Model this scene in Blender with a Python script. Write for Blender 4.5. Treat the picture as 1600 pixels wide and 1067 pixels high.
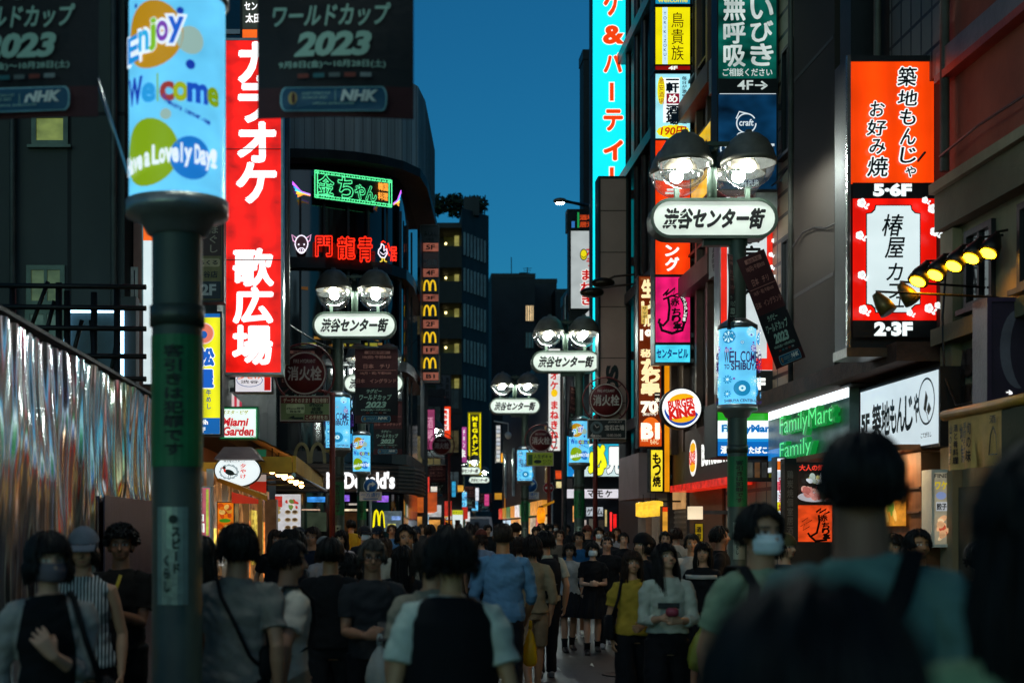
import bpy, bmesh, math, random, os
from math import sin, cos, pi, radians, sqrt, atan2, hypot
from mathutils import Vector, Matrix, noise
random.seed(7)
for o in list(bpy.data.objects): bpy.data.objects.remove(o)
S = bpy.context.scene
COL = S.collection
# ---------------------------------------------------------------- camera, sky, exposure
F, CH, VX, VY = 2222.22, 1.66, 615.0, 830.0      # focal length in photo pixels, eye height, vanishing point
cd = bpy.data.cameras.new('camera'); cam = bpy.data.objects.new('camera', cd); COL.objects.link(cam)
cam.location = (0, 0, CH); cam.rotation_euler = (pi/2, 0, 0)
cd.sensor_width = 36; cd.lens = 50
cd.shift_x = (800-VX)/1600; cd.shift_y = (VY-533.5)/1600
cd.clip_start = 0.05; cd.clip_end = 3000
cd.dof.use_dof = True; cd.dof.focus_distance = 20.0; cd.dof.aperture_fstop = 2.1
S.camera = cam
S.view_settings.view_transform = 'Standard'; S.view_settings.look = 'None'
S.view_settings.use_curve_mapping = False; S.view_settings.gamma = 1.0; S.view_settings.exposure = 0.0
W = bpy.data.worlds.new('World'); S.world = W; W.use_nodes = True
nt = W.node_tree; bg = nt.nodes['Background']
sky = nt.nodes.new('ShaderNodeTexSky'); sky.sky_type = 'NISHITA'; sky.sun_disc = False
sky.sun_elevation = radians(8.0); sky.sun_rotation = radians(205)
sky.air_density = 1.0; sky.dust_density = 0.9; sky.ozone_density = 7.0; sky.altitude = 0
grade = nt.nodes.new('ShaderNodeMixRGB'); grade.blend_type = 'MULTIPLY'; grade.inputs[0].default_value = 1
grade.inputs[2].default_value = (0.5, 1.24, 0.98, 1)
nt.links.new(sky.outputs[0], grade.inputs[1]); nt.links.new(grade.outputs[0], bg.inputs[0])
bg.inputs[1].default_value = 0.09
sl = bpy.data.lights.new('afterglow', 'SUN'); sl.energy = 0.24; sl.angle = 1.2; sl.color = (1.0, .82, .66); so = bpy.data.objects.new('afterglow', sl); COL.objects.link(so)  # soft warm fill added to lift the walls facing the camera
so.rotation_euler = Vector((-sin(radians(205))*cos(.3), -cos(radians(205))*cos(.3), -sin(.3))).to_track_quat('-Z', 'Y').to_euler()
S.cycles.use_denoising = True
S.cycles.max_bounces = 6; S.cycles.diffuse_bounces = 3; S.cycles.glossy_bounces = 3
S.cycles.transparent_max_bounces = 16; S.cycles.transmission_bounces = 4
S.cycles.sample_clamp_indirect = 4.0; S.cycles.sample_clamp_direct = 0
S.cycles.caustics_reflective = False; S.cycles.caustics_refractive = False
# ---------------------------------------------------------------- helpers
def P(px, py, Y): return Vector(((px-VX)*Y/F, Y, CH+(VY-py)*Y/F))
def PX(px, Y): return (px-VX)*Y/F
def PZ(py, Y): return CH+(VY-py)*Y/F
def SY(px, X): return F*X/(px-VX)                 # where the ray of column px meets the wall x = X
def lin(h):
    h = h.lstrip('#'); r = []
    for i in (0, 2, 4):
        c = int(h[i:i+2], 16)/255
        r.append(c/12.92 if c <= 0.04045 else ((c+0.055)/1.055)**2.4)
    return (r[0], r[1], r[2], 1)
_M = {}
def _new(name):
    m = bpy.data.materials.new(name); m.use_nodes = True
    return m, m.node_tree, m.node_tree.nodes['Principled BSDF']
def _noise(t, scale, detail=4, stretch=(1, 1, 1), rough=0.6):
    tc = t.nodes.new('ShaderNodeTexCoord'); mp = t.nodes.new('ShaderNodeMapping')
    mp.inputs['Scale'].default_value = stretch
    n = t.nodes.new('ShaderNodeTexNoise'); n.inputs['Scale'].default_value = scale
    n.inputs['Detail'].default_value = detail; n.inputs['Roughness'].default_value = rough
    t.links.new(tc.outputs['Object'], mp.inputs[0]); t.links.new(mp.outputs[0], n.inputs['Vector'])
    return n
def mat(hexc, rough=0.7, metal=0.0, var=0.35, scale=2.5, bump=0.15, bscale=30, stretch=(1, 1, 1), spec=0.4):
    """opaque surface: base colour with soft wear, a little bump"""
    k = ('m', hexc, rough, metal, var, scale, bump, bscale, stretch, spec)
    if k in _M: return _M[k]
    m, t, b = _new('surface_'+hexc); c = lin(hexc)
    b.inputs['Roughness'].default_value = rough; b.inputs['Metallic'].default_value = metal
    b.inputs['Specular IOR Level'].default_value = spec
    n = _noise(t, scale, 6, stretch)
    r = t.nodes.new('ShaderNodeValToRGB'); r.color_ramp.elements[0].position = 0.3; r.color_ramp.elements[1].position = 0.72
    r.color_ramp.elements[0].color = tuple(x*(1-var) for x in c[:3])+(1,)
    r.color_ramp.elements[1].color = tuple(min(1, x*(1+var)) for x in c[:3])+(1,)
    t.links.new(n.outputs['Fac'], r.inputs[0]); t.links.new(r.outputs[0], b.inputs['Base Color'])
    if bump:
        n2 = _noise(t, bscale, 3, stretch); bp = t.nodes.new('ShaderNodeBump')
        bp.inputs['Strength'].default_value = bump; bp.inputs['Distance'].default_value = 0.02
        t.links.new(n2.outputs['Fac'], bp.inputs['Height']); t.links.new(bp.outputs[0], b.inputs['Normal'])
    _M[k] = m; return m
def em(hexc, s=1.0, var=0.14, scale=1.3, tube=0):
    """backlit acrylic / lamp: gives off light, tubes behind make it a little uneven"""
    k = ('e', hexc, s, var, scale, tube)
    if k in _M: return _M[k]
    m, t, b = _new('lit_'+hexc); c = lin(hexc)
    b.inputs['Base Color'].default_value = tuple(x*0.4 for x in c[:3])+(1,)
    b.inputs['Roughness'].default_value = 0.25; b.inputs['Specular IOR Level'].default_value = 0.3
    b.inputs['Emission Color'].default_value = c
    if var:
        n = _noise(t, scale, 2, (1, 1, 1.6)); mr = t.nodes.new('ShaderNodeMapRange')
        mr.inputs['From Min'].default_value = 0.3; mr.inputs['From Max'].default_value = 0.7
        mr.inputs['To Min'].default_value = s*(1-var*1.6); mr.inputs['To Max'].default_value = s*(1+var)
        t.links.new(n.outputs['Fac'], mr.inputs['Value']); last = mr.outputs[0]
        if tube:
            w = t.nodes.new('ShaderNodeTexWave'); w.inputs['Scale'].default_value = tube; w.inputs['Distortion'].default_value = .4; w.inputs['Detail'].default_value = 0
            tc = t.nodes.new('ShaderNodeTexCoord'); t.links.new(tc.outputs['Object'], w.inputs[0]); m2 = t.nodes.new('ShaderNodeMapRange'); m2.inputs['To Min'].default_value = .72; m2.inputs['To Max'].default_value = 1.12
            t.links.new(w.outputs['Fac'], m2.inputs['Value']); m3 = t.nodes.new('ShaderNodeMath'); m3.operation = 'MULTIPLY'; t.links.new(last, m3.inputs[0]); t.links.new(m2.outputs[0], m3.inputs[1]); last = m3.outputs[0]
            dn = _noise(t, 9, 6, (1, 1, .35)); dr = t.nodes.new('ShaderNodeMapRange'); dr.inputs['From Min'].default_value = .55; dr.inputs['From Max'].default_value = .8; dr.inputs['To Min'].default_value = 1; dr.inputs['To Max'].default_value = .75; m4 = t.nodes.new('ShaderNodeMath'); m4.operation = 'MULTIPLY'
            t.links.new(dn.outputs['Fac'], dr.inputs['Value']); t.links.new(last, m4.inputs[0]); t.links.new(dr.outputs[0], m4.inputs[1]); last = m4.outputs[0]
        t.links.new(last, b.inputs['Emission Strength'])
    else: b.inputs['Emission Strength'].default_value = s
    _M[k] = m; return m
def glass_mat(tint=(1, 1, 1, 1), refl=0.12, name='clear_glass'):
    k = ('g', tint, refl)
    if k in _M: return _M[k]
    m, t, b = _new(name); out = t.nodes['Material Output']; t.nodes.remove(b)
    tr = t.nodes.new('ShaderNodeBsdfTransparent'); tr.inputs[0].default_value = tint
    gl = t.nodes.new('ShaderNodeBsdfGlossy'); gl.inputs['Roughness'].default_value = 0.04
    lw = t.nodes.new('ShaderNodeLayerWeight'); lw.inputs[0].default_value = 0.35
    ml = t.nodes.new('ShaderNodeMath'); ml.operation = 'MULTIPLY_ADD'; ml.inputs[1].default_value = 0.55; ml.inputs[2].default_value = refl*0.4
    mx = t.nodes.new('ShaderNodeMixShader')
    t.links.new(lw.outputs['Facing'], ml.inputs[0]); t.links.new(ml.outputs[0], mx.inputs[0])
    t.links.new(tr.outputs[0], mx.inputs[1]); t.links.new(gl.outputs[0], mx.inputs[2]); t.links.new(mx.outputs[0], out.inputs[0])
    _M[k] = m; return m
def brick_mat(c1, c2, mortar, w, h, axis='side', offset=0.0, rough=0.45, msize=0.02):
    k = ('b', c1, c2, mortar, w, h, axis, offset, msize)
    if k in _M: return _M[k]
    m, t, b = _new('tiles_'+c1)
    tc = t.nodes.new('ShaderNodeTexCoord'); sp = t.nodes.new('ShaderNodeSeparateXYZ'); cb = t.nodes.new('ShaderNodeCombineXYZ')
    t.links.new(tc.outputs['Object'], sp.inputs[0])
    t.links.new(sp.outputs['Y' if axis == 'side' else 'X'], cb.inputs[0]); t.links.new(sp.outputs['Z'], cb.inputs[1])
    bt = t.nodes.new('ShaderNodeTexBrick'); bt.offset = offset
    bt.inputs['Scale'].default_value = 1; bt.inputs['Brick Width'].default_value = w; bt.inputs['Row Height'].default_value = h
    bt.inputs['Mortar Size'].default_value = msize; bt.inputs['Color1'].default_value = lin(c1); bt.inputs['Color2'].default_value = lin(c2)
    bt.inputs['Mortar'].default_value = lin(mortar)
    t.links.new(cb.outputs[0], bt.inputs['Vector'])
    n = _noise(t, 0.9, 5, (1, 1, 0.3)); mx = t.nodes.new('ShaderNodeMixRGB'); mx.blend_type = 'MULTIPLY'; mx.inputs[0].default_value = 0.6
    t.links.new(bt.outputs['Color'], mx.inputs[1]); t.links.new(n.outputs['Fac'], mx.inputs[2]); t.links.new(mx.outputs[0], b.inputs['Base Color'])
    bp = t.nodes.new('ShaderNodeBump'); bp.inputs['Strength'].default_value = 0.5; bp.inputs['Distance'].default_value = 0.01; bp.invert = True
    t.links.new(bt.outputs['Fac'], bp.inputs['Height']); t.links.new(bp.outputs[0], b.inputs['Normal'])
    b.inputs['Roughness'].default_value = rough
    _M[k] = m; return m
_T = {}
def glyph(s, off=0.0, shear=0.0):
    k = (s, off, shear)
    if k not in _T:
        c = bpy.data.curves.new('t', 'FONT'); c.body = s; c.size = 1; c.resolution_u = 3; c.offset = off; c.shear = shear; c.fill_mode = 'FRONT'
        o = bpy.data.objects.new('t', c); me = bpy.data.meshes.new_from_object(o)
        _T[k] = ([(v.co.x, v.co.y) for v in me.vertices], [tuple(p.vertices) for p in me.polygons])
        bpy.data.objects.remove(o); bpy.data.curves.remove(c); bpy.data.meshes.remove(me)
    return _T[k]
def copies(o):
    if o < .012: return [(0, 0)]
    n = 6 if o < .05 else 10
    return [(0, 0)]+[(o*.9*cos(2*pi*i/n+.3), o*.9*sin(2*pi*i/n+.3)) for i in range(n)]
def wloc(o):
    v = Vector((0, 0, 0))
    while o is not None: v = v+o.location; o = o.parent
    return v
class MB:
    def __init__(s): s.v = []; s.f = []; s.m = []; s.sm = []; s.mats = []
    def mi(s, m):
        if m not in s.mats: s.mats.append(m)
        return s.mats.index(m)
    def add(s, vs, fs, m, smooth=False):
        b = len(s.v); i = s.mi(m); s.v += [Vector(v) for v in vs]
        for f in fs: s.f.append(tuple(b+k for k in f)); s.m.append(i); s.sm.append(smooth)
        return s
    def poly(s, pts, m): return s.add(pts, [tuple(range(len(pts)))], m)
    def box(s, x0, x1, y0, y1, z0, z1, m):
        vs = [(x, y, z) for x in (x0, x1) for y in (y0, y1) for z in (z0, z1)]
        return s.add(vs, [(0, 1, 3, 2), (4, 6, 7, 5), (0, 4, 5, 1), (2, 3, 7, 6), (0, 2, 6, 4), (1, 5, 7, 3)], m)
    def bar(s, p, q, w, h, m, up=(0, 0, 1)):
        p, q = Vector(p), Vector(q); d = (q-p).normalized(); up = Vector(up)
        if abs(d.dot(up)) > 0.98: up = Vector((0, 1, 0))
        a = d.cross(up).normalized()*w/2; b = a.cross(d).normalized()*h/2
        vs = [c+i*a+j*b for c in (p, q) for i in (-1, 1) for j in (-1, 1)]
        return s.add(vs, [(0, 1, 3, 2), (4, 6, 7, 5), (0, 4, 5, 1), (2, 3, 7, 6), (0, 2, 6, 4), (1, 5, 7, 3)], m)
    def tube(s, pts, r, m, n=8, cap=True, smooth=True, side=None):
        """r: number, list, or list of (a, b) half-axes; side: direction of a"""
        pts = [Vector(p) for p in pts]; N = len(pts); vs = []
        if not isinstance(r, (list, tuple)): r = [r]*N
        prev = None
        for i, p in enumerate(pts):
            d = (pts[min(i+1, N-1)]-pts[max(i-1, 0)]).normalized()
            if side is not None: a = Vector(side)
            elif prev is not None: a = prev
            else: a = Vector((1, 0, 0)) if abs(d.x) < 0.9 else Vector((0, 1, 0))
            a = (a-d*a.dot(d))
            if a.length < 1e-5: a = d.orthogonal()
            a.normalize(); prev = a; b = d.cross(a); ra, rb = r[i] if isinstance(r[i], (list, tuple)) else (r[i], r[i])
            for k in range(n):
                t = 2*pi*k/n; vs.append(p+a*(ra*cos(t))+b*(rb*sin(t)))
        fs = [(i*n+k, i*n+(k+1) % n, (i+1)*n+(k+1) % n, (i+1)*n+k) for i in range(N-1) for k in range(n)]
        s.add(vs, fs, m, smooth)
        if cap:
            b = len(s.v)-N*n; i = s.mi(m)
            s.f.append(tuple(b+k for k in reversed(range(n)))); s.m.append(i); s.sm.append(False)
            s.f.append(tuple(b+(N-1)*n+k for k in range(n))); s.m.append(i); s.sm.append(False)
        return s
    def lathe(s, prof, cx, cy, m, n=24, smooth=True):
        vs = [(cx+r*cos(2*pi*k/n), cy+r*sin(2*pi*k/n), z) for r, z in prof for k in range(n)]
        fs = [(i*n+k, i*n+(k+1) % n, (i+1)*n+(k+1) % n, (i+1)*n+k) for i in range(len(prof)-1) for k in range(n)]
        return s.add(vs, fs, m, smooth)
    def ball(s, c, r, m, n=12, k=8, M=None):
        c = Vector(c); rx, ry, rz = r if isinstance(r, (list, tuple)) else (r, r, r); vs = [Vector((0, 0, rz))]
        for i in range(1, k):
            for j in range(n): vs.append(Vector((rx*sin(pi*i/k)*cos(2*pi*j/n), ry*sin(pi*i/k)*sin(2*pi*j/n), rz*cos(pi*i/k))))
        vs.append(Vector((0, 0, -rz)))
        fs = [(0, 1+j, 1+(j+1) % n) for j in range(n)]
        for i in range(k-2):
            for j in range(n): fs.append((1+i*n+j, 1+(i+1)*n+j, 1+(i+1)*n+(j+1) % n, 1+i*n+(j+1) % n))
        b = 1+(k-2)*n; fs += [(b+j, len(vs)-1, b+(j+1) % n) for j in range(n)]
        if M is not None: vs = [M @ v for v in vs]
        return s.add([c+v for v in vs], fs, m, True)
    def build(s, name, parent=None, kind=None):
        off = wloc(parent) if parent is not None else Vector((0, 0, 0))
        me = bpy.data.meshes.new(name); me.from_pydata([v-off for v in s.v], [], s.f)
        for m in s.mats: me.materials.append(m)
        me.polygons.foreach_set('material_index', s.m); me.polygons.foreach_set('use_smooth', s.sm)
        me.update(); o = bpy.data.objects.new(name, me); COL.objects.link(o)
        if parent is not None: o.parent = parent
        if kind: o['kind'] = kind
        return o
class Cv:
    """drawing on a surface: fn(u, v, out) gives the 3D point; each stroke lies a hair above the last"""
    def __init__(s, mb, fn, eps=0.003): s.mb = mb; s.fn = fn; s.l = 0; s.eps = eps
    def _d(s): s.l += 1; return s.l*s.eps
    def poly(s, pts, m): d = s._d(); s.mb.poly([s.fn(u, v, d) for u, v in pts], m)
    def rect(s, u0, v0, u1, v1, m): s.poly([(u0, v0), (u0, v1), (u1, v1), (u1, v0)], m)
    def ell(s, cu, cv, ru, rv, m, a0=0, a1=360, n=28, rot=0):
        c, q = cos(radians(rot)), sin(radians(rot)); p = []
        for i in range(n if a1-a0 >= 360 else n+1):
            t = radians(a0+(a1-a0)*i/n); x, y = ru*cos(t), rv*sin(t); p.append((cu+x*c-y*q, cv+x*q+y*c))
        s.poly(p, m)
    def rrect(s, u0, v0, u1, v1, r, m, n=6):
        rv = r*(1 if (v1-v0)*(u1-u0) > 0 else -1); p = []
        for cx, cy, a in ((u1-r, v1-rv, 0), (u0+r, v1-rv, 90), (u0+r, v0+rv, 180), (u1-r, v0+rv, 270)):
            for i in range(n+1): t = radians(a+90*i/n); p.append((cx+r*cos(t), cy+rv*sin(t)))
        s.poly(p, m)
    def line(s, pts, w, m, closed=False):
        d = s._d(); n = len(pts); L = []; R = []
        for i in range(n):
            a = pts[(i-1) % n] if closed or i else pts[0]; b = pts[(i+1) % n] if closed or i < n-1 else pts[-1]
            dx, dy = b[0]-a[0], b[1]-a[1]; q = hypot(dx, dy) or 1; nx, ny = -dy/q*w/2, dx/q*w/2
            L.append((pts[i][0]+nx, pts[i][1]+ny)); R.append((pts[i][0]-nx, pts[i][1]-ny))
        vs = [s.fn(u, v, d) for u, v in L+R]
        fs = [(i, (i+1) % n, n+(i+1) % n, n+i) for i in range(n if closed else n-1)]
        s.mb.add(vs, fs, m)
    def ring(s, cu, cv, ru, rv, w, m, a0=0, a1=360, n=32):
        full = a1-a0 >= 360
        s.line([(cu+ru*cos(radians(a0+(a1-a0)*i/n)), cv+rv*sin(radians(a0+(a1-a0)*i/n))) for i in range(n if full else n+1)], w, m, full)
    def text(s, txt, u0, v0, u1, v1, m, off=0.02, shear=0.0, out=None, outoff=0.06, rot=0):
        bx = glyph(txt, 0.0, shear)[0]
        if not bx: return
        x0, x1 = min(p[0] for p in bx), max(p[0] for p in bx); y0, y1 = min(p[1] for p in bx), max(p[1] for p in bx)
        if txt in ('ー', '一', '-', '・', '…'): y0, y1 = 0, 0.8
        if txt in ('1', 'I', 'l'): x0, x1 = x0-0.2, x1+0.2
        cu, cv = (u0+u1)/2, (v0+v1)/2; c, q = cos(radians(rot)), sin(radians(rot))
        bold = any(ord(c) > 0x2e80 for c in txt)
        for o, mm in (((outoff, out),) if out else ())+((off, m),):
            d = s._d(); ks = copies(o) if bold else [(0, 0)]
            vs, fs = glyph(txt, 0.0 if bold else o, shear)
            for j, (ox, oy) in enumerate(ks):
                pts = []
                for x, y in vs:
                    u = u0+(x+ox-x0)/(x1-x0)*(u1-u0)-cu; v = v1-(y+oy-y0)/(y1-y0)*(v1-v0)-cv
                    pts.append(s.fn(cu+u*c-v*q, cv+u*q+v*c, d+j*s.eps*.02))
                s.mb.add(pts, fs, mm)
    def vtext(s, txt, u0, v0, u1, v1, m, off=0.02, out=None, outoff=0.06, gap=0.06, italic=0.0):
        n = len(txt); h = (v1-v0)/n
        for o, mm in (((outoff, out),) if out else ())+((off, m),):
            d = s._d()
            for i, ch in enumerate(txt):
                if ch == ' ': continue
                asc = ord(ch) < 128; turn = ch in 'ー～-—（）()'; vs, fs = glyph(ch, o if asc else 0.0)
                if asc and not turn:
                    xs = [p[0] for p in glyph(ch)[0]]; sh = 0.5-(min(xs)+max(xs))/2
                else: sh = 0
                for j, (ox, oy) in enumerate([(0, 0)] if asc else copies(o)):
                    pts = []
                    for x, y in vs:
                        x += sh+ox; y2 = y+0.12+oy
                        if turn: x, y2 = y2, 1-x
                        x = x+(y2-0.5)*italic
                        pts.append(s.fn(u0+(gap/2+x*(1-gap))*(u1-u0), v0+h*(i+gap/2+(1-y2)*(1-gap)), d+j*s.eps*.02))
                    s.mb.add(pts, fs, mm)
def tag(o, label, cat, group=None):
    o['label'] = label; o['category'] = cat
    if group: o['group'] = group
    return o
def thing(name, label, cat, loc=(0, 0, 0), group=None, rz=0.0):
    o = bpy.data.objects.new(name, None); o.empty_display_size = 0.2; COL.objects.link(o); o.location = loc; o.rotation_euler = (0, 0, rz)
    return tag(o, label, cat, group)
def front(Y):
    return lambda u, v, d: Vector(((u-VX)*Y/F, Y-d, CH+(VY-v)*Y/F))
def wallx(X, sgn=-1):                                # a wall x = X drawn in metres (u = y, v = z), out = towards the street
    return lambda u, v, d: Vector((X+sgn*d, u, v))
# shared finishes
STEEL = mat('7a7d80', 0.28, 0.9, 0.3, 6, 0.06, 60); DARK = mat('1a1c1f', 0.5, 0.2, 0.4); BLACK = mat('0b0c0e', 0.5, 0, 0.3)
PAINTW = mat('c9cdc6', 0.5, 0, 0.2); CONC = mat('53524e', 0.85, 0, 0.4, 1.2, 0.3, 25); POLEC = mat('39463c', 0.5, 0.1, 0.25, 3, 0.1, 40)
GLASSD = mat('0c1216', 0.08, 0, 0.3, 0.7, 0.02, 2, spec=0.8); BROWN = mat('4b3128', 0.6, 0, 0.3)
PW = em('ffffff', 1.25, 0.08); INK = mat('08090b', 0.5, 0, 0.1, 2, 0)
def sign(name, label, cat, x0, y0, x1, y1, Y, bgm, draw=None, depth=0.22, frame=0.03, case=DARK, group=None, wall=None, eps=0.003):
    """a projecting or hanging box sign, faces the camera side; case > face, brackets to a wall at x = wall"""
    a, b = P(x0, y1, Y), P(x1, y0, Y)
    t = thing(name, label, cat, ((a.x+b.x)/2, Y, a.z), group)
    c = MB(); f = frame
    c.box(a.x-f, b.x+f, Y+0.012, Y+depth, a.z-f, b.z+f, case)
    c.box(a.x-f, a.x, Y-0.02, Y+0.012, a.z-f, b.z+f, case); c.box(b.x, b.x+f, Y-0.02, Y+0.012, a.z-f, b.z+f, case)
    c.box(a.x, b.x, Y-0.02, Y+0.012, a.z-f, a.z, case); c.box(a.x, b.x, Y-0.02, Y+0.012, b.z, b.z+f, case)
    c.build('case', t)
    m = MB(); cv = Cv(m, front(Y), eps)
    m.poly([(a.x, Y, a.z), (b.x, Y, a.z), (b.x, Y, b.z), (a.x, Y, b.z)], bgm)
    if draw: draw(cv)
    m.build('face', t)
    if wall is not None:
        e = b.x+f if wall > b.x else a.x-f
        if abs(wall-e) > 0.01:
            for k, z in enumerate((a.z+0.12*(b.z-a.z), b.z-0.12*(b.z-a.z))):
                g = MB(); g.box(min(e, wall), max(e, wall), Y+0.05, Y+0.12, z-0.04, z+0.04, STEEL); g.build('bracket', t)
    return t
def wallbox(mb, fn, u0, u1, v0, v1, d0, d1, m):
    """a box laid on a wall, from d0 to d1 out of it"""
    vs = [fn(u, v, d) for d in (d0, d1) for u, v in ((u0, v0), (u1, v0), (u1, v1), (u0, v1))]
    mb.add(vs, [(0, 1, 2, 3), (4, 7, 6, 5), (0, 4, 5, 1), (1, 5, 6, 2), (2, 6, 7, 3), (3, 7, 4, 0)], m)
def window(t, fn, u0, u1, v0, v1, glass=GLASSD, fr=PAINTW, bars=1, fw=0.06, name='window', sill=True, proud=0.05):
    m = MB(); a, b = min(u0, u1), max(u0, u1); c, e = min(v0, v1), max(v0, v1)
    wallbox(m, fn, a, b, c, c+fw, 0.004, proud, fr); wallbox(m, fn, a, b, e-fw, e, 0.004, proud, fr)
    wallbox(m, fn, a, a+fw, c+fw, e-fw, 0.004, proud, fr); wallbox(m, fn, b-fw, b, c+fw, e-fw, 0.004, proud, fr)
    for i in range(bars):
        x = a+(b-a)*(i+1)/(bars+1); wallbox(m, fn, x-fw/3, x+fw/3, c+fw, e-fw, 0.006, proud-0.008, fr)
    if sill: wallbox(m, fn, a-0.06, b+0.06, c-0.05, c-0.002, 0.004, proud+0.06, fr)
    o = m.build(name, t)
    g = MB(); g.poly([fn(a+fw, c+fw, 0.012), fn(b-fw, c+fw, 0.012), fn(b-fw, e-fw, 0.012), fn(a+fw, e-fw, 0.012)], glass); g.build('pane', o)
    return o
# ---------------------------------------------------------------- ground
def structure(name, mb): return mb.build(name, None, 'structure')
ASPH = mat('262422', 0.55, 0, 0.45, 0.8, 0.35, 60, spec=0.5)
m = MB(); m.poly([(-300, -60, 0), (300, -60, 0), (300, 900, 0), (-300, 900, 0)], ASPH); structure('ground', m)
m = MB(); pv = brick_mat('34302d', '2a2725', '171615', 0.3, 0.3, 'front', 0.5, 0.6, 0.012)
def paver():
    k, t, b = _new('street_paving'); tc = t.nodes.new('ShaderNodeTexCoord'); bt = t.nodes.new('ShaderNodeTexBrick')
    bt.inputs['Scale'].default_value = 1; bt.inputs['Brick Width'].default_value = 0.6; bt.inputs['Row Height'].default_value = 0.3
    bt.inputs['Mortar Size'].default_value = 0.012; bt.inputs['Color1'].default_value = lin('48423d'); bt.inputs['Color2'].default_value = lin('393431'); bt.inputs['Mortar'].default_value = lin('1a1817')
    n = _noise(t, 0.7, 6); mx = t.nodes.new('ShaderNodeMixRGB'); mx.blend_type = 'MULTIPLY'; mx.inputs[0].default_value = 0.75
    t.links.new(tc.outputs['Object'], bt.inputs['Vector']); t.links.new(bt.outputs['Color'], mx.inputs[1]); t.links.new(n.outputs['Fac'], mx.inputs[2])
    t.links.new(mx.outputs[0], b.inputs['Base Color']); b.inputs['Roughness'].default_value = 0.5
    n2 = _noise(t, 50, 3); bp = t.nodes.new('ShaderNodeBump'); bp.inputs['Strength'].default_value = 0.3; bp.inputs['Distance'].default_value = 0.01
    t.links.new(n2.outputs['Fac'], bp.inputs['Height']); t.links.new(bp.outputs[0], b.inputs['Normal']); return k
m.poly([(-2.6, -20, .004), (5.7, -20, .004), (5.7, 60, .004), (9, 160, .004), (5, 160, .004), (0.8, 60, .004), (-2.6, 38, .004)], paver()); structure('street_pavement', m)
for gx in (-1.75, 5.05):
    m = MB(); m.box(gx-.13, gx+.13, -10, 37, .005, .012, mat('2b2c2b', .5, .1, .4, 8)); structure('drain_strip', m)
def manhole(x, y, r):
    m = MB(); m.lathe([(r, .006), (r, .016), (r-.03, .02), (r-.05, .012), (0.01, .012)], x, y, mat('1b1c1d', .45, .5, .3, 12, .5, 30), 28)
    tag(m.build('manhole_cover'), 'round iron manhole cover in the paving before the women with bags', 'manhole cover')
manhole(P(985, 1055, 1).x*(CH*F/225), CH*F/225, .33)
for (u, v), lb in (((868, 1048), 'white paper scrap lying on the paving in the open middle of the street'), ((925, 1042), 'small crumpled paper scrap on the paving beyond the larger white scrap')):
    Y = CH*F/(v-VY); x = PX(u, Y); m = MB(); r = .06 if u < 900 else .025
    m.add([(x-r, Y, .03), (x+r, Y-.03, .008), (x+r*.8, Y+.08, .035), (x-r*.5, Y+.1, .01), (x, Y+.04, .05)], [(0, 1, 4), (1, 2, 4), (2, 3, 4), (3, 0, 4)], PAINTW)
    tag(m.build('paper_scrap'), lb, 'litter')
# ---------------------------------------------------------------- buildings, right side (street wall x = 5.7)
XR = 5.7; wr = wallx(XR, -1)
def building(name, label, x0, x1, y0, y1, h, m, cat='building', cap=None):
    t = thing(name, label, cat, ((x0+x1)/2, y0, 0)); b = MB(); b.box(x0, x1, y0, y1, 0, h, m); b.build('wall', t)
    c = MB(); c.box(x0-.03, x1+.03, y0-.03, y1+.03, h, h+.35, cap or DARK); c.build('parapet', t); return t
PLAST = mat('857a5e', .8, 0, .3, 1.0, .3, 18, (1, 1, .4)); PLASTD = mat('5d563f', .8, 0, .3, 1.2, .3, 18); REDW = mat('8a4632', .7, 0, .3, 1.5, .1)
rA = building('plaster_building', 'pale plaster building with red upper storey and a cloth awning at street level', XR, 14, 3, 14.6, 13, PLAST)
b = MB(); wallbox(b, wr, 3, 14.55, 5.1, 13, .003, .03, REDW); b.build('upper_storey', rA)
b = MB(); wallbox(b, wr, 3, 14.58, 6.32, 6.55, .03, .14, mat('8b7a72', .35, .5)); b.build('canopy', rA); b = MB(); wallbox(b, wr, 3, 14.58, 6.24, 6.318, .03, .16, mat('a03a24', .4, .2)); b.build('canopy_edge', rA)  # red light on the metal canopy is put into the edge colour
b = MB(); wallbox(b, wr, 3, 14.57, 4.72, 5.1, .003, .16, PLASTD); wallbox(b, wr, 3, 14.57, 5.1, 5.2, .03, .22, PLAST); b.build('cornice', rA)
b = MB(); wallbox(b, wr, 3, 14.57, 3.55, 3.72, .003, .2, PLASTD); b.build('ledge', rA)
b = MB(); wallbox(b, wr, 14.25, 14.57, 0, 4.7, .003, .1, PLAST); b.build('corner_pier', rA)
for y0, y1 in ((13.45, 14.1), (12.1, 12.9), (10.6, 11.4), (9.2, 10)):
    window(rA, wr, y0, y1, 3.85, 4.62, GLASSD, DARK, 1); 
window(rA, wr, 12.6, 14.3, 7.1, 9.0, mat('53605f', .2, .1, .3, 3), DARK, 1)
window(rA, wr, 10.4, 12.2, 7.1, 9.0, GLASSD, DARK, 1)
b = MB()
for k, (s_, z) in enumerate((('ABOUT', 3.32), ('VAG-NE', 2.98))):
    cv = Cv(b, wr, .004)
    for q in range(6): cv.l = q*4; cv.text(s_, 14.1, z+.12, 13.35, z-.13, INK, .03)
b.build('lettering', rA)
b = MB(); wallbox(b, wr, 11.2, 14.2, 0, 2.1, .003, .06, mat('30362a', .6, 0, .3)); wallbox(b, wr, 12.75, 13.5, .1, 2.0, .062, .08, mat('4b513f', .5)); b.build('shutter_door', rA)
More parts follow.
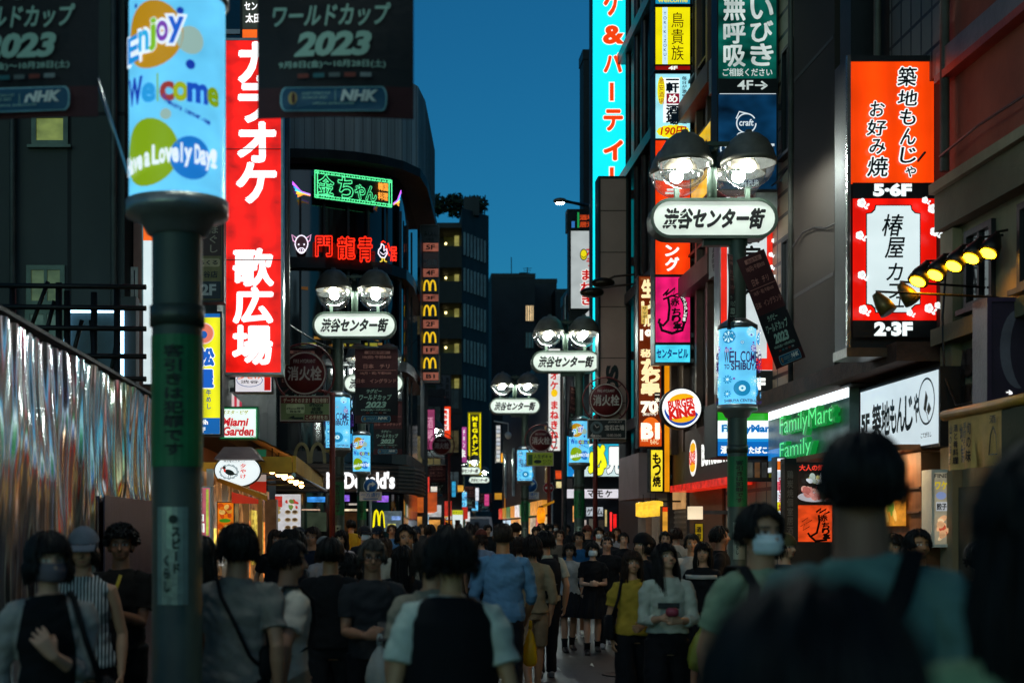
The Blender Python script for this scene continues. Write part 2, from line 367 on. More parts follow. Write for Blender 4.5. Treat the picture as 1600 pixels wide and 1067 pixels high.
# middle right: dark building over the convenience store
rB = building('dark_storefront_building', 'tall dark brown building above the green lettered convenience store', XR, 16, 14.63, 19.85, 17, mat('2a231f', .7, 0, .3, .8, .1))
TILE1 = brick_mat('7a736a', '6a635a', '1b1917', .30, .42, 'side', 0, .5, .022)
b = MB(); wallbox(b, wr, 14.66, 16.2, 6.4, 17, .003, .05, TILE1); b.build('tiled_panel', rB)
b = MB(); wallbox(b, wr, 18.0, 19.83, 3.45, 17, .003, .12, mat('2f2620', .75, 0, .2, .5, .05)); wallbox(b, wr, 16.8, 17.2, 3.4, 17, .003, .3, DARK); b.build('pier', rB)
for z in (4.9, 7.9, 10.9):
    b = MB(); wallbox(b, wr, 18.02, 19.82, z, z+.05, .121, .126, BLACK); b.build('joint', rB)
RUST = mat('4a3126', .8, .2, .5, 4, .4, 30)
b = MB(); wallbox(b, wr, 14.7, 21.2, 3.42, 3.62, .003, .5, RUST); b.build('canopy', rB)
g = window(rB, wr, 16.75+.5, 17.9, 3.72, 4.25, em('7c6a70', .35, .7, 5), DARK, 2)  # glowing pane and strips stand in for coloured reflections and lights
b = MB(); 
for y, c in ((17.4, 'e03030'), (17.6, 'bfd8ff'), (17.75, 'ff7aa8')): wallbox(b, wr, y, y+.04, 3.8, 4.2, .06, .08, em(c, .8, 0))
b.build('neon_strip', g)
for i in range(5):
    b = MB(); b.tube([(XR-.2, 15.2+i*.3, 3.65), (XR-.35, 15.35+i*.3, 4.2-.1*i), (XR-.2, 15.6+i*.3, 3.9)], .012, BLACK, 5); b.build('cable', rB)
# tiled building with windows
TILE = brick_mat('b8a084', 'a08a70', '241f1b', .62, .33, 'side', 0, .45, .03)
rC = building('tiled_building', 'narrow building faced in beige wall tiles with dark recessed windows', XR, 16, 19.88, 24.4, 19, TILE)
for z0 in (4.35, 7.1, 9.9, 12.8):
    window(rC, wr, 20.15, 20.75, z0, z0+1.55, GLASSD, DARK, 1, .05); window(rC, wr, 21.5, 22.6, z0, z0+1.5, GLASSD, DARK, 1)
# dark brown building with the tall stack of signs
BRN = mat('34241e', .6, .1, .3, .8, .1)
rD = building('brown_metal_building', 'dark brown metal clad building behind the round burger sign', XR, 16, 24.43, 29.4, 22, BRN)
for y in (24.6, 25.3, 26.2, 27.4, 28.6): b = MB(); wallbox(b, wr, y, y+.14, 3.2, 22, .003, .12, mat('5f463c', .5, .3)); b.build('rib', rD)
for z in (6.1, 9.4, 12.7, 16): b = MB(); wallbox(b, wr, 24.5, 29.3, z, z+.35, .003, .3, mat('5f463c', .5, .2)); b.build('ledge', rD)
for z0 in (6.9, 10.2, 13.5): window(rD, wr, 25.5, 26.1, z0, z0+1.8, GLASSD, DARK, 0); window(rD, wr, 26.5, 27.3, z0, z0+1.8, GLASSD, DARK, 1)
b = MB(); wallbox(b, wr, 24.5, 27.2, 0, 2.55, .003, .04, mat('6b4426', .6, 0, .2, 3, .2, 20, (1, 1, 8))); b.build('wooden_door', rD)
b = MB(); wallbox(b, wr, 27.4, 28.6, 0, 2.5, .003, .05, mat('6d6660', .4, .5, .15, 2, .0)); 
for i in range(24): wallbox(b, wr, 27.42, 28.58, .1*i+.02, .1*i+.06, .051, .068, mat('8a827a', .4, .5))
b.build('roller_shutter', rD)
b = MB(); wallbox(b, wr, 27.4, 28.6, 2.1, 2.45, .07, .09, em('e8b070', .45, .3)); b.build('lit_panel', rD)
# far right corner building, facade with mauve panels at the foot
rE = building('steel_framed_building', 'dark steel framed building behind the cyan sign and the brown fin', XR, 16, 29.43, 36, 24, mat('201d22', .5, .3, .4, 1.5, .15))
for y in (29.6, 30.6, 31.6, 32.6, 33.8): b = MB(); b.tube([(XR-.12, y, 3), (XR-.12, y, 24)], .07, mat('4b4046', .4, .6), 8); b.build('pipe', rE)
for z in range(4, 24, 3): b = MB(); wallbox(b, wr, 29.5, 35.9, z, z+.25, .003, .25, mat('3e333a', .4, .5)); b.build('girder', rE)
b = MB(); wallbox(b, wr, 29.6, 32.2, 2.35, 3.3, .003, .6, mat('8a7072', .6, .1, .15)); b.build('canopy', rE)
b = MB(); wallbox(b, wr, 29.6, 30.3, 0, 2.35, .003, .2, mat('b99a84', .6, 0, .15)); wallbox(b, wr, 30.35, 31.2, 0, 2.3, .003, .03, em('ffb066', .5, .3)); wallbox(b, wr, 31.3, 32.3, 0, 2.35, .003, .15, mat('8c7a70', .5)); b.build('shop_front', rE)
AC = mat('8a8c88', .5, .2, .25, 6)
def aircon(t, X_, y, z):
    f = wallx(X_, -1); b = MB(); wallbox(b, f, y, y+.8, z, z+.58, .06, .38, AC); o = b.build('air_conditioner', t); b = MB(); cv = Cv(b, lambda u, v, d: Vector((X_-.38-d, u, v)), .003); cv.ell(y+.32, z+.29, .24, .24, BLACK); 
    for k in range(5): cv.line([(y+.08, z+.12+.085*k), (y+.56, z+.12+.085*k)], .012, AC)
    b.build('grille', o); b = MB(); b.tube([(X_-.05, y+.9, z+.3), (X_-.05, y+.95, z-.6), (X_-.05, y+.95, z-2)], .03, PAINTW, 6); b.build('hose', o)
for y, z in ((20.9, 6.2), (23.2, 9.0), (20.9, 11.9), (23.2, 5.9)): aircon(rC, XR, y, z)
for t_, y, z0, z1, r_ in ((rC, 24.1, 3.6, 18.9, .05), (rC, 19.98, 3.7, 18.9, .04), (rB, 17.5, 4.4, 16.8, .06), (rB, 16.4, 3.7, 16.8, .045), (rA, 14.4, 5.3, 12.8, .05), (rA, 11.9, 3.75, 12.8, .04)): b = MB(); b.tube([(XR-.12, y, z0), (XR-.12, y, z1)], r_, mat('5a5854', .5, .3), 8); b.build('pipe', t_)
for t_, y0, y1, z, sg_ in ((rC, 20, 24.3, 6.75, .06), (rB, 14.8, 19.7, 5.6, .1), (rA, 5, 14.4, 5.45, .05), (rC, 20, 24.3, 9.6, .1)): b = MB(); b.tube([(XR-.17, y0+(y1-y0)*i/10, z-sg_*sin(pi*i/2.5)) for i in range(11)], .014, BLACK, 5); b.build('wire', t_)
# beyond the bend
DIM = mat('1e2226', .7, 0, .4, .5, .1); DIM2 = mat('25292d', .7, 0, .4, .5, .1)
rF = building('slim_dark_building', 'slim dark building edge rising just beyond the cyan sign', 6.7, 14, 50.2, 51.2, 18.3, DIM)
rG = building('arcade_building', 'low dark building with lit shop front beneath the big cyan and yellow sign', 5.9, 13, 46.9, 50, 9.5, DIM2)
rH = building('bend_building', 'low dark building lining the right of the bend with a row of small lit shops', 6.6, 16, 60, 86, 9, DIM)
rl = random.Random(21); fH = wallx(6.6, -1); WARM = ('ffb050', 'ffd890', 'f0f0ff', 'ff8030', 'ffe8c0', 'c0e8ff', 'ff5040')
for i in range(9):
    y0 = 60.4+i*2.8; b = MB(); wallbox(b, fH, y0, y0+2.3, .2, 2.3, .003, .05, em(rl.choice(WARM), rl.uniform(.3, .9), .5, 2)); wallbox(b, fH, y0, y0+2.4, 2.4, 3.0, .003, .3, em(rl.choice(('d83020', 'f0f0f0', 'e8b020', 'f0a040', '208a50')), rl.uniform(.4, .9), .3, 2)); b.build('shop_front', rH)
    if i % 2 == 0:
        b = MB(); wallbox(b, fH, y0+.2, y0+.8, 3.6, 6.2, .003, .1, em(rl.choice(('5a6a70', 'a08050', '3a4a58')), .25, .5, 2)); b.build('window', rH)
def lshop(name, label, x0, x1, Y0, Y1, h, seed, ups=3):
    t = building(name, label, x0, x1, Y0, Y1, h, DIM2); r = random.Random(seed); n = 4; w = min(x1-x0, 3.2)/n; fr = lambda u, v, d: Vector((u, Y0-d, v))
    for i in range(n):
        a = x1-.1-(i+1)*w; b = MB(); wallbox(b, fr, a, a+w*.86, .2, 2.2, .003, .05, em(r.choice(WARM), r.uniform(.3, .9), .5, 2)); wallbox(b, fr, a, a+w*.92, 2.35, 2.9, .003, .3, em(r.choice(('d83020', 'f0f0f0', 'e8b020', 'f07020', 'f0e0b0')), r.uniform(.4, .8), .3, 2)); b.build('shop_front', t)
    sw = wallx(x1, 1)
    for i in range(5):
        y = Y0+.4+i*(Y1-Y0)/5; b = MB(); wallbox(b, sw, y, y+(Y1-Y0)/5*.8, .2, 2.3, .003, .05, em(r.choice(WARM), r.uniform(.4, 1.0), .5, 2)); wallbox(b, sw, y, y+(Y1-Y0)/5*.85, 2.4, 3.1, .003, .35, em(r.choice(('d83020', 'f0f0f0', 'e8b020', 'e05a18', 'f0d8a0')), r.uniform(.4, .9), .3, 2)); b.build('side_shop', t)
    for k in range(ups):
        for i in range(3): window(t, fr, x1-.9-i*1.2, x1-.15-i*1.2, 3.8+k*2.4, 5.2+k*2.4, em(r.choice(('8a7a50', '4a5a60', '2a3a40')), r.uniform(.05, .3), .5, 2), DARK, 1)
    return t
lshop('corner_shop_building', 'narrow dark shop building just past the burger restaurant corner', -3, 1.25, 52, 63, 8.5, 31); lshop('lit_shop_building', 'dark shop building with warm lit ground floor beyond the pink sign', -2, 2.4, 67, 80, 8, 32); lshop('far_shop_building', 'dark building behind the yellow on black store sign', 0, 4.0, 83, 100, 8.5, 33); lshop('end_shop_building', 'farthest dark shop building left of the white van', 2.5, 5.2, 103, 118, 7.5, 34, 2)
# ---------------------------------------------------------------- left side
lA = building('dark_rear_building', 'plain dark building with lit bathroom windows behind the shiny hoarding', -14, -4.54, 24, 34, 17, brick_mat('454b48', '3e4441', '151717', 1.9, 2.9, 'front', 0, .8, .035), cap=DARK)
fa = front(24)
def fwin(t, px0, px1, py0, py1, Y, glass, fr, bars=1, fw=.08):
    fn = lambda u, v, d: Vector((u, Y-d, v))
    return window(t, fn, PX(px0, Y), PX(px1, Y), PZ(py1, Y), PZ(py0, Y), glass, fr, bars, fw)
GR = mat('4d5a50', .4, .3)
fwin(lA, 50, 107, 178, 228, 24, em('a8b860', .33, .3, 3), GR, 0); fwin(lA, 42, 102, 415, 478, 24, em('7d9468', .2, .4, 3), GR, 1); fwin(lA, 40, 102, 484, 545, 24, em('6f8f80', .16, .5, 3), GR, 1)
for x in (-9.2, -6.4, -4.7): b = MB(); b.tube([(x, 23.9, 0), (x, 23.9, 17)], .06, mat('3a3d3c', .5, .3), 8); b.build('drain_pipe', lA)
b = MB(); b.box(PX(150, 23.9), PX(195, 23.9), 23.6, 23.99, 3.9, 4.0, DARK); b.build('eave', lA)
lB = building('pink_rendered_building', 'narrow building with dusky pink rendered side wall', -4.5, -3.75, 24.6, 33, 9.6, mat('a07a6e', .8, 0, .25, 1.2, .2), cap=DARK)
fwin(lB, 205, 216, 418, 475, 24.59, GLASSD, PAINTW, 0, .05)
lC = building('karaoke_building', 'dark building carrying the tall red karaoke sign', -12, -3.02, 34, 36.5, 16, DIM2)
b = MB(); b.box(-3.7, -3.02, 24.3, 33.98, 3.3, 15.5, mat('16181a', .6, .2)); b.build('wall', lC)
b = MB(); b.tube([(PX(447, 25), 25.1, 4.6), (PX(447, 25), 25.1, 10.2)], .06, mat('6f777a', .4, .4), 10); b.build('conduit', lC)
# round corner building -------------------------------------------------
KV = [(-3.3, 39.6), (-2.6, 39.6), (-1.9, 39.68), (-1.2, 39.9), (-.6, 40.25), (-.05, 40.75), (.38, 41.5), (.60, 42.8), (.74, 44.5), (.9, 46.5), (1.06, 48.5)]
def kcurve(off):
    r = []
    for i, p in enumerate(KV):
        a, c = KV[max(0, i-1)], KV[min(len(KV)-1, i+1)]; dx, dy = c[0]-a[0], c[1]-a[1]; q = hypot(dx, dy)
        r.append((p[0]+dy/q*off, p[1]-dx/q*off))
    return r
def kwall(mb, off, z0, z1, m, i0=0, i1=None, thick=None, sm=False):
    c = kcurve(off)[i0:i1]
    vs = [(x, y, z) for z in (z0, z1) for x, y in c]; n = len(c); mb.add(vs, [(i, i+1, n+i+1, n+i) for i in range(n-1)], m, sm)
    if thick:
        d = kcurve(off-thick)[i0:i1]
        for z in (z0, z1): mb.add([(x, y, z) for x, y in c+d], [(i, i+1, n+i+1, n+i) for i in range(n-1)], m)
def kpt(px, py, off=0.0):
    """point on the curved front, seen in column px"""
    c = kcurve(off); k = (px-VX)/F
    for (x0, y0), (x1, y1) in zip(c, c[1:]):
        f0, f1 = x0-k*y0, x1-k*y1
        if f0 <= 0 <= f1: t = f0/(f0-f1); Y = y0+(y1-y0)*t; return Vector((x0+(x1-x0)*t, Y, PZ(py, Y)))
    Y = c[0][1]; return P(px, py, Y)
def kfn(u, v, d): return kpt(u, v, .12+d)
CONW = mat('c6c4bd', .85, 0, .4, .9, .4, 9, (3.5, 3.5, .12))
lD = thing('round_corner_building', 'round cornered building with concrete crown, dark glass floors and burger restaurant below', 'building', (-.5, 40, 0))
b = MB(); kwall(b, .35, 12.15, 14.6, CONW, 0, None, .9); b.build('crown', lD)
b = MB(); kwall(b, -.25, 0, 12.3, GLASSD, 0, None, None, True); b.build('glass_front', lD)
b = MB(); kwall(b, -.6, 0, 14, BLACK); b.poly([(x, y, 14.5) for x, y in kcurve(.3)]+[(-3.3, 49, 14.5)], DARK); b.build('core', lD)
b = MB(); cc = kcurve(.352); acc = 0
for (xa, ya), (xb, yb) in zip(cc, cc[1:]):
    L_ = hypot(xb-xa, yb-ya); q = (.28-acc) % .28
    while q < L_: x_, y_ = xa+(xb-xa)*q/L_, ya+(yb-ya)*q/L_; b.bar((x_, y_, 12.2), (x_, y_, 14.6), .014, .006, mat('5e5d5a', .9)); q += .28
    acc = (acc+L_) % .28
b.build('board_joints', lD)
b = MB(); kwall(b, .42, 11.95, 12.2, mat('2b2a29', .6, .2), 0, None, .7); b.build('crown_trim', lD)
for z in (3.6, 6.3, 9.0):
    b = MB(); kwall(b, .0, z, z+.3, mat('1f2123', .4, .4), 0, None, .3); b.build('floor_band', lD)
b = MB()
for i, (x, y) in enumerate(kcurve(-.18)[:9]): b.box(x-.03, x+.03, y-.03, y+.03, 3.9, 11, mat('23262a', .4, .5))
b.build('mullion', lD)
b = MB()
rr = random.Random(3)
for i in range(16):
    u = 455+rr.random()*150; v = 440+rr.choice((0, 5, 75, 80, 85, 90, 95))+rr.random()*6; w = 6+rr.random()*22
    q = [kpt(u, v, -.22), kpt(u+w, v, -.22), kpt(u+w, v+2+rr.random()*5, -.22), kpt(u, v+4, -.22)]
    b.poly(q, em(rr.choice(('d99a3c', 'e8b050', '8a5a20', 'c8c040')), .35, .3, 4))
b.build('interior_light', lD)
b = MB(); kwall(b, .1, 4.0, 11, mat('3d3f40', .5, .3), 8, 10); b.build('side_wall', lD)
b = MB(); kwall(b, .22, 2.75, 3.55, mat('241a16', .5, .2), 0, 9, .2); b.build('fascia', lD)
b = MB()
for i in range(7): kwall(b, .26, 2.78+.11*i, 2.83+.11*i, mat('46352b', .4, .3), 0, 9, .04)
b.build('fascia_slats', lD)
b = MB()
for u0, u1, v0, v1, c, s_ in ((480, 508, 776, 784, '3fa0ff', .9), (538, 546, 773, 783, 'a070ff', .8), (589, 607, 774, 784, 'b070ff', .8), (525, 575, 795, 798, 'ffe8c0', .9), (468, 500, 795, 797, 'ffd0b0', .6), (480, 510, 800, 830, '6a7a60', .12), (600, 628, 798, 830, '8aa0a8', .25), (520, 560, 800, 830, '5a3b20', .2), (575, 596, 800, 830, '303a3a', .2), (612, 626, 806, 812, '90b8ff', .7), (606, 618, 818, 822, 'e8e070', .7), (545, 570, 786, 789, 'fff0e0', .4)):
    b.poly([kpt(u0, v0, -.15), kpt(u1, v0, -.15), kpt(u1, v1, -.15), kpt(u0, v1, -.15)], em(c, s_, .4, 6))
b.build('shop_interior', lD)
b = MB(); cv = Cv(b, kfn); 
b2 = MB(); cv2 = Cv(b2, lambda u, v, d: kpt(u, v, .34+d), .006); cv2.text("McDonald's", 511, 738, 616, 762, PW, .045); b2.build('lettering', lD)
def march(cv, x0, y0, x1, y1, m, w):
    """a rounded letter M of two arches"""
    W2 = (x1-x0)/2; H = y1-y0
    for k in (0, 1):
        p = []
        for i in range(15):
            t = pi*i/14; p.append((x0+W2*(k+.5)-W2*.44*cos(t), y1-H*sin(t)**.75))
        cv.line(p, w, m)
b3 = MB(); cv3 = Cv(b3, kfn, .004); march(cv3, 459, 693, 509, 725, mat('6a5f3a', .5, .2), 5); b3.build('arches_relief', lD)
# apartment block with lit balconies ------------------------------------
lE = thing('balcony_block', 'tall dark block with stacked lit balconies and roof trees', 'building', (6, 128, 0))
YB = 128; G = YB/75; x0, x1, x2 = PX(660, YB), PX(722, YB), PX(770, YB)
BLK = mat('2a2e31', .75, 0, .35, .6, .15); zt = PZ(332, YB)
b = MB(); b.box(x0-4*G, x1, YB+2.5*G, YB+14*G, 0, zt, BLK); b.add([(x1, YB+.3*G, 0), (x2, YB+3.2*G, 0), (x2, YB+3.2*G, PZ(336, YB+3*G)), (x1, YB+.3*G, zt+.3*G), (x1, YB+14*G, 0), (x2, YB+14*G, 0), (x2, YB+14*G, zt), (x1, YB+14*G, zt)], [(0, 1, 2, 3), (4, 7, 6, 5), (0, 3, 7, 4), (1, 5, 6, 2), (3, 2, 6, 7)], BLK); b.build('wall', lE)
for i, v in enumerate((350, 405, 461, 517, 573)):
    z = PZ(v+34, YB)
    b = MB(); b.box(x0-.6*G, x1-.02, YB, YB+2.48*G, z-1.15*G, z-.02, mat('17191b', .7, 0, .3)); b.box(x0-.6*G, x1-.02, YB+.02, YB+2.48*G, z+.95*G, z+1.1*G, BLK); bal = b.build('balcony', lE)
    b = MB(); b.box(PX(713, YB), PX(720, YB), YB+2.0*G, YB+2.45*G, z, z+.95*G, em('b8b060', .5, .3, 1)); b.box(PX(696, YB), PX(712, YB), YB+2.4*G, YB+2.47*G, z, z+.95*G, em('6a6a34', .10, .5, .6)); b.build('lit_recess', bal)  # light on the recess wall painted as glowing boxes
    b = MB(); b.ball((PX(699, YB), YB+2.2*G, z+.55*G), .12, em('ffe9a0', 3, 0), 8, 6); b.build('wall_lamp', bal)
for v in range(360, 600, 56):
    for k in range(7):
        b = MB()
        t = (k+.6)/8; xx = x1+(x2-x1)*t; yy = YB+.3*G+2.9*G*t-.03
        b.box(xx-.16, xx+.16, yy-.06, yy+.2, PZ(v+36, YB), PZ(v, YB), mat('3a5a64', .2, .2, .4, 1)); b.build('window', lE)
b = MB(); b.box(x1+.3, x1+1.7, YB+2.5, YB+5, zt+.3, zt+2, BLK); b.build('roof_hut', lE)
def leafy(mb, c, r, n, m, rnd, size=.22):
    for i in range(n):
        d = Vector((rnd.gauss(0, 1), rnd.gauss(0, 1), rnd.gauss(0, 1))).normalized()*(rnd.random()**.4); p = Vector(c)+Vector((d.x*r[0], d.y*r[1], d.z*r[2]))
        a = Vector((rnd.gauss(0, 1), rnd.gauss(0, 1), rnd.gauss(0, 1))).normalized()*size; q = a.orthogonal().normalized()*size*.6
        mb.poly([p-a, p+q, p+a, p-q], m[i % len(m)])
LEAF = [mat('1b2a18', .7, 0, .4, 2, 0), mat('26371d', .7, 0, .4, 2, 0), mat('121c12', .7, 0, .4, 2, 0)]
rt = random.Random(5)
for u, w, h, lb in ((678, 22, 24, 'left tree of three on the roof of the balcony block'), (712, 20, 26, 'middle tree of three on the roof of the balcony block'), (744, 18, 20, 'right tree of three on the roof of the balcony block')):
    c = P(u, 333, YB+7); t = thing('roof_tree', 'bushy dark '+lb, 'tree', (c.x, c.y, c.z), 'trees on the roof')
    k = MB(); k.tube([c, c+Vector((.2, 0, .9)), c+Vector((0, .1, h*.035))], [.15, .11, .05], mat('2a2018', .9), 6); k.tube([c+Vector((.08, 0, .5)), c+Vector((.8, 0, 1.4))], [.05, .02], mat('2a2018', .9), 5); k.build('trunk', t)
    k = MB(); leafy(k, c+Vector((0, 0, .7)), (w*.062, 1.6, h*.044), 420, LEAF, rt, .26); k.build('crown', t)
b = MB()
for u in (733, 745, 757): c = P(u, 336, YB+5.8); b.tube([c, P(u+1, 305, YB+5.8)], .06, DARK, 5)
b.tube([P(733, 312, YB+5.8), P(758, 318, YB+5.8)], .05, DARK, 5); b.build('roof_railing', lE)
# far skyline ------------------------------------------------------------
def block(name, label, px0, px1, py, Y, depth=12, m=DIM, lights=()):
    t = thing(name, label, 'building', (PX((px0+px1)/2, Y), Y, 0)); b = MB(); b.box(PX(px0, Y), PX(px1, Y), Y, Y+depth, 0, PZ(py, Y), m); b.build('wall', t)
    b = MB(); b.box(PX(px0, Y)-.05, PX(px1, Y)+.05, Y-.06, Y+depth, PZ(py, Y), PZ(py, Y)+.5, DARK); b.build('parapet', t)
    for (u0, v0, u1, v1, c, s_, nb) in lights:
        fn = lambda u, v, d: Vector((u, Y-d, v)); window(t, fn, PX(u0, Y), PX(u1, Y), PZ(v1, Y), PZ(v0, Y), em(c, s_, .3, 1), DARK, nb, .12, 'window', False, .1)
    return t
block('office_block', 'far dark office block with roof aerial and warm windows', 768, 836, 434, 165, 12, DIM, ((820, 476, 835, 503, 'ffd9a0', .8, 3), (820, 518, 835, 545, '4a7a80', .12, 2), (790, 590, 796, 605, 'd08040', .5, 0), (780, 517, 786, 520, 'ffc050', 1.5, 0)))
block('office_block', 'far dark block with stepped roof to the right of the aerial', 834, 870, 442, 172, 12, DIM2, ((845, 560, 852, 570, '506a70', .1, 0),))
block('office_block', 'lower far dark block against the sky beside the white hanging sign', 868, 930, 458, 168, 12, DIM)
block('office_block', 'dark block closing the end of the street above the white van', 640, 980, 600, 196, 10, BLACK, ((700, 700, 706, 712, 'd8b060', .4, 0), (772, 690, 776, 700, '9aa0a8', .3, 0)))
def mast(px, py0, py1, Y, yagi, label):
    a, c = P(px, py0, Y), P(px, py1, Y); t = thing('roof_aerial', label, 'aerial', a); b = MB(); b.tube([a, c], .05, BLACK, 6); b.build('mast', t)
    if yagi:
        b = MB()
        for k in range(4): z = c.z-.1-.25*k; b.tube([(c.x-.5+.08*k, c.y, z), (c.x+.5-.08*k, c.y, z)], .03, BLACK, 5)
        b.build('element', t)
        b = MB(); q = P(px-7, py0-5, Y); b.lathe([(.05, q.z), (.45, q.z+.3), (.5, q.z+.32)], q.x, q.y, DARK, 14); b.build('dish', t)
mast(799, 434, 402, 166, False, 'thin bare mast on the far office roof'); mast(824, 436, 418, 166, True, 'toothed aerial with dish on the far office roof')
# ---------------------------------------------------------------- shiny hoarding on the left
def holo():
    k, t, b = _new('holographic_film'); n = _noise(t, .55, 2, (1, 1.0, .25)); r = t.nodes.new('ShaderNodeValToRGB'); cr = r.color_ramp
    cr.elements[0].position = .25; cr.elements[0].color = lin('9fd4ea'); cr.elements[1].position = .75; cr.elements[1].color = lin('d8c4f0')
    for p, c in ((.4, '78c8e0'), (.5, 'f0f4f6'), (.58, 'c8d8f0'), (.66, 'd4e4b0')): e = cr.elements.new(p); e.color = lin(c)
    t.links.new(n.outputs['Fac'], r.inputs[0]); t.links.new(r.outputs[0], b.inputs['Base Color'])
    b.inputs['Metallic'].default_value = 1.0; b.inputs['Roughness'].default_value = .12
    return k
XH = -2.6; t = thing('site_hoarding', 'mirror bright rippled foil hoarding along the building site', 'hoarding', (XH, 12, 0))
HF = holo(); H0 = PZ(490, SY(0, XH)); vs = []; ny = 560; nz = 30; y0, y1 = 7.0, 17.0
for j in range(nz+1):
    z = H0*j/nz
    for i in range(ny+1):
        y = y0+(y1-y0)*i/ny; q = noise.noise((y*1.3, z*.25, 3)); w = .5+.5*noise.noise((y*.5, z*.7, 9))
        d = .017*sin(y*24+3.5*q)*w+.034*noise.noise((y*2.7, z*.6, 0))+.013*noise.noise((y*6, z*1.7, 5))+.05*noise.noise((y*.9, z*1.1, 7))+.0015*noise.noise((y*22, z*3, 2))
        if y > 12.55 and z < 2.02: d *= .25
        vs.append((XH+d, y, z))
m = MB(); m.add(vs, [(j*(ny+1)+i, j*(ny+1)+i+1, (j+1)*(ny+1)+i+1, (j+1)*(ny+1)+i) for j in range(nz) for i in range(ny)], HF, True); m.build('foil', t)
m = MB(); m.box(XH-.14, XH-.06, y0, y1, 0, H0-.02, mat('3a3c3e', .6, .3)); m.build('backing', t)
m = MB(); fn = wallx(XH, 1); wallbox(m, fn, 12.6, 16.9, 0, 1.98, .03, .042, mat('64505a', .35, .6, .35, 3, .3, 14, (1, 9, .4))); m.build('lower_panel', t)
m = MB(); wallbox(m, fn, y0, y1, H0, H0+.03, -.15, .05, mat('2a2c2e', .6, .4)); m.build('top_rail', t)
# scaffold behind the hoarding
t = thing('scaffold', 'black tube scaffold standing behind the foil hoarding', 'scaffold', (-5, 18.5, 0)); TB = mat('141617', .5, .4)
for u in (20, 92, 105, 147, 183): m = MB(); m.tube([(PX(u, 19), 19, 0), (PX(u, 19), 19, PZ(430+(u % 40), 19))], .045, TB, 8); m.build('standard', t)
for v in (447, 480, 512, 555, 590): m = MB(); m.tube([(PX(-30, 19), 18.93, PZ(v, 19)), (PX(230, 19), 18.93, PZ(v+3, 19))], .035, TB, 8); m.build('ledger', t)
for u0, v0, u1, v1 in ((45, 520, 75, 440), (62, 560, 85, 470), (110, 570, 128, 500), (150, 590, 142, 500), (170, 600, 185, 520)): m = MB(); m.tube([P(u0, v0, 19.06), P(u1, v1, 19.06)], .03, TB, 6); m.build('brace', t)
# neon door frame and white strip sign behind
t = thing('neon_light_strip', 'blue white neon strip bent round a dark square opening', 'neon light', (PX(150, 23), 23, 0)); NB = em('9fd8ff', 5, 0); NB2 = em('2a70ff', 1.5, 0)
m = MB()
for p, q in (((104, 486), (193, 486)), ((191, 486), (191, 640)), ((105, 486), (101, 560))): m.tube([P(*p, 23), P(*q, 23)], .03, NB, 8)
m.build('tube', t)
m = MB(); m.box(PX(104, 23.2), PX(190, 23.2), 23.1, 23.4, 0, PZ(488, 23.2), mat('26383c', .5, .1)); m.build('panel', t)
m = MB(); m.box(PX(192, 23.2), PX(214, 23.2), 23.1, 23.4, 0, PZ(465, 23.2), BLACK); m.build('post', t)
# ---------------------------------------------------------------- street lamps
LB = em('f4fff4', 290, 0); LAMPW = em('e0ebe0', .74, .1, 2); DIN = mat('12110f', .8, 0, .2); DOME = mat('7a7064', .45, .3, .3, 5, .1); GLB = glass_mat((.97, .99, 1, 1), .15)
CY = em('64c6f2', 1.05, .14, 3)
class CvC(Cv):
    """drawing on a cylinder, u = arc length in metres, v = height"""
    lift = .006
    def text(s, *a, **k):
        f = s.fn; s.fn = lambda u, v, d: f(u, v, d+s.lift); Cv.text(s, *a, **k); s.fn = f
    def disc(s, cu, cv, r, m, rings=5, n=28):
        d = s._d(); vs = [s.fn(cu, cv, d)]
        for i in range(1, rings+1): vs += [s.fn(cu+r*i/rings*cos(2*pi*k/n), cv+r*i/rings*sin(2*pi*k/n), d) for k in range(n)]
        fs = [(0, 1+k, 1+(k+1) % n) for k in range(n)]
        for i in range(rings-1): fs += [(1+i*n+k, 1+i*n+(k+1) % n, 1+(i+1)*n+(k+1) % n, 1+(i+1)*n+k) for k in range(n)]
        s.mb.add(vs, fs, m)
    def petals(s, cu, cv, r, m, n=8):
        for k in range(n):
            a = 2*pi*k/n; s.poly([(cu+r*.15*cos(a), cv+r*.15*sin(a)), (cu+r*.8*cos(a+.22), cv+r*.8*sin(a+.22)), (cu+r*cos(a), cv+r*sin(a)), (cu+r*.8*cos(a-.22), cv+r*.8*sin(a-.22))], m)
def cyl(cx, cy, r): return lambda u, v, d: Vector((cx+(r+d)*sin(u/r), cy-(r+d)*cos(u/r), v))
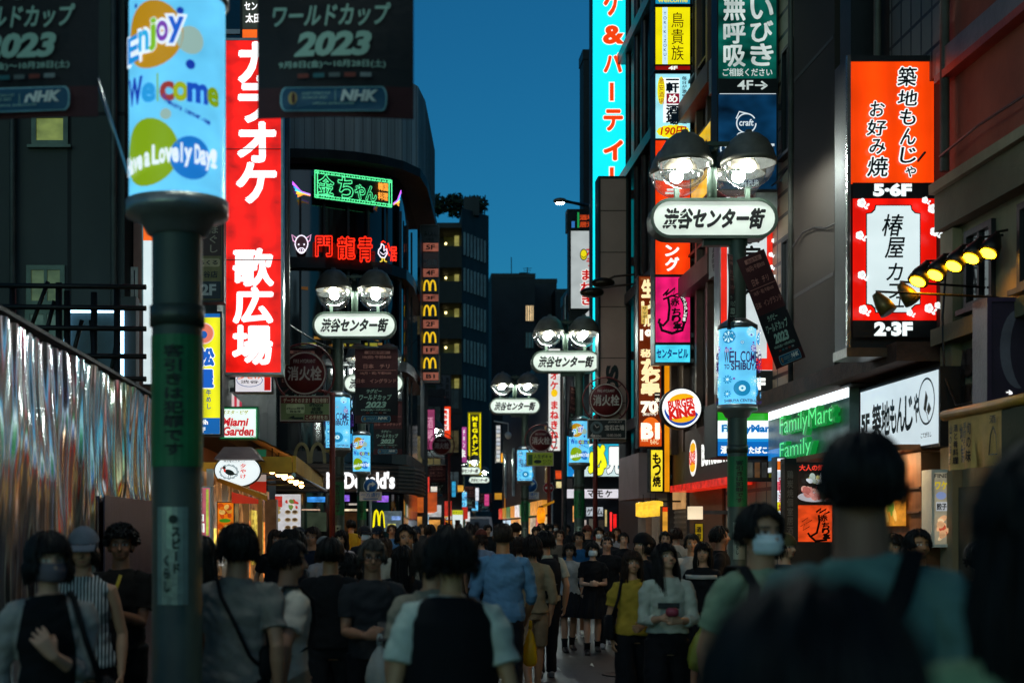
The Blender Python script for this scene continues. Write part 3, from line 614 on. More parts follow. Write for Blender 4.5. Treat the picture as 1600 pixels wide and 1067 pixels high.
def print_day(cv, r, z0, z1):
    H = z1-z0; Z = lambda f: z1-f*H
    OR, LI, BL = em('c9930f', .75, .05), em('8fb50a', .75, .05), em('1f7fd8', .8, .05); B2 = em('1a3fb0', .8, 0); WH = em('e8f6ff', 1, 0); LG = em('9fc0b8', .8, 0)
    for u, f, q in ((-.2, .06, .012), (.05, .11, .018), (.1, .37, .024), (.1, .9, .02), (-.02, .62, .028)): cv.disc(u, Z(f), q, B2 if f != .62 else LG, 2, 12)
    cv.disc(.10, Z(.25), .068, LG); cv.disc(-.10, Z(.22), .165, OR); cv.disc(-.12, Z(.80), .165, LI); cv.disc(.105, Z(.83), .105, BL)
    for ps in (0, 1):
        u = -.27
        for ch, c, w in zip('Enjoy', ('1e90e0', '28b0e8', '7fc020', '7a3bb0', '1e60d0'), (.10, .055, .03, .052, .062)):
            zc = Z(.285)+.10*((u+.27)/.3); dz = .03 if ch in 'jy' else 0; up = .045 if ch in 'noy' else .075
            if ps == 0: cv.text(ch, u, zc+up, u+w, zc-.045-dz, WH, .10 if ch != 'j' else .05, 0)
            else: cv.text(ch, u, zc+up, u+w, zc-.045-dz, em(c, .9, 0), .03, 0)
            u += w+.008
    u = -.25
    for ch, c, w in zip('Welcome', ('1a3fb0', '2a9ce0', '7fb010', '9a3030', 'a0b010', '1a50c0', '80a010'), (.105, .065, .022, .055, .06, .095, .065)):
        cv.text(ch, u, Z(.505)+(.075 if ch in 'Wl' else .035), u+w, Z(.505)-.045, em(c, .9, 0), .045); u += w+.006
    for i, ch in enumerate('Shibuya Center-Gai'):
        a = i/17; 
        if ch != ' ': cv.text(ch, -.03+.012*i*1.05, Z(.545+.11*a**.6)+.018, -.03+.012*i*1.05+.011, Z(.545+.11*a**.6), B2, .03)
    u = -.255
    for i, ch in enumerate('Have a Lovely Day!'):
        w = .028 if ch not in 'Hvy' else .032
        if ch == ' ': u += .014; continue
        if ch in 'Lm': w = .034
        up = .055 if ch in 'HLDdlb!' else .032
        zc = Z(.87)+.045*sin(i/17*2.2)
        cv.text(ch, u, zc+up, u+w*.9, zc-.03-(.02 if ch == 'y' else 0), WH, .04); u += w
def print_welcome(cv, r, z0, z1):
    H = z1-z0; Z = lambda f: z1-f*H; A, B_, C, D = em('1d8fc4', .8, 0), em('7a55b8', .8, 0), em('8fdcf0', 1, 0), em('c8f2fa', 1, 0); K = em('3a1a6a', .5, 0); PK = em('b89ad0', .8, 0)
    rr = random.Random(9)
    for k in range(5): u0 = -.75+.3*k; cv.poly([(u0, z0), (u0+.3, z0), (u0+.3, z0+.07), (u0, z0+.07)], PK)
    for f0 in (-.52, 0, .52):
        for u, f, q, mm in ((-.16, .12, .085, A), (.12, .06, .07, C), (.16, .27, .05, B_), (-.18, .3, .03, B_), (.0, .2, .025, A)): cv.disc(u+f0, Z(f), q, mm, 3, 16); cv.petals(u+f0, Z(f), q*.9, D, 8)
        cv.disc(.0+f0, Z(.8), .1, A, 4, 20); cv.disc(.0+f0, Z(.8), .04, D, 3, 14); cv.disc(.0+f0, Z(.8), .015, A, 2, 10)
        for u, f, q in ((-.17, .68, .06), (.17, .7, .075), (.15, .86, .05), (-.17, .87, .05)): cv.petals(u+f0, Z(f), q, C if u > 0 else A, 9); cv.disc(u+f0, Z(f), q*.3, D, 2, 10)
        for k in range(7): cv.disc(f0-.22+rr.random()*.44, Z(rr.random()), .014, B_, 2, 8)
        u = -.2+f0
        for ch in 'WELCOME': cv.text(ch, u, Z(.40)+.075+.008*rr.random(), u+.052, Z(.40)-.06, K, .01); u += .059
        cv.text('TO', -.2+f0, Z(.515)+.03, -.14+f0, Z(.515)-.03, K, .02); cv.text('SHIBUYA', -.12+f0, Z(.515)+.045, .2+f0, Z(.515)-.045, K, .03)
        cv.text('SHIBUYA CENTER-GAI', -.2+f0, z0+.055, .2+f0, z0+.02, K, .02)
GREEN = mat('17693a', .5, 0, .25, 4, .1); GINK = mat('0d2318', .6, 0, .1)
def street_lamp(label, xp, Y, sg, style, pr=.125, heads=True):
    t = thing('street_lamp', label, 'street lamp', (xp, Y, 0), 'street lamps along the shopping street')
    m = MB(); m.lathe([(.19, 0), (.19, .12), (pr, .16), (pr, 3.24)], xp, Y, POLEC, 28); m.lathe([(pr*.9, 4.26), (pr*.9, 5.5)], xp, Y, POLEC, 20); m.build('pole', t)
    r = .25; z0, z1 = 3.3, 4.28
    m = MB(); m.lathe([(.125, z0-.17), (.15, z0-.16), (.19, z0-.09), (r+.005, z0-.075), (r+.005, z0), (.1, z0)], xp, Y, mat('8e918e', .32, .55), 32); m.build('lantern_base', t); m = MB(); m.lathe([(.1, z1), (r+.01, z1), (r+.01, z1+.05), (.12, z1+.14), (.1, z1+.14)], xp, Y, STEEL, 32); m.build('lantern_cap', t)
    m = MB(); m.lathe([(r-.012, z0), (r-.012, z1)], xp, Y, CY, 48)
    cv = CvC(m, cyl(xp, Y, r-.011), .0002); (print_day if style == 'day' else print_welcome)(cv, r, z0, z1); m.build('lantern', t)
    m = MB(); fn = cyl(xp, Y, pr+.004); R = pr+.004; n = 14
    for i in range(n): a0, a1 = R*radians(-110+220*i/n), R*radians(-110+220*(i+1)/n); m.add([fn(a0, 1.98, 0), fn(a1, 1.98, 0), fn(a1, 2.63, 0), fn(a0, 2.63, 0)], [(0, 1, 2, 3)], GREEN, True)
    CvC(m, fn, .002).vtext('客引きは犯罪です', -.055, 2.58, .055, 2.03, GINK, .045); m.build('notice', t)
    m = MB()
    for i in range(6): a0, a1 = R*radians(-38+70*i/6), R*radians(-38+70*(i+1)/6); m.add([fn(a0, 1.3, .003), fn(a1, 1.3, .003), fn(a1, 1.78, .003), fn(a0, 1.78, .003)], [(0, 1, 2, 3)], mat('7f8a80', .35, .4, .2, 6), True)
    cv = CvC(m, fn, .002); cv.l = 3; cv.disc(.0, 1.72, .022, GINK, 2, 12); cv.vtext('スピード', -.01, 1.69, .035, 1.45, GINK, .05); cv.vtext('くらし', -.05, 1.55, -.012, 1.36, GINK, .05); m.build('plate', t)
    m = MB(); m.lathe([(pr+.006, 2.68), (pr+.012, 2.68), (pr+.012, 2.78), (pr+.006, 2.78)], xp, Y, mat('3e463d', .4, .2), 24); m.build('band', t)
    if not heads: return t
    cx = xp+sg*.33; zc = 5.70; hw, hh, q = .80, .235, .15
    def stad(k, dy):
        p = []
        for sx, a in ((1, -90), (-1, 90)):
            for i in range(13): th = radians(a+180*i/12); p.append((cx+sx*(hw-hh)+(hh+k)*cos(th), Y+dy, zc+(hh+k)*sin(th)))
        return p
    m = MB(); a, b_ = stad(.025, -q), stad(.025, q); n = len(a); c_ = stad(-.015, -q); e_ = stad(-.015, -q+.03)
    m.add(a+b_, [(i, (i+1) % n, n+(i+1) % n, n+i) for i in range(n)], POLEC); m.poly(b_, POLEC)
    m.add(a+c_, [(i, (i+1) % n, n+(i+1) % n, n+i) for i in range(n)], POLEC); m.add(c_+e_, [(i, (i+1) % n, n+(i+1) % n, n+i) for i in range(n)], POLEC)
    m.box(min(xp, cx)-.12, max(xp, cx)+.12, Y-.06, Y+.06, zc-hh-.1, zc-hh-.0255, POLEC)
    for sx in (-.46, .46): m.box(cx+sx-.03, cx+sx+.03, Y-.03, Y+.03, zc+hh+.025, zc+hh+.2, POLEC)
    ns = m.build('name_sign', t)
    m = MB(); f_ = stad(-.0155, -q+.02); m.poly(f_, LAMPW); cv = Cv(m, lambda u, v, d: Vector((cx+u, Y-q+.02-d, zc+v)), .003)
    cv.text('渋谷センター街', -.66, .12, .66, -.125, INK, .055, .32)
    for k in range(3):  # slits through the first character, as on the sign
        cv.line([(-.67, .05-.07*k), (-.36, .065-.07*k)], .009, LAMPW)
    m.build('sign_face', ns)
    m = MB(); m.tube([(cx, Y, zc+hh+.0255), (cx, Y, 6.72)], .065, POLEC, 14); m.build('lamp_post', t)
    m = MB()
    for sy in (-.27, .27): m.bar((cx-.41, Y+sy, 6.62), (cx+.41, Y+sy, 6.62), .06, .05, POLEC)
    m.bar((cx, Y-.27, 6.59), (cx, Y+.27, 6.59), .06, .05, POLEC); m.build('arm', t)
    for sx in (-.41, .41):
        for sy in (-.27, .27):
            x, y = cx+sx, Y+sy; m = MB()
            m.lathe([(.01, 6.80), (.04, 6.80), (.05, 6.76), (.14, 6.74), (.24, 6.66), (.31, 6.54), (.345, 6.43), (.355, 6.42), (.355, 6.36), (.335, 6.36)], x, y, DOME, 28); m.lathe([(.335, 6.36), (.325, 6.43), (.2, 6.62), (.02, 6.68)], x, y, DIN, 28); hd = m.build('lamp_head', t)
            m = MB(); pr2 = [(.333*cos(a), 6.365-.31*sin(a)) for a in [pi/2*i/9 for i in range(10)]]; m.lathe(pr2, x, y, GLB, 28); m.build('globe', hd)
            m = MB(); m.ball((x, y, 6.335), (.088, .088, .078), LB, 14, 10); m.build('bulb', hd)
    return t
street_lamp('nearest street lamp with round bubble printed lantern, green notice and steel plate', PX(277, 7.1), 7.1, 1, 'day')
street_lamp('street lamp with flower printed lantern before the convenience store cube sign', PX(1152, 18.5), 18.5, -1, 'w')
street_lamp('street lamp with flower printed lantern beside the iron red hydrant pole', PX(528, 28), 28, 1, 'w')
street_lamp('street lamp with bubble printed lantern before the cyan and yellow sign', PX(905, 34), 34, -1, 'day')
street_lamp('street lamp with bubble printed lantern before the burger fascia', PX(565, 39), 39, 1, 'day')
street_lamp('street lamp with dark dome and oval sign above the yellow green plate', PX(820, 46), 46, -1, 'w')
street_lamp('street lamp beside the floor directory, oval sign before pink panels', PX(656, 66), 66, 1, 'w')
street_lamp('street lamp far along before the yellow black store sign', PX(724, 95), 95, 1, 'w')
street_lamp('street lamp farthest along, small oval sign above the van', PX(742, 112), 112, 1, 'w')
street_lamp('street lamp far along with pale lantern left of the orange paper lantern', PX(828, 88), 88, -1, 'w')
# single arm lamp against the sky
t = thing('arm_lamp', 'single curved arm lamp lit against the evening sky', 'street lamp', P(924, 322, 39.9)); m = MB()
m.tube([P(926, 322, 39.9), P(910, 320, 39.6), P(895, 317, 39.3), P(880, 314, 39)], [.05, .05, .04, .05], DARK, 8); m.build('arm', t)
m = MB(); c = P(875, 314, 39); m.ball(c, (.19, .16, .08), DOME, 14, 8); m.build('lamp_head', t)
m = MB(); m.ball(c-Vector((0, 0, .045)), (.13, .11, .06), em('eaf6ff', 30, 0), 12, 8); m.build('bulb', t)
for (u, v, d, lb) in ((942, 440, 33.0, 'upper bronze flood lamp on bar before the brown fin'), (925, 455, 32.6, 'lower bronze flood lamp on bar before the brown fin')):
    t = thing('flood_lamp', lb, 'flood lamp', P(985, v-8, d)); m = MB(); m.tube([P(1000, v-12, d), P(960, v-8, d), P(u+10, v-4, d)], .025, BROWN, 8); m.build('arm', t)
    m = MB(); m.ball(P(u, v+2, d), (.28, .2, .12), mat('3a2a20', .35, .6), 16, 8); m.build('shade', t)
# ---------------------------------------------------------------- banners of the world cup on lamp poles
BK = mat('101318', .8, 0, .2, 3, .1); BT = mat('8fb0a0', .8, 0, .1, 3, 0); MAR = mat('3a1216', .8, 0, .2, 3, .1); BADG = mat('0c4a66', .7, 0, .15); MAR2 = mat('a06a60', .8, 0, .1, 3, 0); GOLD = mat('a88a4a', .6, 0, .2)
def banner(label, xc, Y, z0, w=.78, h=1.46, pole=None, tilt=None, curl=0.0, drop=None):
    x0 = xc-w/2; A = Matrix.Rotation(tilt[0], 3, 'Z') @ Matrix.Rotation(tilt[1], 3, 'Y') if tilt else Matrix.Identity(3); top = Vector((xc, Y, z0+h))
    def fn(u, v, d):   # u 0..1, v 0..1 from the top, d towards the viewer
        p = Vector(((u-.5)*w, -d+.03*sin(u*4+v*3+xc)*v+curl*v*v, -v*h)); return top+A @ p
    t = thing('hanging_banner', label, 'banner', top, 'rugby banners on the lamp poles')
    m = MB(); n = 12
    def sheet(v0, v1, mm, d): m.add([fn(i/n, v0+(v1-v0)*j/6, d) for j in range(7) for i in range(n+1)], [(j*(n+1)+i, j*(n+1)+i+1, (j+1)*(n+1)+i+1, (j+1)*(n+1)+i) for j in range(6) for i in range(n)], mm)
    sheet(0, .52, MAR, 0); sheet(.52, .895, BK, 0); sheet(.895, 1, MAR, 0); sheet(0, 1, mat('241416', .8), -.006)
    cv = Cv(m, fn, .0022); C = lambda s_, u0, v0, u1, v1, mm=BT, o=.03, sh=.22: cv.text(s_, u0, v0, u1, v1, mm, o, sh)
    cv.rrect(.22, .03, .82, .07, .015, MAR2); C('放送予定', .3, .035, .74, .065, MAR, .02, 0)
    C('10(日) 午前8:00', .18, .09, .84, .14, MAR2, .03, 0); C('日本　チリ', .2, .205, .8, .265, MAR2, .03, 0); cv.line([(.04, .29), (.96, .29)], .006, MAR2)
    C('18(月・祝) 午前4:00', .12, .31, .84, .35, MAR2, .03, 0); C('日本　イングランド', .04, .405, .96, .46, MAR2, .03, 0)
    C('ラグビー', .27, .545, .62, .595); C('ワールドカップ', .1, .615, .85, .69); C('2023', .25, .715, .72, .79, BT, .05); C('9月8日(金)〜10月28日(土)', .14, .81, .82, .838, BT, .02, 0)
    for k, c in enumerate(('6a2a20', '1f5a60', '505a5a', '6a2a20', '707a7a')): cv.rect(.26+.1*k, .855, .33+.1*k, .87, mat(c, .8, 0, .1))
    cv.rrect(.15, .902, .83, .985, .035, mat('7fb0b8', .7)); cv.rrect(.16, .906, .82, .981, .032, BADG); C('NHK', .54, .918, .76, .952, PAINTW, .05); cv.rect(.5, .915, .504, .965, BT)
    cv.ell(.23, .943, .028, .022, GOLD, rot=0); cv.ell(.235, .943, .012, .019, MAR); C('RUGBY WORLD CUP', .29, .925, .47, .933, BT, .01); C('FRANCE 2023', .29, .94, .45, .948, BT, .01); C('OFFICIAL BROADCASTER', .36, .962, .62, .969, BT, .01)
    m.build('cloth', t)
    if pole is not None:
        m = MB(); e = 1 if xc > pole else -1; m.tube([(pole+.12*e, Y, z0+h+.03), (xc+e*w/2, Y, z0+h+.03)], .018, STEEL, 8); m.build('rod', t)
        if e < 0: m = MB(); m.tube([(xc-e*w/2*.98, Y-.01, z0+.2), (pole+.25*e, Y, z0-.28)], .010, STEEL, 6); m.build('stay', t)
    return t
p1 = PX(277, 7.1); banner('blurred black rugby banner hanging just left of the nearest lamp', p1-.78, 7.1, 3.72, pole=p1); banner('blurred black rugby banner hanging just right of the nearest lamp', p1+.79, 7.1, 3.72, pole=p1)
p2 = PX(528, 28); banner('maroon and black rugby banner beside the red karaoke sign, partly behind the fire hydrant disc', p2-.72, 28, 3.80, pole=p2, w=.82); banner('crisp maroon and black rugby banner with two match times below the oval lamp sign', p2+.76, 27.9, 3.78, pole=p2, w=.84)
p3 = PX(565, 39); banner('smaller maroon rugby banner just behind the crisp one', p3+.72, 38.9, 3.76, pole=p3)
p4 = PX(1152, 18.5); banner('rugby banner swung out and tilted across the lamp before the white flower sign', p4+.12, 18.3, 3.72, w=.42, h=1.5, tilt=(.25, -.40)); banner('maroon rugby banner turned nearly edge on left of the same lamp', p4-.16, 18.2, 4.25, w=.35, h=.95, tilt=(1.15, -.12))
p5 = PX(905, 34); banner('red edged rugby banner turned nearly edge on beside the fin sign', p5-.15, 33.9, 3.9, w=.34, h=1.2, tilt=(.95, .1)); 
p6 = PX(656, 66); banner('distant dark rugby banner below the oval sign by pink panels', p6+.75, 65.9, 3.25, pole=p6, w=.9)
p7 = PX(724, 95); banner('far dark rugby banner before the yellow black store sign', p7+.35, 94.9, 3.2, w=.9); p8 = PX(742, 112); banner('farthest maroon rugby banner above the white van', p8+.8, 111.9, 3.2, w=1.1)
# ---------------------------------------------------------------- hydrant discs and small plates
HR = mat('5e1a1c', .45, .1, .25, 4, .05); HW = mat('b9a59c', .5, 0, .15)
def hydrant(label, u, v, Y, r, wide=None, plate=None, pole=None):
    c = P(u, v, Y); t = thing('hydrant_sign', label, 'sign', c, 'red fire hydrant discs'); fn = lambda a, b, d: Vector((c.x+a, Y-d, c.z+b))
    m = MB(); m.lathe([(.01, 0), (r, 0), (r, .03), (.01, .03)], 0, 0, HR, 36); m.v = [Vector((p.x+c.x, Y+.04-p.z, p.y+c.z)) for p in m.v]
    cv = Cv(m, fn, .003); cv.l = 4; cv.ring(0, 0, r*.93, r*.93, r*.06, HW); cv.text('消火栓', -r*.76, r*.3, r*.76, -r*.32, HW, .03); cv.text('FIRE HYDRANT', -r*.5, r*.62, r*.5, r*.46, HW, .01); m.build('disc', t)
    m = MB(); m.tube([(c.x+r*1.35*cos(a), Y+.05, c.z+r*1.35*sin(a)) for a in [2*pi*i/32 for i in range(33)]], .018, HR, 6, False)
    for a in (.8, 2.3, 3.9, 5.5): m.tube([(c.x+r*.98*cos(a), Y+.05, c.z+r*.98*sin(a)), (c.x+r*1.35*cos(a), Y+.05, c.z+r*1.35*sin(a))], .012, HR, 6)
    m.build('hoop', t)
    if pole: 
        m = MB(); m.tube([(pole, Y+.09, 0), (pole, Y+.09, c.z-r*.9), (c.x, Y+.09, c.z-r*.6), (c.x, Y+.09, c.z+r*.9)], .055, mat('6a2622', .5, .1), 10); m.build('pole', t)
    return t
hydrant('fire hydrant disc on the red pole left of the flower lantern', 476, 583, 27, .42, pole=PX(519, 27))
hydrant('fire hydrant disc before the brown fin above the watch plate', 947, 625, 33.4, .40, pole=PX(931, 33.4))
hydrant('fire hydrant disc above the yellow green plate', 845, 688, 45.3, .37, pole=PX(858, 45.3))
hydrant('fire hydrant disc half hidden by a lamp dome near pink signs', 690, 696, 62, .42, pole=PX(702, 62))
YG = mat('7d8a5a', .6, 0, .15)
def plate(label, x0, y0, x1, y1, Y, m0, draw):
    a, b = P(x0, y1, Y), P(x1, y0, Y); t = thing('advert_plate', label, 'sign', ((a.x+b.x)/2, Y, a.z)); m = MB(); m.box(a.x-.02, b.x+.02, Y+.004, Y+.03, a.z-.02, b.z+.02, HW); m.build('backing', t)
    m = MB(); m.poly([(a.x, Y, a.z), (b.x, Y, a.z), (b.x, Y, b.z), (a.x, Y, b.z)], m0); draw(Cv(m, front(Y), .003)); m.build('print', t); return t
def d_(cv):
    cv.rect(439, 620, 514, 630, mat('6a2018', .6)); cv.text('データそのまま！即日修理！', 443, 622, 512, 629, mat('d8c8a8', .6), .02); cv.rrect(447, 631, 476, 646, 3, mat('c9d0a0', .6)); cv.text('iPhone修理', 448, 636, 475, 640, GINK, .02); cv.text('救急便', 453, 641, 470, 645, GINK, .02)
    cv.text('iPhone', 484, 629, 505, 635, GINK, .02); cv.text('修理', 487, 636, 501, 642, GINK, .03); cv.text('救急便', 485, 642, 505, 647, GINK, .02); cv.rect(476, 648, 514, 656, mat('6a2018', .6)); cv.text('この手前を右', 478, 649, 512, 655, mat('d8c8a8', .6), .02); cv.poly([(450, 653), (460, 649), (460, 652), (474, 652), (474, 655), (460, 655)], GINK)
plate('iphone repair plate in yellow green under the left hydrant disc', 439, 620, 514, 656, 26.9, YG, d_)
def d_(cv):
    cv.ell(932, 668, 10, 10, mat('5a6468', .3, .6)); cv.ell(932, 668, 6, 6, BLACK); cv.line([(932, 668), (929, 663)], 1, HW); cv.line([(932, 668), (936, 666)], 1, HW); cv.text('宝石広場', 945, 664, 975, 672, HW, .03); cv.text('JEWELRY', 950, 658, 972, 661, HW, .01); cv.poly([(922, 681), (926, 676), (926, 679), (930, 679), (930, 683), (926, 683)], HW); cv.text('60m', 931, 679, 939, 683, HW, .02); cv.text('10:00-20:00', 948, 678, 970, 682, HW, .01)
plate('black watch shop plate with clock dial beneath the middle hydrant disc', 919, 656, 977, 684, 33.3, BLACK, d_)
def d_(cv):
    cv.rect(825, 710, 832, 726, mat('2a5a20', .6)); cv.text('人生ポキャ', 834, 710, 862, 716, GINK, .03); cv.ell(840, 721, 6, 3, GINK); cv.text('サンプル', 848, 718, 862, 722, GINK, .02); cv.text('グッズ', 848, 723, 860, 726, GINK, .02)
plate('bright yellow green plate under the far hydrant disc', 823, 707, 864, 727, 45.2, mat('a8b828', .5, 0, .1), d_)
# road signs
RBL, RRD = mat('1b5a9a', .4, 0, .1, 3, 0), mat('a01c24', .4, 0, .1, 3, 0)
def roadsign(label, kind, u, v, Y, r, px, top=None):
    c = P(u, v, Y); t = thing('road_sign', label, 'road sign', (PX(px, Y), Y, 0)); x = PX(px, Y); m = MB(); m.tube([(x, Y+.06, 0), (x, Y+.06, c.z+r)], .035, mat('9a9a98', .4, .3), 8); m.build('post', t)
    m = MB(); m.lathe([(.01, 0), (r, 0), (r, .02), (.01, .02)], 0, 0, RBL if kind == 'arrow' else RRD, 28); m.v = [Vector((p.x+c.x, Y+.02-p.z, p.y+c.z)) for p in m.v]
    cv = Cv(m, lambda a, b, d: Vector((c.x+a*r, Y-d, c.z+b*r)), .004); cv.l = 1; cv.ring(0, 0, .94, .94, .07, PAINTW)
    if kind == 'arrow': cv.line([(-.32, -.55), (-.3, 0), (-.1, .25), (.25, .28)], .24, PAINTW); cv.poly([(.2, .6), (.68, .25), (.2, -.1)], PAINTW)
    else: cv.rect(-.62, .17, .62, -.17, PAINTW)
    m.build('disc', t)
    if kind == 'arrow':
        m = MB(); a = P(u, v+16, Y); m.box(a.x-.3, a.x+.3, Y-.0, Y+.02, a.z-.12, a.z+.12, mat('c9b9b0', .5)); cv = Cv(m, lambda p, q, d: Vector((a.x+p, Y-d, a.z+q)), .004); cv.text('一方通行', -.25, .1, .25, -.02, RBL, .02); cv.line([(-.2, -.07), (.2, -.07)], .03, RBL); m.build('lower_plate', t)
    return t
roadsign('round blue arrow sign under the left bubble lantern', 'arrow', 579, 759, 43 if 0 else 38, .20, 579); roadsign('round blue arrow sign on a thin post in mid street', 'arrow', 828, 758, 47, .25, 824)
roadsign('no entry disc by the corner of the burger restaurant', 'no', 645, 782, 55, .25, 643); roadsign('no entry disc beside the orange paper lantern', 'no', 857, 762, 56, .22, 863)
# ---------------------------------------------------------------- shop signs
CAT = 'sign'
RD = em('f21408', 1.3, .30, 2.2, .75); OR_ = em('ff4404', 1.2, .2, 1.6); WB = em('dcecee', .95, .08); YL = em('f2e000', 1.0, .1); CYN = em('12e6f6', 1.15, .03, .5); REDT = em('f03008', 1.0, 0); DKT = em('0a2028', .2, 0)
ORT = em('ff6a10', 1.0, .15, 3); GRN = em('1f8a1c', .85, .1); BLU = em('0a64b4', .85, .12); WW = em('f4f6f0', 1.15, .06); LBL = em('9fe4f4', 1.0, .12, 2); PINK = em('e8186c', 1.1, .2, 2.5, 1.1)
GREYL = mat('9a9a98', .6, 0, .2)
# red karaoke sign, left
def d_(cv):
    for ch, y0, y1, x0, x1 in (('カ', 68, 128, 374, 428), ('ラ', 133, 190, 374, 420), ('オ', 193, 252, 373, 429), ('ケ', 256, 316, 371, 430), ('歌', 390, 446, 366, 426), ('広', 450, 504, 366, 425), ('場', 510, 568, 365, 424)): cv.text(ch, x0, y0, x1, y1, PW, .045)
    for y in (233, 406): cv.rect(353, y, 439, y+1.5, em('6a0806', .5, 0))
sign('karaoke_sign', 'very tall red lit karaoke sign with bold white letters', CAT, 353, 64, 439, 582, 24.3, RD, d_, .35, .04, STEEL, None, -3.0)
def d_(cv):
    cv.rect(379, -40, 402, 44, mat('8a7868', .6)); cv.text('セン', 382, 4, 402, 16, PW, .03); cv.text('太田', 384, 22, 408, 36, PW, .03); cv.rect(379, 47, 402, 60, ORT)
sign('tower_sign', 'grey and orange sign stub above the red karaoke sign', CAT, 378, -40, 405, 60, 24.6, mat('7a6a5c', .6), d_, .3, .03, DARK, None, -3.0)
# beef bowl sign, massage sign
def d_(cv):
    cv.rect(280, 490, 344, 496, BLU); cv.ell(318, 521, 17, 17, em('f4c8b8', .9, 0)); cv.ell(318, 521, 15, 15, em('e87860', .9, 0)); cv.ell(318, 523, 6, 6, em('1a5ab0', .9, 0)); 
    cv.text('松', 311, 545, 334, 571, em('1560c8', .9, 0), .07, 0, WW, .12); cv.text('屋', 311, 579, 333, 605, em('1560c8', .9, 0), .07, 0, WW, .12); cv.vtext('牛めし', 322, 608, 331, 640, em('14508a', .8, 0), .03); cv.vtext('定食', 308, 618, 316, 650, em('14508a', .8, 0), .03)
    cv.rect(280, 653, 344, 678, BLU); cv.text('24h', 311, 656, 325, 663, WW, .04); cv.text('1F', 313, 668, 321, 675, WW, .04)
sign('beef_bowl_sign', 'yellow and blue lit beef bowl restaurant sign by the dark lamp post', CAT, 290, 490, 344, 678, 22, em('e8e410', 1.05, .08, 1.3, 1), d_, .3, .03, DARK, None, -3.3)
def d_(cv):
    cv.rect(300, 350, 346, 400, mat('3a2220', .6)); cv.vtext('ほぐし', 324, 352, 342, 396, mat('8a7a6a', .6), .02); cv.rrect(300, 404, 344, 417, 4, mat('a08c6a', .6)); cv.text('らくる', 312, 407, 340, 414, INK, .03); cv.text('谷店', 318, 424, 340, 434, INK, .03); cv.rect(300, 440, 345, 467, mat('14202c', .6)); cv.text('2F', 315, 445, 337, 461, GREYL, .04)
sign('massage_sign', 'unlit tan massage parlour sign above the yellow beef bowl sign', CAT, 296, 346, 347, 469, 22.2, mat('6a5f38', .6), d_, .3, .03, DARK, None, -3.2)
def d_(cv): cv.rect(222, 300, 240, 376, ORT)
sign('strip_sign', 'narrow white lit strip sign with orange top behind the nearest lamp post', CAT, 224, 300, 242, 600, 23.8, WB, d_, .3, .02, STEEL, None, -3.75)
def d_(cv):
    cv.vtext('E5ロ国', 302, 768, 321, 832, WW, .04); cv.rect(322, 764, 326, 836, em('c8d850', .7, .3, 6))
sign('menu_stand_sign', 'pink lit vertical menu panel at the left shop front', CAT, 301, 762, 328, 838, 21, em('c86070', .8, .3, 3), d_, .25, .02, PAINTW)
def d_(cv):
    cv.text('パスタ・ピザ', 346, 641, 388, 647, em('b0a820', .9, 0), .03, .2); cv.text('Miami', 347, 653, 388, 665, em('d01828', .9, 0), .04, .2); cv.text('Garden', 349, 667, 396, 680, em('d01828', .9, 0), .04, .2); cv.ring(373, 661, 0.01, 0.01, .01, WW)
    for a in ((344, 637, 402, 639), (344, 683, 402, 685), (344, 637, 346, 685), (400, 637, 402, 685)): cv.rect(*a, em('1a8a50', .8, .1))
sign('pasta_sign', 'white lit pasta restaurant sign with red script and green border', CAT, 344, 637, 402, 685, 25, em('e0f2ec', 1.15, .06), d_, .25, .02, mat('1d6a44', .5), None, -3.0)
def d_(cv):
    cv.text('少せけ', 372, 583, 408, 592, ORT, .04); cv.ring(390, 594, 20, 10, 1.2, em('7a8ab0', .8, 0)); cv.rect(413, 588, 423, 610, em('e02018', .8, .2)); cv.text('渋谷', 376, 594, 404, 599, INK, .02)
sign('small_shop_sign', 'small white lit sign with wavy outline just below the red karaoke sign', CAT, 368, 586, 424, 612, 26, em('e8e4ea', .95, .1), d_, .25, .02, DARK, None, -3.0)
# ornament: red white stripe awning
t = thing('striped_awning', 'red and white striped panel beside the pasta sign', 'awning', P(362, 640, 26.5)); m = MB()
for i in range(8): a, b = 346+i*4, 350+i*4; m.poly([P(a, 600+(a-346)*.9, 26.5), P(b, 600+(b-346)*.9, 26.6), P(b, 640, 26.6), P(a, 640, 26.5)], em('d83048' if i % 2 else 'f0e4e4', .65, .1))
m.build('fabric', t)
# oval quail sign
t = thing('oval_sign', 'oval white lit tavern sign with a quail and red letters', CAT, P(371, 757, 23.4)); m = MB(); c = P(371, 735, 23.4); e = [(.37*cos(2*pi*i/36), .255*sin(2*pi*i/36)) for i in range(36)]
m.add([(c.x+x*k, c.y+y, c.z+z*k) for y, k in ((0, 1.05), (.16, 1.05)) for x, z in e], [(i, (i+1) % 36, 36+(i+1) % 36, 36+i) for i in range(36)], DARK); m.poly([(c.x+x*1.05, c.y+.16, c.z+z*1.05) for x, z in e], DARK); m.build('case', t)
m = MB(); m.poly([(c.x+x, c.y, c.z+z) for x, z in e], em('eaf4f6', 1.0, .05)); cv = Cv(m, front(23.4)); K = em('101418', .2, 0); R_ = em('e03020', .9, 0)
for k in range(12): cv.ell(358+12*cos(k*pi/6), 737+9*sin(k*pi/6), 3.6, 3.2, em('a8b4b8', .8, 0))
cv.ell(358, 737, 12, 9, em('eaf4f6', 1.0, .05)); cv.ell(359, 738, 8, 4.2, K, rot=20); cv.ell(351, 731, 2.4, 3, K); cv.ell(351.5, 735, 1.6, 2.6, R_); cv.poly([(365, 739), (372, 741), (365, 742)], K); cv.line([(358, 741), (357, 747)], .7, K); cv.line([(361, 741), (361, 747)], .7, K); cv.poly([(349, 730), (346.5, 731), (349, 732)], R_)
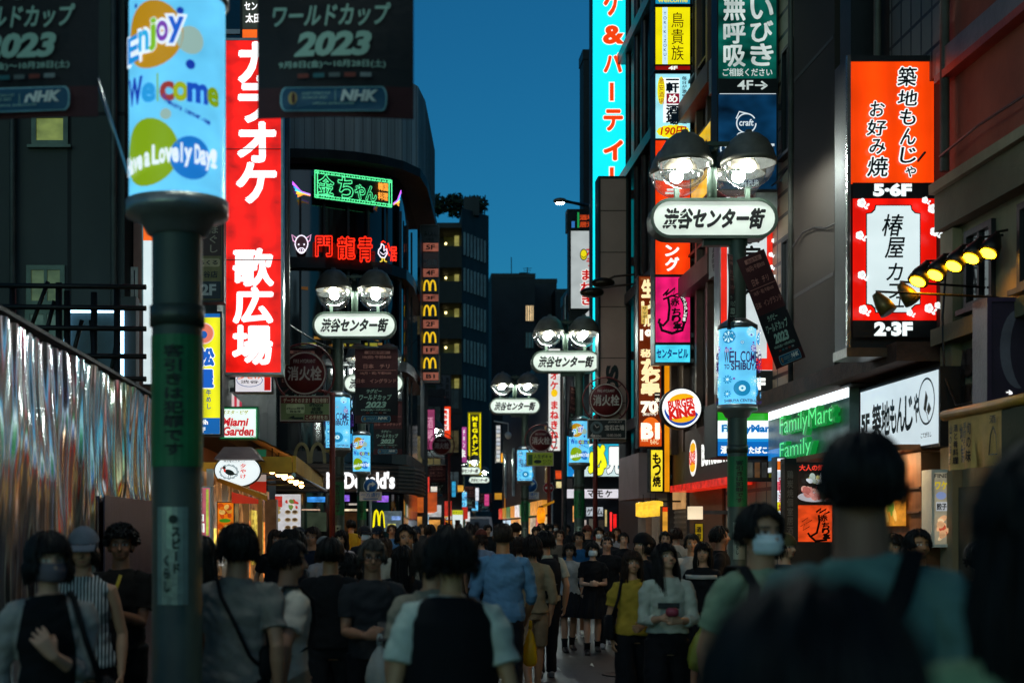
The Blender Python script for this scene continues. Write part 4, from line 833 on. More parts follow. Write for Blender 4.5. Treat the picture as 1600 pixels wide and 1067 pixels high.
cv.vtext('夕やけ', 375, 724, 386, 748, R_, .03); cv.text('神谷屋のスタンド', 350, 719, 384, 722.5, K, .01); m.build('face', t)
m = MB(); 
for x0, x1, y0, y1 in ((352, 395, 697, 700), (336, 402, 716, 719)): pass
q = [P(350, 698, 23.6), P(392, 698, 23.6), P(407, 717, 23.0), P(334, 717, 23.0)]; m.add(q+[v+Vector((0, .9, 0)) for v in q], [(0, 1, 2, 3), (4, 7, 6, 5), (0, 3, 7, 4), (1, 5, 6, 2), (0, 4, 5, 1), (3, 2, 6, 7)], mat('6a5e5c', .6, .2)); m.build('hood', t)
sign('yellow_board', 'plain mustard board behind the oval quail sign', 'board', 314, 722, 350, 746, 23.9, em('b07c14', .45, .2), None, .15, .01, BROWN)
# awnings left
AWN = mat('b08a48', .8, 0, .25, 2, .15); AWY = mat('d09a2a', .7, 0, .2)
t = thing('brown_awning', 'long sloping brown canvas awning with mustard valance over the left shops', 'awning', (-2.2, 24, 2.9)); m = MB()
za, zb = 3.6, 2.95; a0 = (-3.0, 24.6, za); a1 = (-3.0, 33.5, za); b0 = (-1.7, 24.2, zb); b1 = (-1.6, 33.5, zb)
m.poly([a0, a1, b1, b0], AWN); m.poly([(p[0], p[1], p[2]-.03) for p in (a0, a1, b1, b0)], AWN); m.build('canvas', t)
m = MB(); m.box(-1.72, -1.66, 24.2, 33.5, 2.66, 2.945, AWY); m.box(-3.0, -1.73, 24.15, 24.22, 2.66, 2.93, AWY); m.build('valance', t)
m = MB(); m.tube([(-1.7, 24.2, 2.62), (-1.6, 33.5, 2.62)], .04, STEEL, 8)
for y in (25.5, 28.5, 31.5): m.tube([(-3, y, 2.7), (-1.7, y, 2.7)], .025, STEEL, 6)
m.build('frame', t)
t = thing('small_awning', 'short ochre awning edge below the oval quail sign', 'awning', (-2.6, 20, 2.5)); m = MB()
m.add([P(338, 745, 23.5), P(418, 775, 21.4), P(418, 783, 21.4), P(338, 752, 23.5), P(338, 745, 24.2), P(418, 772, 24), P(418, 783, 24), P(338, 752, 24.2)], [(0, 3, 2, 1), (4, 5, 6, 7), (0, 1, 5, 4), (3, 7, 6, 2), (1, 2, 6, 5), (0, 4, 7, 3)], AWY); m.build('canvas', t)
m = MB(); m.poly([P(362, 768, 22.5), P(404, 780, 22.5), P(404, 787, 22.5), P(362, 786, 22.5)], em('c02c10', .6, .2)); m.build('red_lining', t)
for y in (24.6, 26, 27.4, 29, 30.6, 32.4):
    t = thing('awning_bulb', 'small warm bulb hung in the row beneath the brown awning', 'lamp', (-2.1, y, 2.72), 'bulbs under the brown awning'); m = MB(); m.ball((-2.1, y, 2.72), (.06, .06, .07), em('ffc070', 22, 0), 10, 8); m.build('bulb', t); m = MB(); m.tube([(-2.1, y, 2.78), (-2.1, y, 3.1)], .012, BLACK, 5); m.build('flex', t)
# left shop fronts
def flat(name, label, cat, x0, y0, x1, y1, Y, m0, draw=None, fr=DARK, depth=.06): return sign(name, label, cat, x0, y0, x1, y1, Y, m0, draw, depth, .012, fr)
def food(cols, n, seed, rx=5, ry=4):
    def f(cv, x0, y0, x1, y1):
        r = random.Random(seed)
        for i in range(n): x, y = x0+rx+r.random()*(x1-x0-2*rx), y0+ry+r.random()*(y1-y0-2*ry); cv.ell(x, y, rx*(.6+.6*r.random()), ry*(.6+.6*r.random()), em(r.choice(cols), .75, .25, 9), n=14, rot=r.random()*90)
    return f
fo = food(('e8a030', 'd86a10', 'f0c060', 'c84a10'), 14, 1)
def d_(cv): fo(cv, 340, 786, 364, 812); cv.ell(352, 813, 9, 3, em('4a9a20', .7, .2)); fo(cv, 340, 818, 364, 842)
flat('burger_poster', 'tall orange lit burger poster in the left shop front', 'poster', 340, 785, 365, 846, 22.6, em('e87a10', .85, .25, 3), d_)
fo2 = food(('d8b0a0', 'c83830', 'f0e0d8', '6a8a40'), 12, 2, 4, 3)
def d_(cv):
    cv.rect(430, 775, 441, 792, em('d84038', .6, .3, 6)); fo2(cv, 444, 776, 468, 796); fo3 = food(('5a4a38', '8a7a5a', 'a89878'), 9, 3, 5, 3)
    for y in (800, 812, 824):
        for x in (448, 459): cv.ell(x+2, y, 5, 3.6, em('c8b89a', .6, .2)); cv.ell(x+2, y-.6, 3.6, 2.4, em('6a5030', .5, .3, 9))
    for y in (794, 800, 812): cv.ell(435, y, 4, 3, em('b8a060', .5, .3, 8))
flat('menu_board', 'white lit noodle menu board with photos of bowls under the brown awning', 'poster', 430, 772, 470, 836, 30, em('d0d2d8', .8, .15, 4), d_)
t = thing('shop_front', 'narrow lit shop fronts with pale posts under the brown awning', 'shop front', (-3, 25, 0)); m = MB()
m.box(-3.0, -2.97, 21, 33.9, 0, 2.6, em('b07a48', .5, .8, 1.6)); m.build('interior', t)
rs = random.Random(4)
for k in range(9):
    y = 21.3+k*1.4; m = MB(); wallbox(m, wallx(-2.965, 1), y, y+.8, rs.uniform(.6, 1.2), rs.uniform(1.7, 2.3), 0, .04, em(rs.choice(('ffd890', 'f0f0e8', 'ff9040', 'e84838', 'ffe060')), rs.uniform(.6, 1.2), .5, 6)); m.build('lit_poster', t)
for y in (22.5, 24.5, 26.2, 28, 31): m = MB(); m.box(-2.96, -2.86, y, y+.12, 0, 2.65, PAINTW); m.build('post', t)
m = MB(); m.box(PX(414, 29), PX(432, 29), 29, 29.4, 0, PZ(780, 29), mat('8a8680', .4, .4)); m.build('pillar', t)
m = MB(); m.box(PX(398, 31), PX(430, 31), 31, 31.3, PZ(742, 31), PZ(700, 31), mat('9a8a80', .5)); m.build('side_panel', t)
t = thing('tricolour_panel', 'green white and red lit panel behind the oval quail sign', 'sign', P(415, 760, 25.5)); m = MB()
for y0, y1, c in ((702, 730, '1d6a4c'), (730, 752, 'd8c8c0'), (752, 770, 'c83020')): m.poly([P(390, y1, 25.5), P(406+10, y1, 25.5), P(406+10, y0, 25.5), P(390, y0, 25.5)], em(c, .45, .15))
m.build('panel', t)
# neon signs on the round building
def neon(mb, pts, m, r=.02, off=.22, n=6): mb.tube([kpt(u, v, off) for u, v in pts], r, m, n)
NG = em('58f09a', 1.6, 0); NO = em('ffa03a', 1.5, 0); NR = em('ff2a14', 1.7, 0); NP = em('d060ff', 1.7, 0); NBl = em('3a8aff', 1.7, 0); NY = em('f0d040', 1.5, 0); NC = em('50d8f0', 1.4, 0)
kf = lambda u, v, d: kpt(u, v, .2+d)
t = thing('green_neon_sign', 'green neon sign in a key pattern border with orange corner letters', 'neon sign', kpt(552, 322, .2)); m = MB()
for i in range(12):
    a, b = 490+i*10.2, 490+(i+1)*10.2; s0, s1 = (a-490)*.13, (b-490)*.13
    m.poly([kpt(a, 263+s0, .16), kpt(b, 263+s1, .16), kpt(b, 310+s1, .16), kpt(a, 310+s0, .16)], BLACK)
m.build('panel', t)
SL = lambda u, v: v+(u-490)*.13
m = MB()
for a in range(492, 610, 8): neon(m, [(a, SL(a, 266)), (a+6, SL(a+6, 266)), (a+6, SL(a+6, 270)), (a+2.5, SL(a+2, 270)), (a+2.5, SL(a+2, 268))], NG, .014); neon(m, [(a, SL(a, 308)), (a+6, SL(a+6, 308)), (a+6, SL(a+6, 304)), (a+2.5, SL(a+2, 304)), (a+2.5, SL(a+2, 306))], NG, .014)
for v in (266, 270, 304, 308): neon(m, [(a, SL(a, v)) for a in range(492, 614, 12)], NG, .008)
for a in (492, 496, 608, 612): neon(m, [(a, SL(a, 266)), (a, SL(a, 308))], NG, .012)
m.build('border', t)
m = MB(); cv = Cv(m, lambda u, v, d: kpt(u, SL(u, v), .19+d), .004)
for ch, a, b in (('金', 497, 521), ('ち', 529, 551), ('ゃ', 555, 570), ('ん', 572, 588)): cv.text(ch, a, 272 if ch in '金ち' else 280, b, 302, NG, .05); cv.text(ch, a, 272 if ch in '金ち' else 280, b, 302, BLACK, .012)
cv.text('韓国', 591, 272, 606, 284, NO, .03); cv.text('料理', 591, 287, 606, 299, NO, .03); m.build('letters', t)
for u0, sx, lb in ((487, -1, 'rainbow neon wing left of the green neon sign'), (614, 1, 'rainbow neon wing right of the green neon sign')):
    t = thing('neon_wing', lb, 'neon sign', kpt(u0, 310, .2)); k = 1 if sx < 0 else .42; sh = 0 if sx < 0 else 14
    for i, c in enumerate((NP, NBl, NC, NY, NO)):
        m = MB()
        for j in range(3): o = i*5+j*1.6; neon(m, [(u0+sx*(2)*k, 306+sh-j), (u0+sx*(16-i)*k, 300+sh+i*2-o*.2), (u0+sx*(30-2*i)*k, 284+sh+i*5+j*2)], c, .013)
        m.build('feather', t)
t = thing('red_neon_sign', 'row of red neon characters across dark curved glass', 'neon sign', kpt(540, 410, .2)); m = MB()
cv = Cv(m, lambda u, v, d: kpt(u, v, .19+d), .004)
for ch, a, b, v0, v1 in (('門', 494, 518, 370, 400), ('龍', 528, 554, 371, 404), ('青', 560, 581, 371, 408)): cv.text(ch, a, v0, b, v1, NR, .06); cv.text(ch, a, v0, b, v1, mat('200806', .6), .008)
for ch, a, b, v0, v1 in (('居', 610, 620, 386, 408),): cv.text(ch, a, v0, b, v1, NR, .03)
m.build('letters', t)
m = MB(); neon(m, [(603, 384), (606, 395), (609, 400)], NR, .02); neon(m, [(606, 380), (610, 392)], NR, .02); m.build('stroke', t)
t = thing('neon_pig', 'white outlined neon pig head on the curved glass', 'neon sign', kpt(470, 398, .2)); m = MB(); W1 = em('f0e8f8', 1.5, 0); cv = Cv(m, kf, .004)
cv.ell(471, 382, 10, 14, em('50303a', .35, 0)); head = [(471+10*cos(a)*(1-.25*max(0, sin(a))), 382+14*sin(a)) for a in [2*pi*i/24 for i in range(25)]]; neon(m, head, W1, .014, .24)
for sx in (-1, 1): neon(m, [(471+sx*8, 372), (471+sx*15, 367), (471+sx*13, 376), (471+sx*9, 379)], em('e8a8d0', 1.3, 0), .014, .24); neon(m, [(471+sx*4.5, 381), (471+sx*4, 383)], W1, .02, .24)
neon(m, [(471+5*cos(a), 391+3.4*sin(a)) for a in [2*pi*i/14 for i in range(15)]], W1, .012, .24)
for sx in (-1, 1): neon(m, [(471+sx*1.8, 390), (471+sx*1.8, 392)], W1, .014, .25)
m.build('tube', t)
t = thing('neon_rooster', 'white neon rooster with yellow feet right of the red characters', 'neon sign', kpt(598, 408, .2)); m = MB()
neon(m, [(596, 381), (600, 384), (600, 392), (604, 389), (605, 396), (601, 403), (595, 402), (591, 396), (592, 390), (595, 387), (596, 381)], W1, .016, .24); neon(m, [(594, 394), (599, 398), (603, 395)], W1, .012, .24); m.build('body', t)
m = MB(); neon(m, [(596, 379), (599, 377), (602, 379)], NR, .018, .24); m.build('comb', t)
m = MB(); neon(m, [(597, 403), (597, 408), (594, 409)], NY, .014, .24); neon(m, [(600, 403), (601, 408), (604, 409)], NY, .014, .24); m.build('feet', t)
t = thing('yellow_arch_light', 'small yellow lit letter M of arches by the burger restaurant door', 'sign', P(592, 824, 39)); m = MB(); cv = Cv(m, front(38.5), .004); YA = em('e8d800', 1.2, .1)
for k in range(2): cv.l = k*10; cv.line([(588+1.2*i*0+(-4.5+i*1.5 if True else 0), 824-27*sin(pi*i/6)**.5) for i in range(7)], 3.2, YA)
cv.line([(588+4.5*1+i*1.4, 824-26*sin(pi*i/6)**.5) for i in range(7)], 2, YA); m.build('arches', t)
# floor directory column
FD = em('c87058', .42, .25, 3); YM = em('f0c010', 1.0, 0)
def d_(cv):
    cv.rect(658, 354, 685, 379, mat('5a6064', .5)); cv.text('みんみん', 663, 362, 682, 370, INK, .02); cv.text('2号店', 666, 372, 678, 377, INK, .02)
    for y0, y1, s_ in ((380, 393, '5F'), (420, 433, '4F'), (460, 471, '3F'), (500, 513, '2F'), (541, 553, '1F'), (582, 594, 'B1')): cv.rect(658, y0, 685, y1, FD); cv.text(s_, 666, y0+3, 679, y1-3, INK, .03)
    cv.rect(658, 395, 685, 419, em('2a1c1c', .3, .2)); cv.text('門龍青', 661, 406, 683, 415, GREYL, .02)
    for y0 in (435, 474, 516, 556): cv.rect(658, y0, 685, y0+23, em('0c0c10', .2, 0)); march(cv, 662, y0+4, 681, y0+20, YM, 2.6)
sign('floor_directory', 'tall narrow floor directory column with yellow arch panels', CAT, 658, 353, 685, 595, 46, BLACK, d_, .3, .03, mat('5a5c5e', .4, .6), None, .9)
# cyan karaoke and party sign
def d_(cv):
    R2 = em('f4420a', 1.0, 0); w = em('fff0e0', 1.2, 0)
    for ch, y0, y1 in (('ケ', -14, 24), ('&', 42, 68), ('パ', 84, 113), ('テ', 173, 204), ('ィ', 221, 250)): cv.text(ch, 944, y0, 972, y1, R2, .045, 0, w, .075)
    cv.rect(951, 129, 960, 160, w); cv.rect(952.5, 130.5, 958.5, 158.5, R2); cv.rect(951, 261, 960, 279, w); cv.rect(952.5, 262.5, 958.5, 279, R2)
sign('cyan_sign', 'huge cyan lit party sign with orange letters rising beyond the frame', CAT, 926, -60, 987, 690, 34.6, CYN, d_, .4, .03, DARK, None, 5.7)
t = thing('brown_fin_sign', 'tall unlit brown fin with black letters in front of the cyan sign', CAT, P(958, 690, 33.6)); a, b = P(938, 690, 33.6), P(978, 279, 33.6)
FIN = mat('b08578', .5, .15, .15, .7, .05); m = MB(); m.box(a.x, b.x, 33.6, 34.1, a.z, b.z, FIN); m.build('panel', t)
m = MB()
for x0, x1 in ((a.x-.05, a.x), (b.x, b.x+.05)): m.box(x0, x1, 33.57, 34.13, a.z, b.z+.05, BLACK)
m.box(a.x, b.x, 33.57, 34.13, b.z, b.z+.05, BLACK)
for v in (330, 395, 480, 560, 630): m.box(a.x, b.x, 33.594, 33.6, PZ(v, 33.6), PZ(v, 33.6)+.02, BROWN)
m.build('frame', t)
m = MB(); cv = Cv(m, front(33.59), .004)
for k in range(1):
    bx = glyph('SOS')[0]
for i, ch in enumerate('SOS'): cv.text(ch, 946+1, 574+i*20, 965+1, 591+i*20, INK, .06, rot=-90)
m.build('lettering', t)
m = MB()
for v in (310, 415, 562): m.box(b.x+.05, XR, 33.8, 33.95, PZ(v, 33.8), PZ(v, 33.8)+.2, mat('4a2024', .5, .3))
m.build('bracket', t)
# centre building stack: one column of sign boxes
CB = 27.0
def stack(name, label, y0, y1, m0, draw, x0=1024, x1=1078): return sign(name, label, CAT, x0, y0, x1, y1, CB, m0, draw, .4, .02, DARK, 'sign boxes of the centre building column', XR)
stack('sign_box', 'topmost cyan sliver box of the narrow sign column', -40, 7, em('1aa0d0', .9, .2), lambda cv: cv.text('welcome', 1028, -3, 1074, 4, em('e8e040', 1, 0), .02))
def d_(cv):
    B = em('4a1008', .3, 0); cv.rect(1035, 12, 1043, 101, em('c8e8f8', 1.0, 0)); cv.vtext('TORIKIZOKU!', 1035.5, 18, 1042.5, 96, em('1a2a4a', .3, 0), .01)
    cv.text('鳥', 1049, 20, 1068, 44, B, .0); cv.text('貴', 1049, 46, 1068, 70, B, .0); cv.text('族', 1049, 72, 1068, 95, B, .0)
stack('sign_box', 'yellow box with thin brown characters in the sign column', 12, 102, em('f0e208', 1.05, .1), d_)
stack('sign_box', 'thin red floor strip beneath the yellow box', 103, 110, em('b01010', .7, .3), lambda cv: cv.text('4F', 1045, 104, 1058, 109.5, WW, .04))
def d_(cv):
    R2 = em('a01838', .7, 0); cv.rect(1036, 122, 1062, 192, em('f4fcfc', 1.1, .1)); cv.ell(1033, 142, 6, 22, em('f0e010', 1.0, 0)); cv.vtext('激安酒場', 1028.5, 122, 1038, 164, em('b02030', .6, 0), .0)
    for ch, y in (('一', 119), ('軒', 130), ('酒', 165), ('場', 180)): cv.text(ch, 1041, y, 1060, y+15 if ch != '一' else y+12, em('06182a', .3, 0), .05)
    cv.rect(1041, 147, 1061, 163, R2); cv.text('め', 1044, 149, 1058, 161, WW, .04); cv.vtext('毎日が激安・品質が自慢', 1064.5, 120, 1073, 195, em('102a5a', .4, 0), .02)
    for i in range(14): a = pi*2*i/14; cv.ell(1051+20*cos(a), 207+7*sin(a), 6, 3.5, em('f4e010', 1.0, 0), n=10)
    cv.ell(1051, 207, 20, 8, em('f4e010', 1.0, 0)); cv.text('190円', 1031, 200, 1071, 214, em('d03010', .8, 0), .03, .15)
stack('sign_box', 'pale blue tavern box with black characters and a price in the column', 116, 217, em('9ce4f0', 1.1, .15), d_)
def d_(cv):
    cv.ring(1051, 245, 16, 17, 2.5, WW); cv.ell(1051, 247, 12, 12, em('e02010', .9, 0)); cv.text('カ', 1040, 268, 1062, 288, WW, .04); cv.text('ラ', 1040, 296, 1062, 314, WW, .04)
    cv.text('ン', 1040, 384, 1060, 400, WW, .05); cv.text('グ', 1040, 403, 1060, 423, WW, .05)
stack('sign_box', 'long orange red box behind the near lamp globes', 220, 429, em('ff3c08', 1.15, .14, 2.5, 1.1), d_)
def d_(cv):
    K = em('1a0818', .25, 0); cv.line([(1036, 462), (1045, 452), (1040, 462), (1055, 450), (1052, 462), (1066, 456), (1060, 465), (1050, 462), (1036, 468)], 3.2, K)
    cv.line([(1044, 466), (1046, 480), (1044, 500), (1036, 509), (1029, 504), (1031, 498)], 4, K); cv.line([(1031, 506), (1034, 516), (1050, 521), (1066, 516), (1070, 500)], 4.5, K)
    for ch, x, y in (('赤', 1048, 466), ('ち', 1050, 482), ('り', 1050, 493), ('亭', 1052, 505)): cv.text(ch, x, y, x+13, y+12, K, .05)
    cv.line([(1064, 462), (1070, 475), (1071, 490), (1068, 505)], 7, K); 
    for i, ch in enumerate('とうがらし料理'): cv.text(ch, 1063.5+4*sin(i/6*pi)+i*.4, 461+i*6, 1068+4*sin(i/6*pi)+i*.4, 466+i*6, WW, .03)
stack('sign_box', 'magenta pink box with a black chilli drawing in the column', 433, 535, PINK, d_)
stack('sign_box', 'small cyan lowest box of the narrow sign column', 539, 566, em('4ad8f4', 1.05, .2, 3), lambda cv: cv.text('センタービル', 1026, 545, 1075, 559, em('1450a0', .5, 0), .05))
# pub sign in brown, B1
def d_(cv):
    c1 = em('ffe8b0', 1.1, 0); w = em('fff6e0', 1.2, 0); cv.rect(1001, 434, 1015, 438, em('b06030', .5, 0))
    for ch, y in (('生', 438), ('ビ', 470)): cv.text(ch, 1003, y, 1022, y+26, c1, .06)
    cv.rect(1002, 478, 1012, 506, em('e8c060', .8, 0)); cv.vtext('サッポロ', 1003, 479, 1011, 505, em('4a2010', .2, 0), .02); cv.text('ル', 1006, 498, 1018, 510, c1, .05)
    cv.text('19', 1001, 516, 1018, 531, w, .06); cv.text('秘', 1001, 546, 1016, 558, c1, .05)
    for ch, y in (('た', 562), ('わ', 578), ('串', 598)): cv.text(ch, 1003, y, 1029, y+19, c1, .07)
    cv.rect(1022, 613, 1031, 629, INK); cv.vtext('一本', 1022.5, 613, 1030.5, 629, w, .03); cv.text('70', 1002, 628, 1026, 644, w, .06); cv.text('円', 1026, 636, 1032, 647, w, .02); cv.text('(税込77円)', 1004, 645, 1024, 650, w, .02)
    cv.ell(1016, 676, 17, 24, em('f06a18', 1.0, .1), 180, 360); cv.rect(999, 676, 1033, 697, em('d84c10', .9, .1)); cv.text('B1', 1003, 663, 1028, 684, w, .07); cv.text('もみじ', 1015, 686, 1028, 694, c1, .02); cv.text('居酒屋', 1001, 686, 1012, 690, c1, .01)
sign('pub_sign', 'tall brown lit pub sign with cream characters and prices', CAT, 998, 432, 1033, 698, 29.2, em('70280a', .75, .3, 1.5), d_, .3, .02, BLACK)
sign('amber_strip', 'plain amber lit strip beside the brown pub sign', CAT, 1038, 568, 1046, 768, 29.1, em('f0940c', .95, .15), None, .3, .015, BLACK, None, XR)
def d_(cv):
    K = em('30240a', .25, 0)
    for i, ch in enumerate('もつ焼'): cv.text(ch, 1020, 708+i*18, 1032, 724+i*18, K, .05)
sign('yellow_sign', 'bright yellow lit sign with black brush characters below the brown pub sign', CAT, 1017, 703, 1035, 767, 29.0, em('f8dc30', 1.1, .2, 3), d_, .3, .02, BLACK)
# round burger sign
t = thing('round_burger_sign', 'round white lit burger sign with yellow bun and blue swoosh', CAT, P(1065, 668, 26)); c = P(1065, 637.5, 26); r = .355
m = MB(); m.lathe([(.01, 0), (r+.03, 0), (r+.03, .22), (r+.01, .24), (r+.01, .2), (.01, .2)], 0, 0, DARK, 40); m.v = [Vector((p.x+c.x, 26.22-p.z, p.y+c.z)) for p in m.v]; m.build('case', t)
m = MB(); cv = Cv(m, front(26), .003); cv.ell(1065, 637.5, 30.4, 30.4, em('f4f6f2', 1.1, .05), n=40); YB_ = em('f2b010', 1.0, 0); RB_ = em('d82018', .95, 0); BB_ = em('1048a8', .9, 0)
cv.l += 1; p = [(1065+27.5*cos(radians(a)), 637.5+27.5*sin(radians(a))) for a in range(20, 175, 6)]; q = [(1064+25*cos(radians(a)), 634+23*sin(radians(a))) for a in range(174, 19, -6)]
m.add([cv.fn(u, v, cv.l*cv.eps) for u, v in p+q[:len(p)]], [(i, i+1, 2*len(p)-2-i, 2*len(p)-1-i) for i in range(len(p)-1)], BB_)
cv.ell(1065, 626, 20, 11, YB_, 183, 352, rot=-8); cv.ell(1067, 650, 20, 10, YB_, 0, 172, rot=-8)
cv.text('BURGER', 1044, 624, 1084, 636.5, RB_, .05, rot=-9); cv.text('KING', 1046, 638, 1085, 652, RB_, .07, rot=-9); m.build('face', t)
m = MB(); m.box(c.x+r, XR, 26.05, 26.15, c.z-.05, c.z+.05, STEEL); m.build('bracket', t)
# burger fascia on the wall
fn = wallx(XR-.05, -1); t = thing('burger_fascia', 'brown wall fascia with white burger lettering and round badge', CAT, (XR-.05, 24, 2.6)); m = MB()
wallbox(m, fn, 22.4, 27.1, 2.55, 3.55, .0, .1, mat('3a2a24', .5, .1)); m.build('board', t)
m = MB(); f2 = wallx(XR-.15, -1); cv = Cv(m, f2, .004); cv.text('BURGER KING', 25.6, 3.2, 22.6, 2.85, WW, .05); m.build('lettering', t); m = MB(); cv = Cv(m, f2, .004)
cv.ell(26.35, 3.02, .34, .34, em('f0f0ec', 1, 0)); cv.ell(26.35, 3.2, .24, .1, YB_); cv.ell(26.35, 2.86, .24, .1, YB_); cv.text('BURGER', 26.62, 3.14, 26.08, 3.03, RB_, .05); cv.text('KING', 26.6, 3.02, 26.1, 2.9, RB_, .05); m.build('badge', t)
m = MB(); wallbox(m, f2, 22.4, 27.0, 2.4, 2.52, -.1, .3, em('e02818', .8, .4, 5)); m.build('red_valance', t)
# convenience store cube sign
def d_(cv):
    cv.rect(1121, 631, 1212, 657, em('23a81c', .95, .12)); cv.rect(1121, 685, 1212, 690, em('1a90d8', .95, 0)); cv.rect(1121, 690, 1212, 712, em('0c6cc0', .9, .12)); cv.text('FamilyMart', 1128, 664, 1208, 678, em('0a78c8', .8, 0), .05); cv.text('たばこ', 1170, 698, 1198, 708, WW, .05)
    cv.ring(1133, 668, 3, 6, .7, em('30b0a0', .8, 0)); cv.text('酒', 1126, 697, 1140, 708, WW, .05)
sign('store_cube_sign', 'green white and blue lit convenience store box sign', CAT, 1121, 631, 1212, 712, 21.2, em('eef8fa', 1.2, .05), d_, .8, .02, DARK, None, XR)
# convenience store fascia on the wall
t = thing('store_fascia', 'long convenience store fascia with green outlined block letters and white light edge', CAT, (XR, 17, 2.5)); m = MB(); ff = wallx(XR-.02, -1)
wallbox(m, ff, 17.35, 21.1, 2.52, 3.42, .0, .12, mat('8fa0a0', .4, .2)); m.build('board', t)
m = MB(); f2 = wallx(XR-.14, -1); cv = Cv(m, f2, .004); cv.rect(21.08, 3.42, 17.36, 3.30, em('eefaff', 2.2, .05)); cv.rect(21.08, 2.86, 20.0, 2.7, em('1a80d0', .7, .2)); cv.rect(21.08, 2.60, 19.2, 2.53, em('f0f8ff', .9, .1)); m.build('light_band', t)
m = MB(); cv = Cv(m, f2, .012)
for k, (s_, z0, z1, u0, u1) in enumerate((('FamilyMart', 3.26, 2.95, 20.0, 17.6), ('Family', 2.90, 2.62, 20.0, 18.5))):
    for q in range(7): cv.l = 2+q; cv.text(s_, u0, z0, u1, z1, em('0f8a38', .6, .1), .05)
    cv.l = 10; cv.text(s_, u0, z0, u1, z1, em('5cf08a', .9, .1), -.006)
m.build('letters', t)
# white savoury pancake board
t = thing('pancake_house_board', 'big white lit wall board with black brush characters and oval crest', CAT, (XR, 16, 2.6)); fn = wallx(XR-.25, -1); m = MB(); a0, a1 = SY(1467, 5.45), SY(1345, 5.45)
zt, zb = PZ(577, a0), PZ(692, a0); wallbox(m, wr, a0-.03, a1+.03, zb-.03, zt+.03, .0, .249, DARK); m.build('case', t)
m = MB(); cv = Cv(m, fn, .003); cv.rect(a1, zt, a0, zb, em('d4e4ea', .95, .08)); K = em('0a1014', .15, 0)
L = a1-a0; U = lambda f: a1-f*L; V = lambda f: zt-f*(zt-zb)
cv.text('5F', U(.02), V(.38), U(.13), V(.62), K, .06)
for ch, f0, f1 in (('築', .18, .30), ('地', .31, .42), ('も', .43, .51), ('ん', .52, .62), ('じ', .63, .72), ('ゃ', .74, .80)): cv.text(ch, U(f0), V(.26), U(f1), V(.74) if ch != 'ゃ' else V(.66), K, .035)
cv.ring(U(.89), V(.4), .10*L*.9, .33*(zt-zb)*.95, .022, K); cv.poly([(U(.86), V(.5)), (U(.885), V(.25)), (U(.91), V(.35)), (U(.885), V(.56))], mat('4a4438', .5)); cv.poly([(U(.9), V(.52)), (U(.925), V(.42)), (U(.95), V(.52)), (U(.92), V(.6))], mat('4a4438', .5)); cv.line([(U(.9), V(.55)), (U(.93), V(.72))], .012, K); cv.text('こてがえし', U(.84), V(.83), U(.96), V(.9), K, .03); m.build('face', t)
# big orange hanging sign, right
OS = 15.0; t = thing('orange_hanging_sign', 'large orange and red double sign with black brush characters and white flowers', CAT, P(1394, 545, OS))
a, b = P(1328, 543, OS), P(1460, 88, OS); m = MB(); m.box(a.x-.02, b.x+.02, OS+.01, OS+.45, a.z, b.z, DARK); m.box(a.x-.04, a.x-.002, OS-.04, OS+.012, a.z, b.z, mat('8a8a88', .25, .9)); m.box(b.x+.002, b.x+.04, OS-.04, OS+.012, a.z, b.z, STEEL); m.box(a.x, b.x, OS-.02, OS+.009, b.z-.06, b.z, DARK); m.box(a.x-.04, b.x+.04, OS-.02, OS+.45, a.z-.1, a.z-.003, mat('5a5048', .3, .7)); m.build('case', t)
m = MB(); cv = Cv(m, front(OS), .003); cv.rect(1329, 97, 1459, 288, em('ff4406', 1.2, .12, 1.0, .8)); K = em('0a1c24', .2, 0); w = em('f0fafa', 1.1, 0)
def brush(s_, x0, x1, ys):
    for ch, y0, y1 in ys: cv.text(ch, x0, y0, x1, y1, K, .02, .1, w, .085)
brush('', 1402, 1432, (('築', 106, 135), ('地', 142, 166))); brush('', 1405, 1429, (('も', 172, 196), ('ん', 202, 227), ('じ', 232, 256))); brush('', 1413, 1429, (('ゃ', 262, 278),))
brush('', 1357, 1380, (('お', 161, 184),)); brush('', 1352, 1382, (('好', 190, 214),)); brush('', 1356, 1380, (('み', 220, 243),)); brush('', 1352, 1384, (('焼', 248, 278),))
cv.rect(1329, 288, 1459, 312, mat('0c1014', .4, 0, .1)); cv.text('5·6F', 1363, 291, 1419, 308, w, .06)
cv.rect(1329, 313, 1459, 502, em('ec1408', 1.15, .12, 1.2, .8)); cv.rect(1329, 503, 1459, 529, mat('0c1014', .4, 0, .1)); cv.text('2·3F', 1364, 506, 1420, 525, w, .06)
def scal(x0, y0, x1, y1, r, m0):
    cv.poly([(x0+r*.0, y0+r), (x0+r*.6, y0+r*.9), (x0+r, y0+r*.5), (x0+r*1.1, y0), (x1-r*1.1, y0), (x1-r, y0+r*.5), (x1-r*.6, y0+r*.9), (x1, y0+r), (x1, y1-r), (x1-r*.6, y1-r*.9), (x1-r, y1-r*.5), (x1-r*1.1, y1), (x0+r*1.1, y1), (x0+r, y1-r*.5), (x0+r*.6, y1-r*.9), (x0, y1-r)], m0)
scal(1349, 323, 1434, 491, 13, K); scal(1350.5, 324.5, 1432.5, 489.5, 13, em('dcecee', .98, .06))
for ch, x, y, s_ in (('椿', 1374, 338, 33), ('屋', 1378, 374, 31), ('カ', 1380, 414, 26), ('フ', 1384, 446, 22), ('ェ', 1392, 466, 16)): cv.text(ch, x, y, x+s_, y+s_*1.02, K, .015, .2)
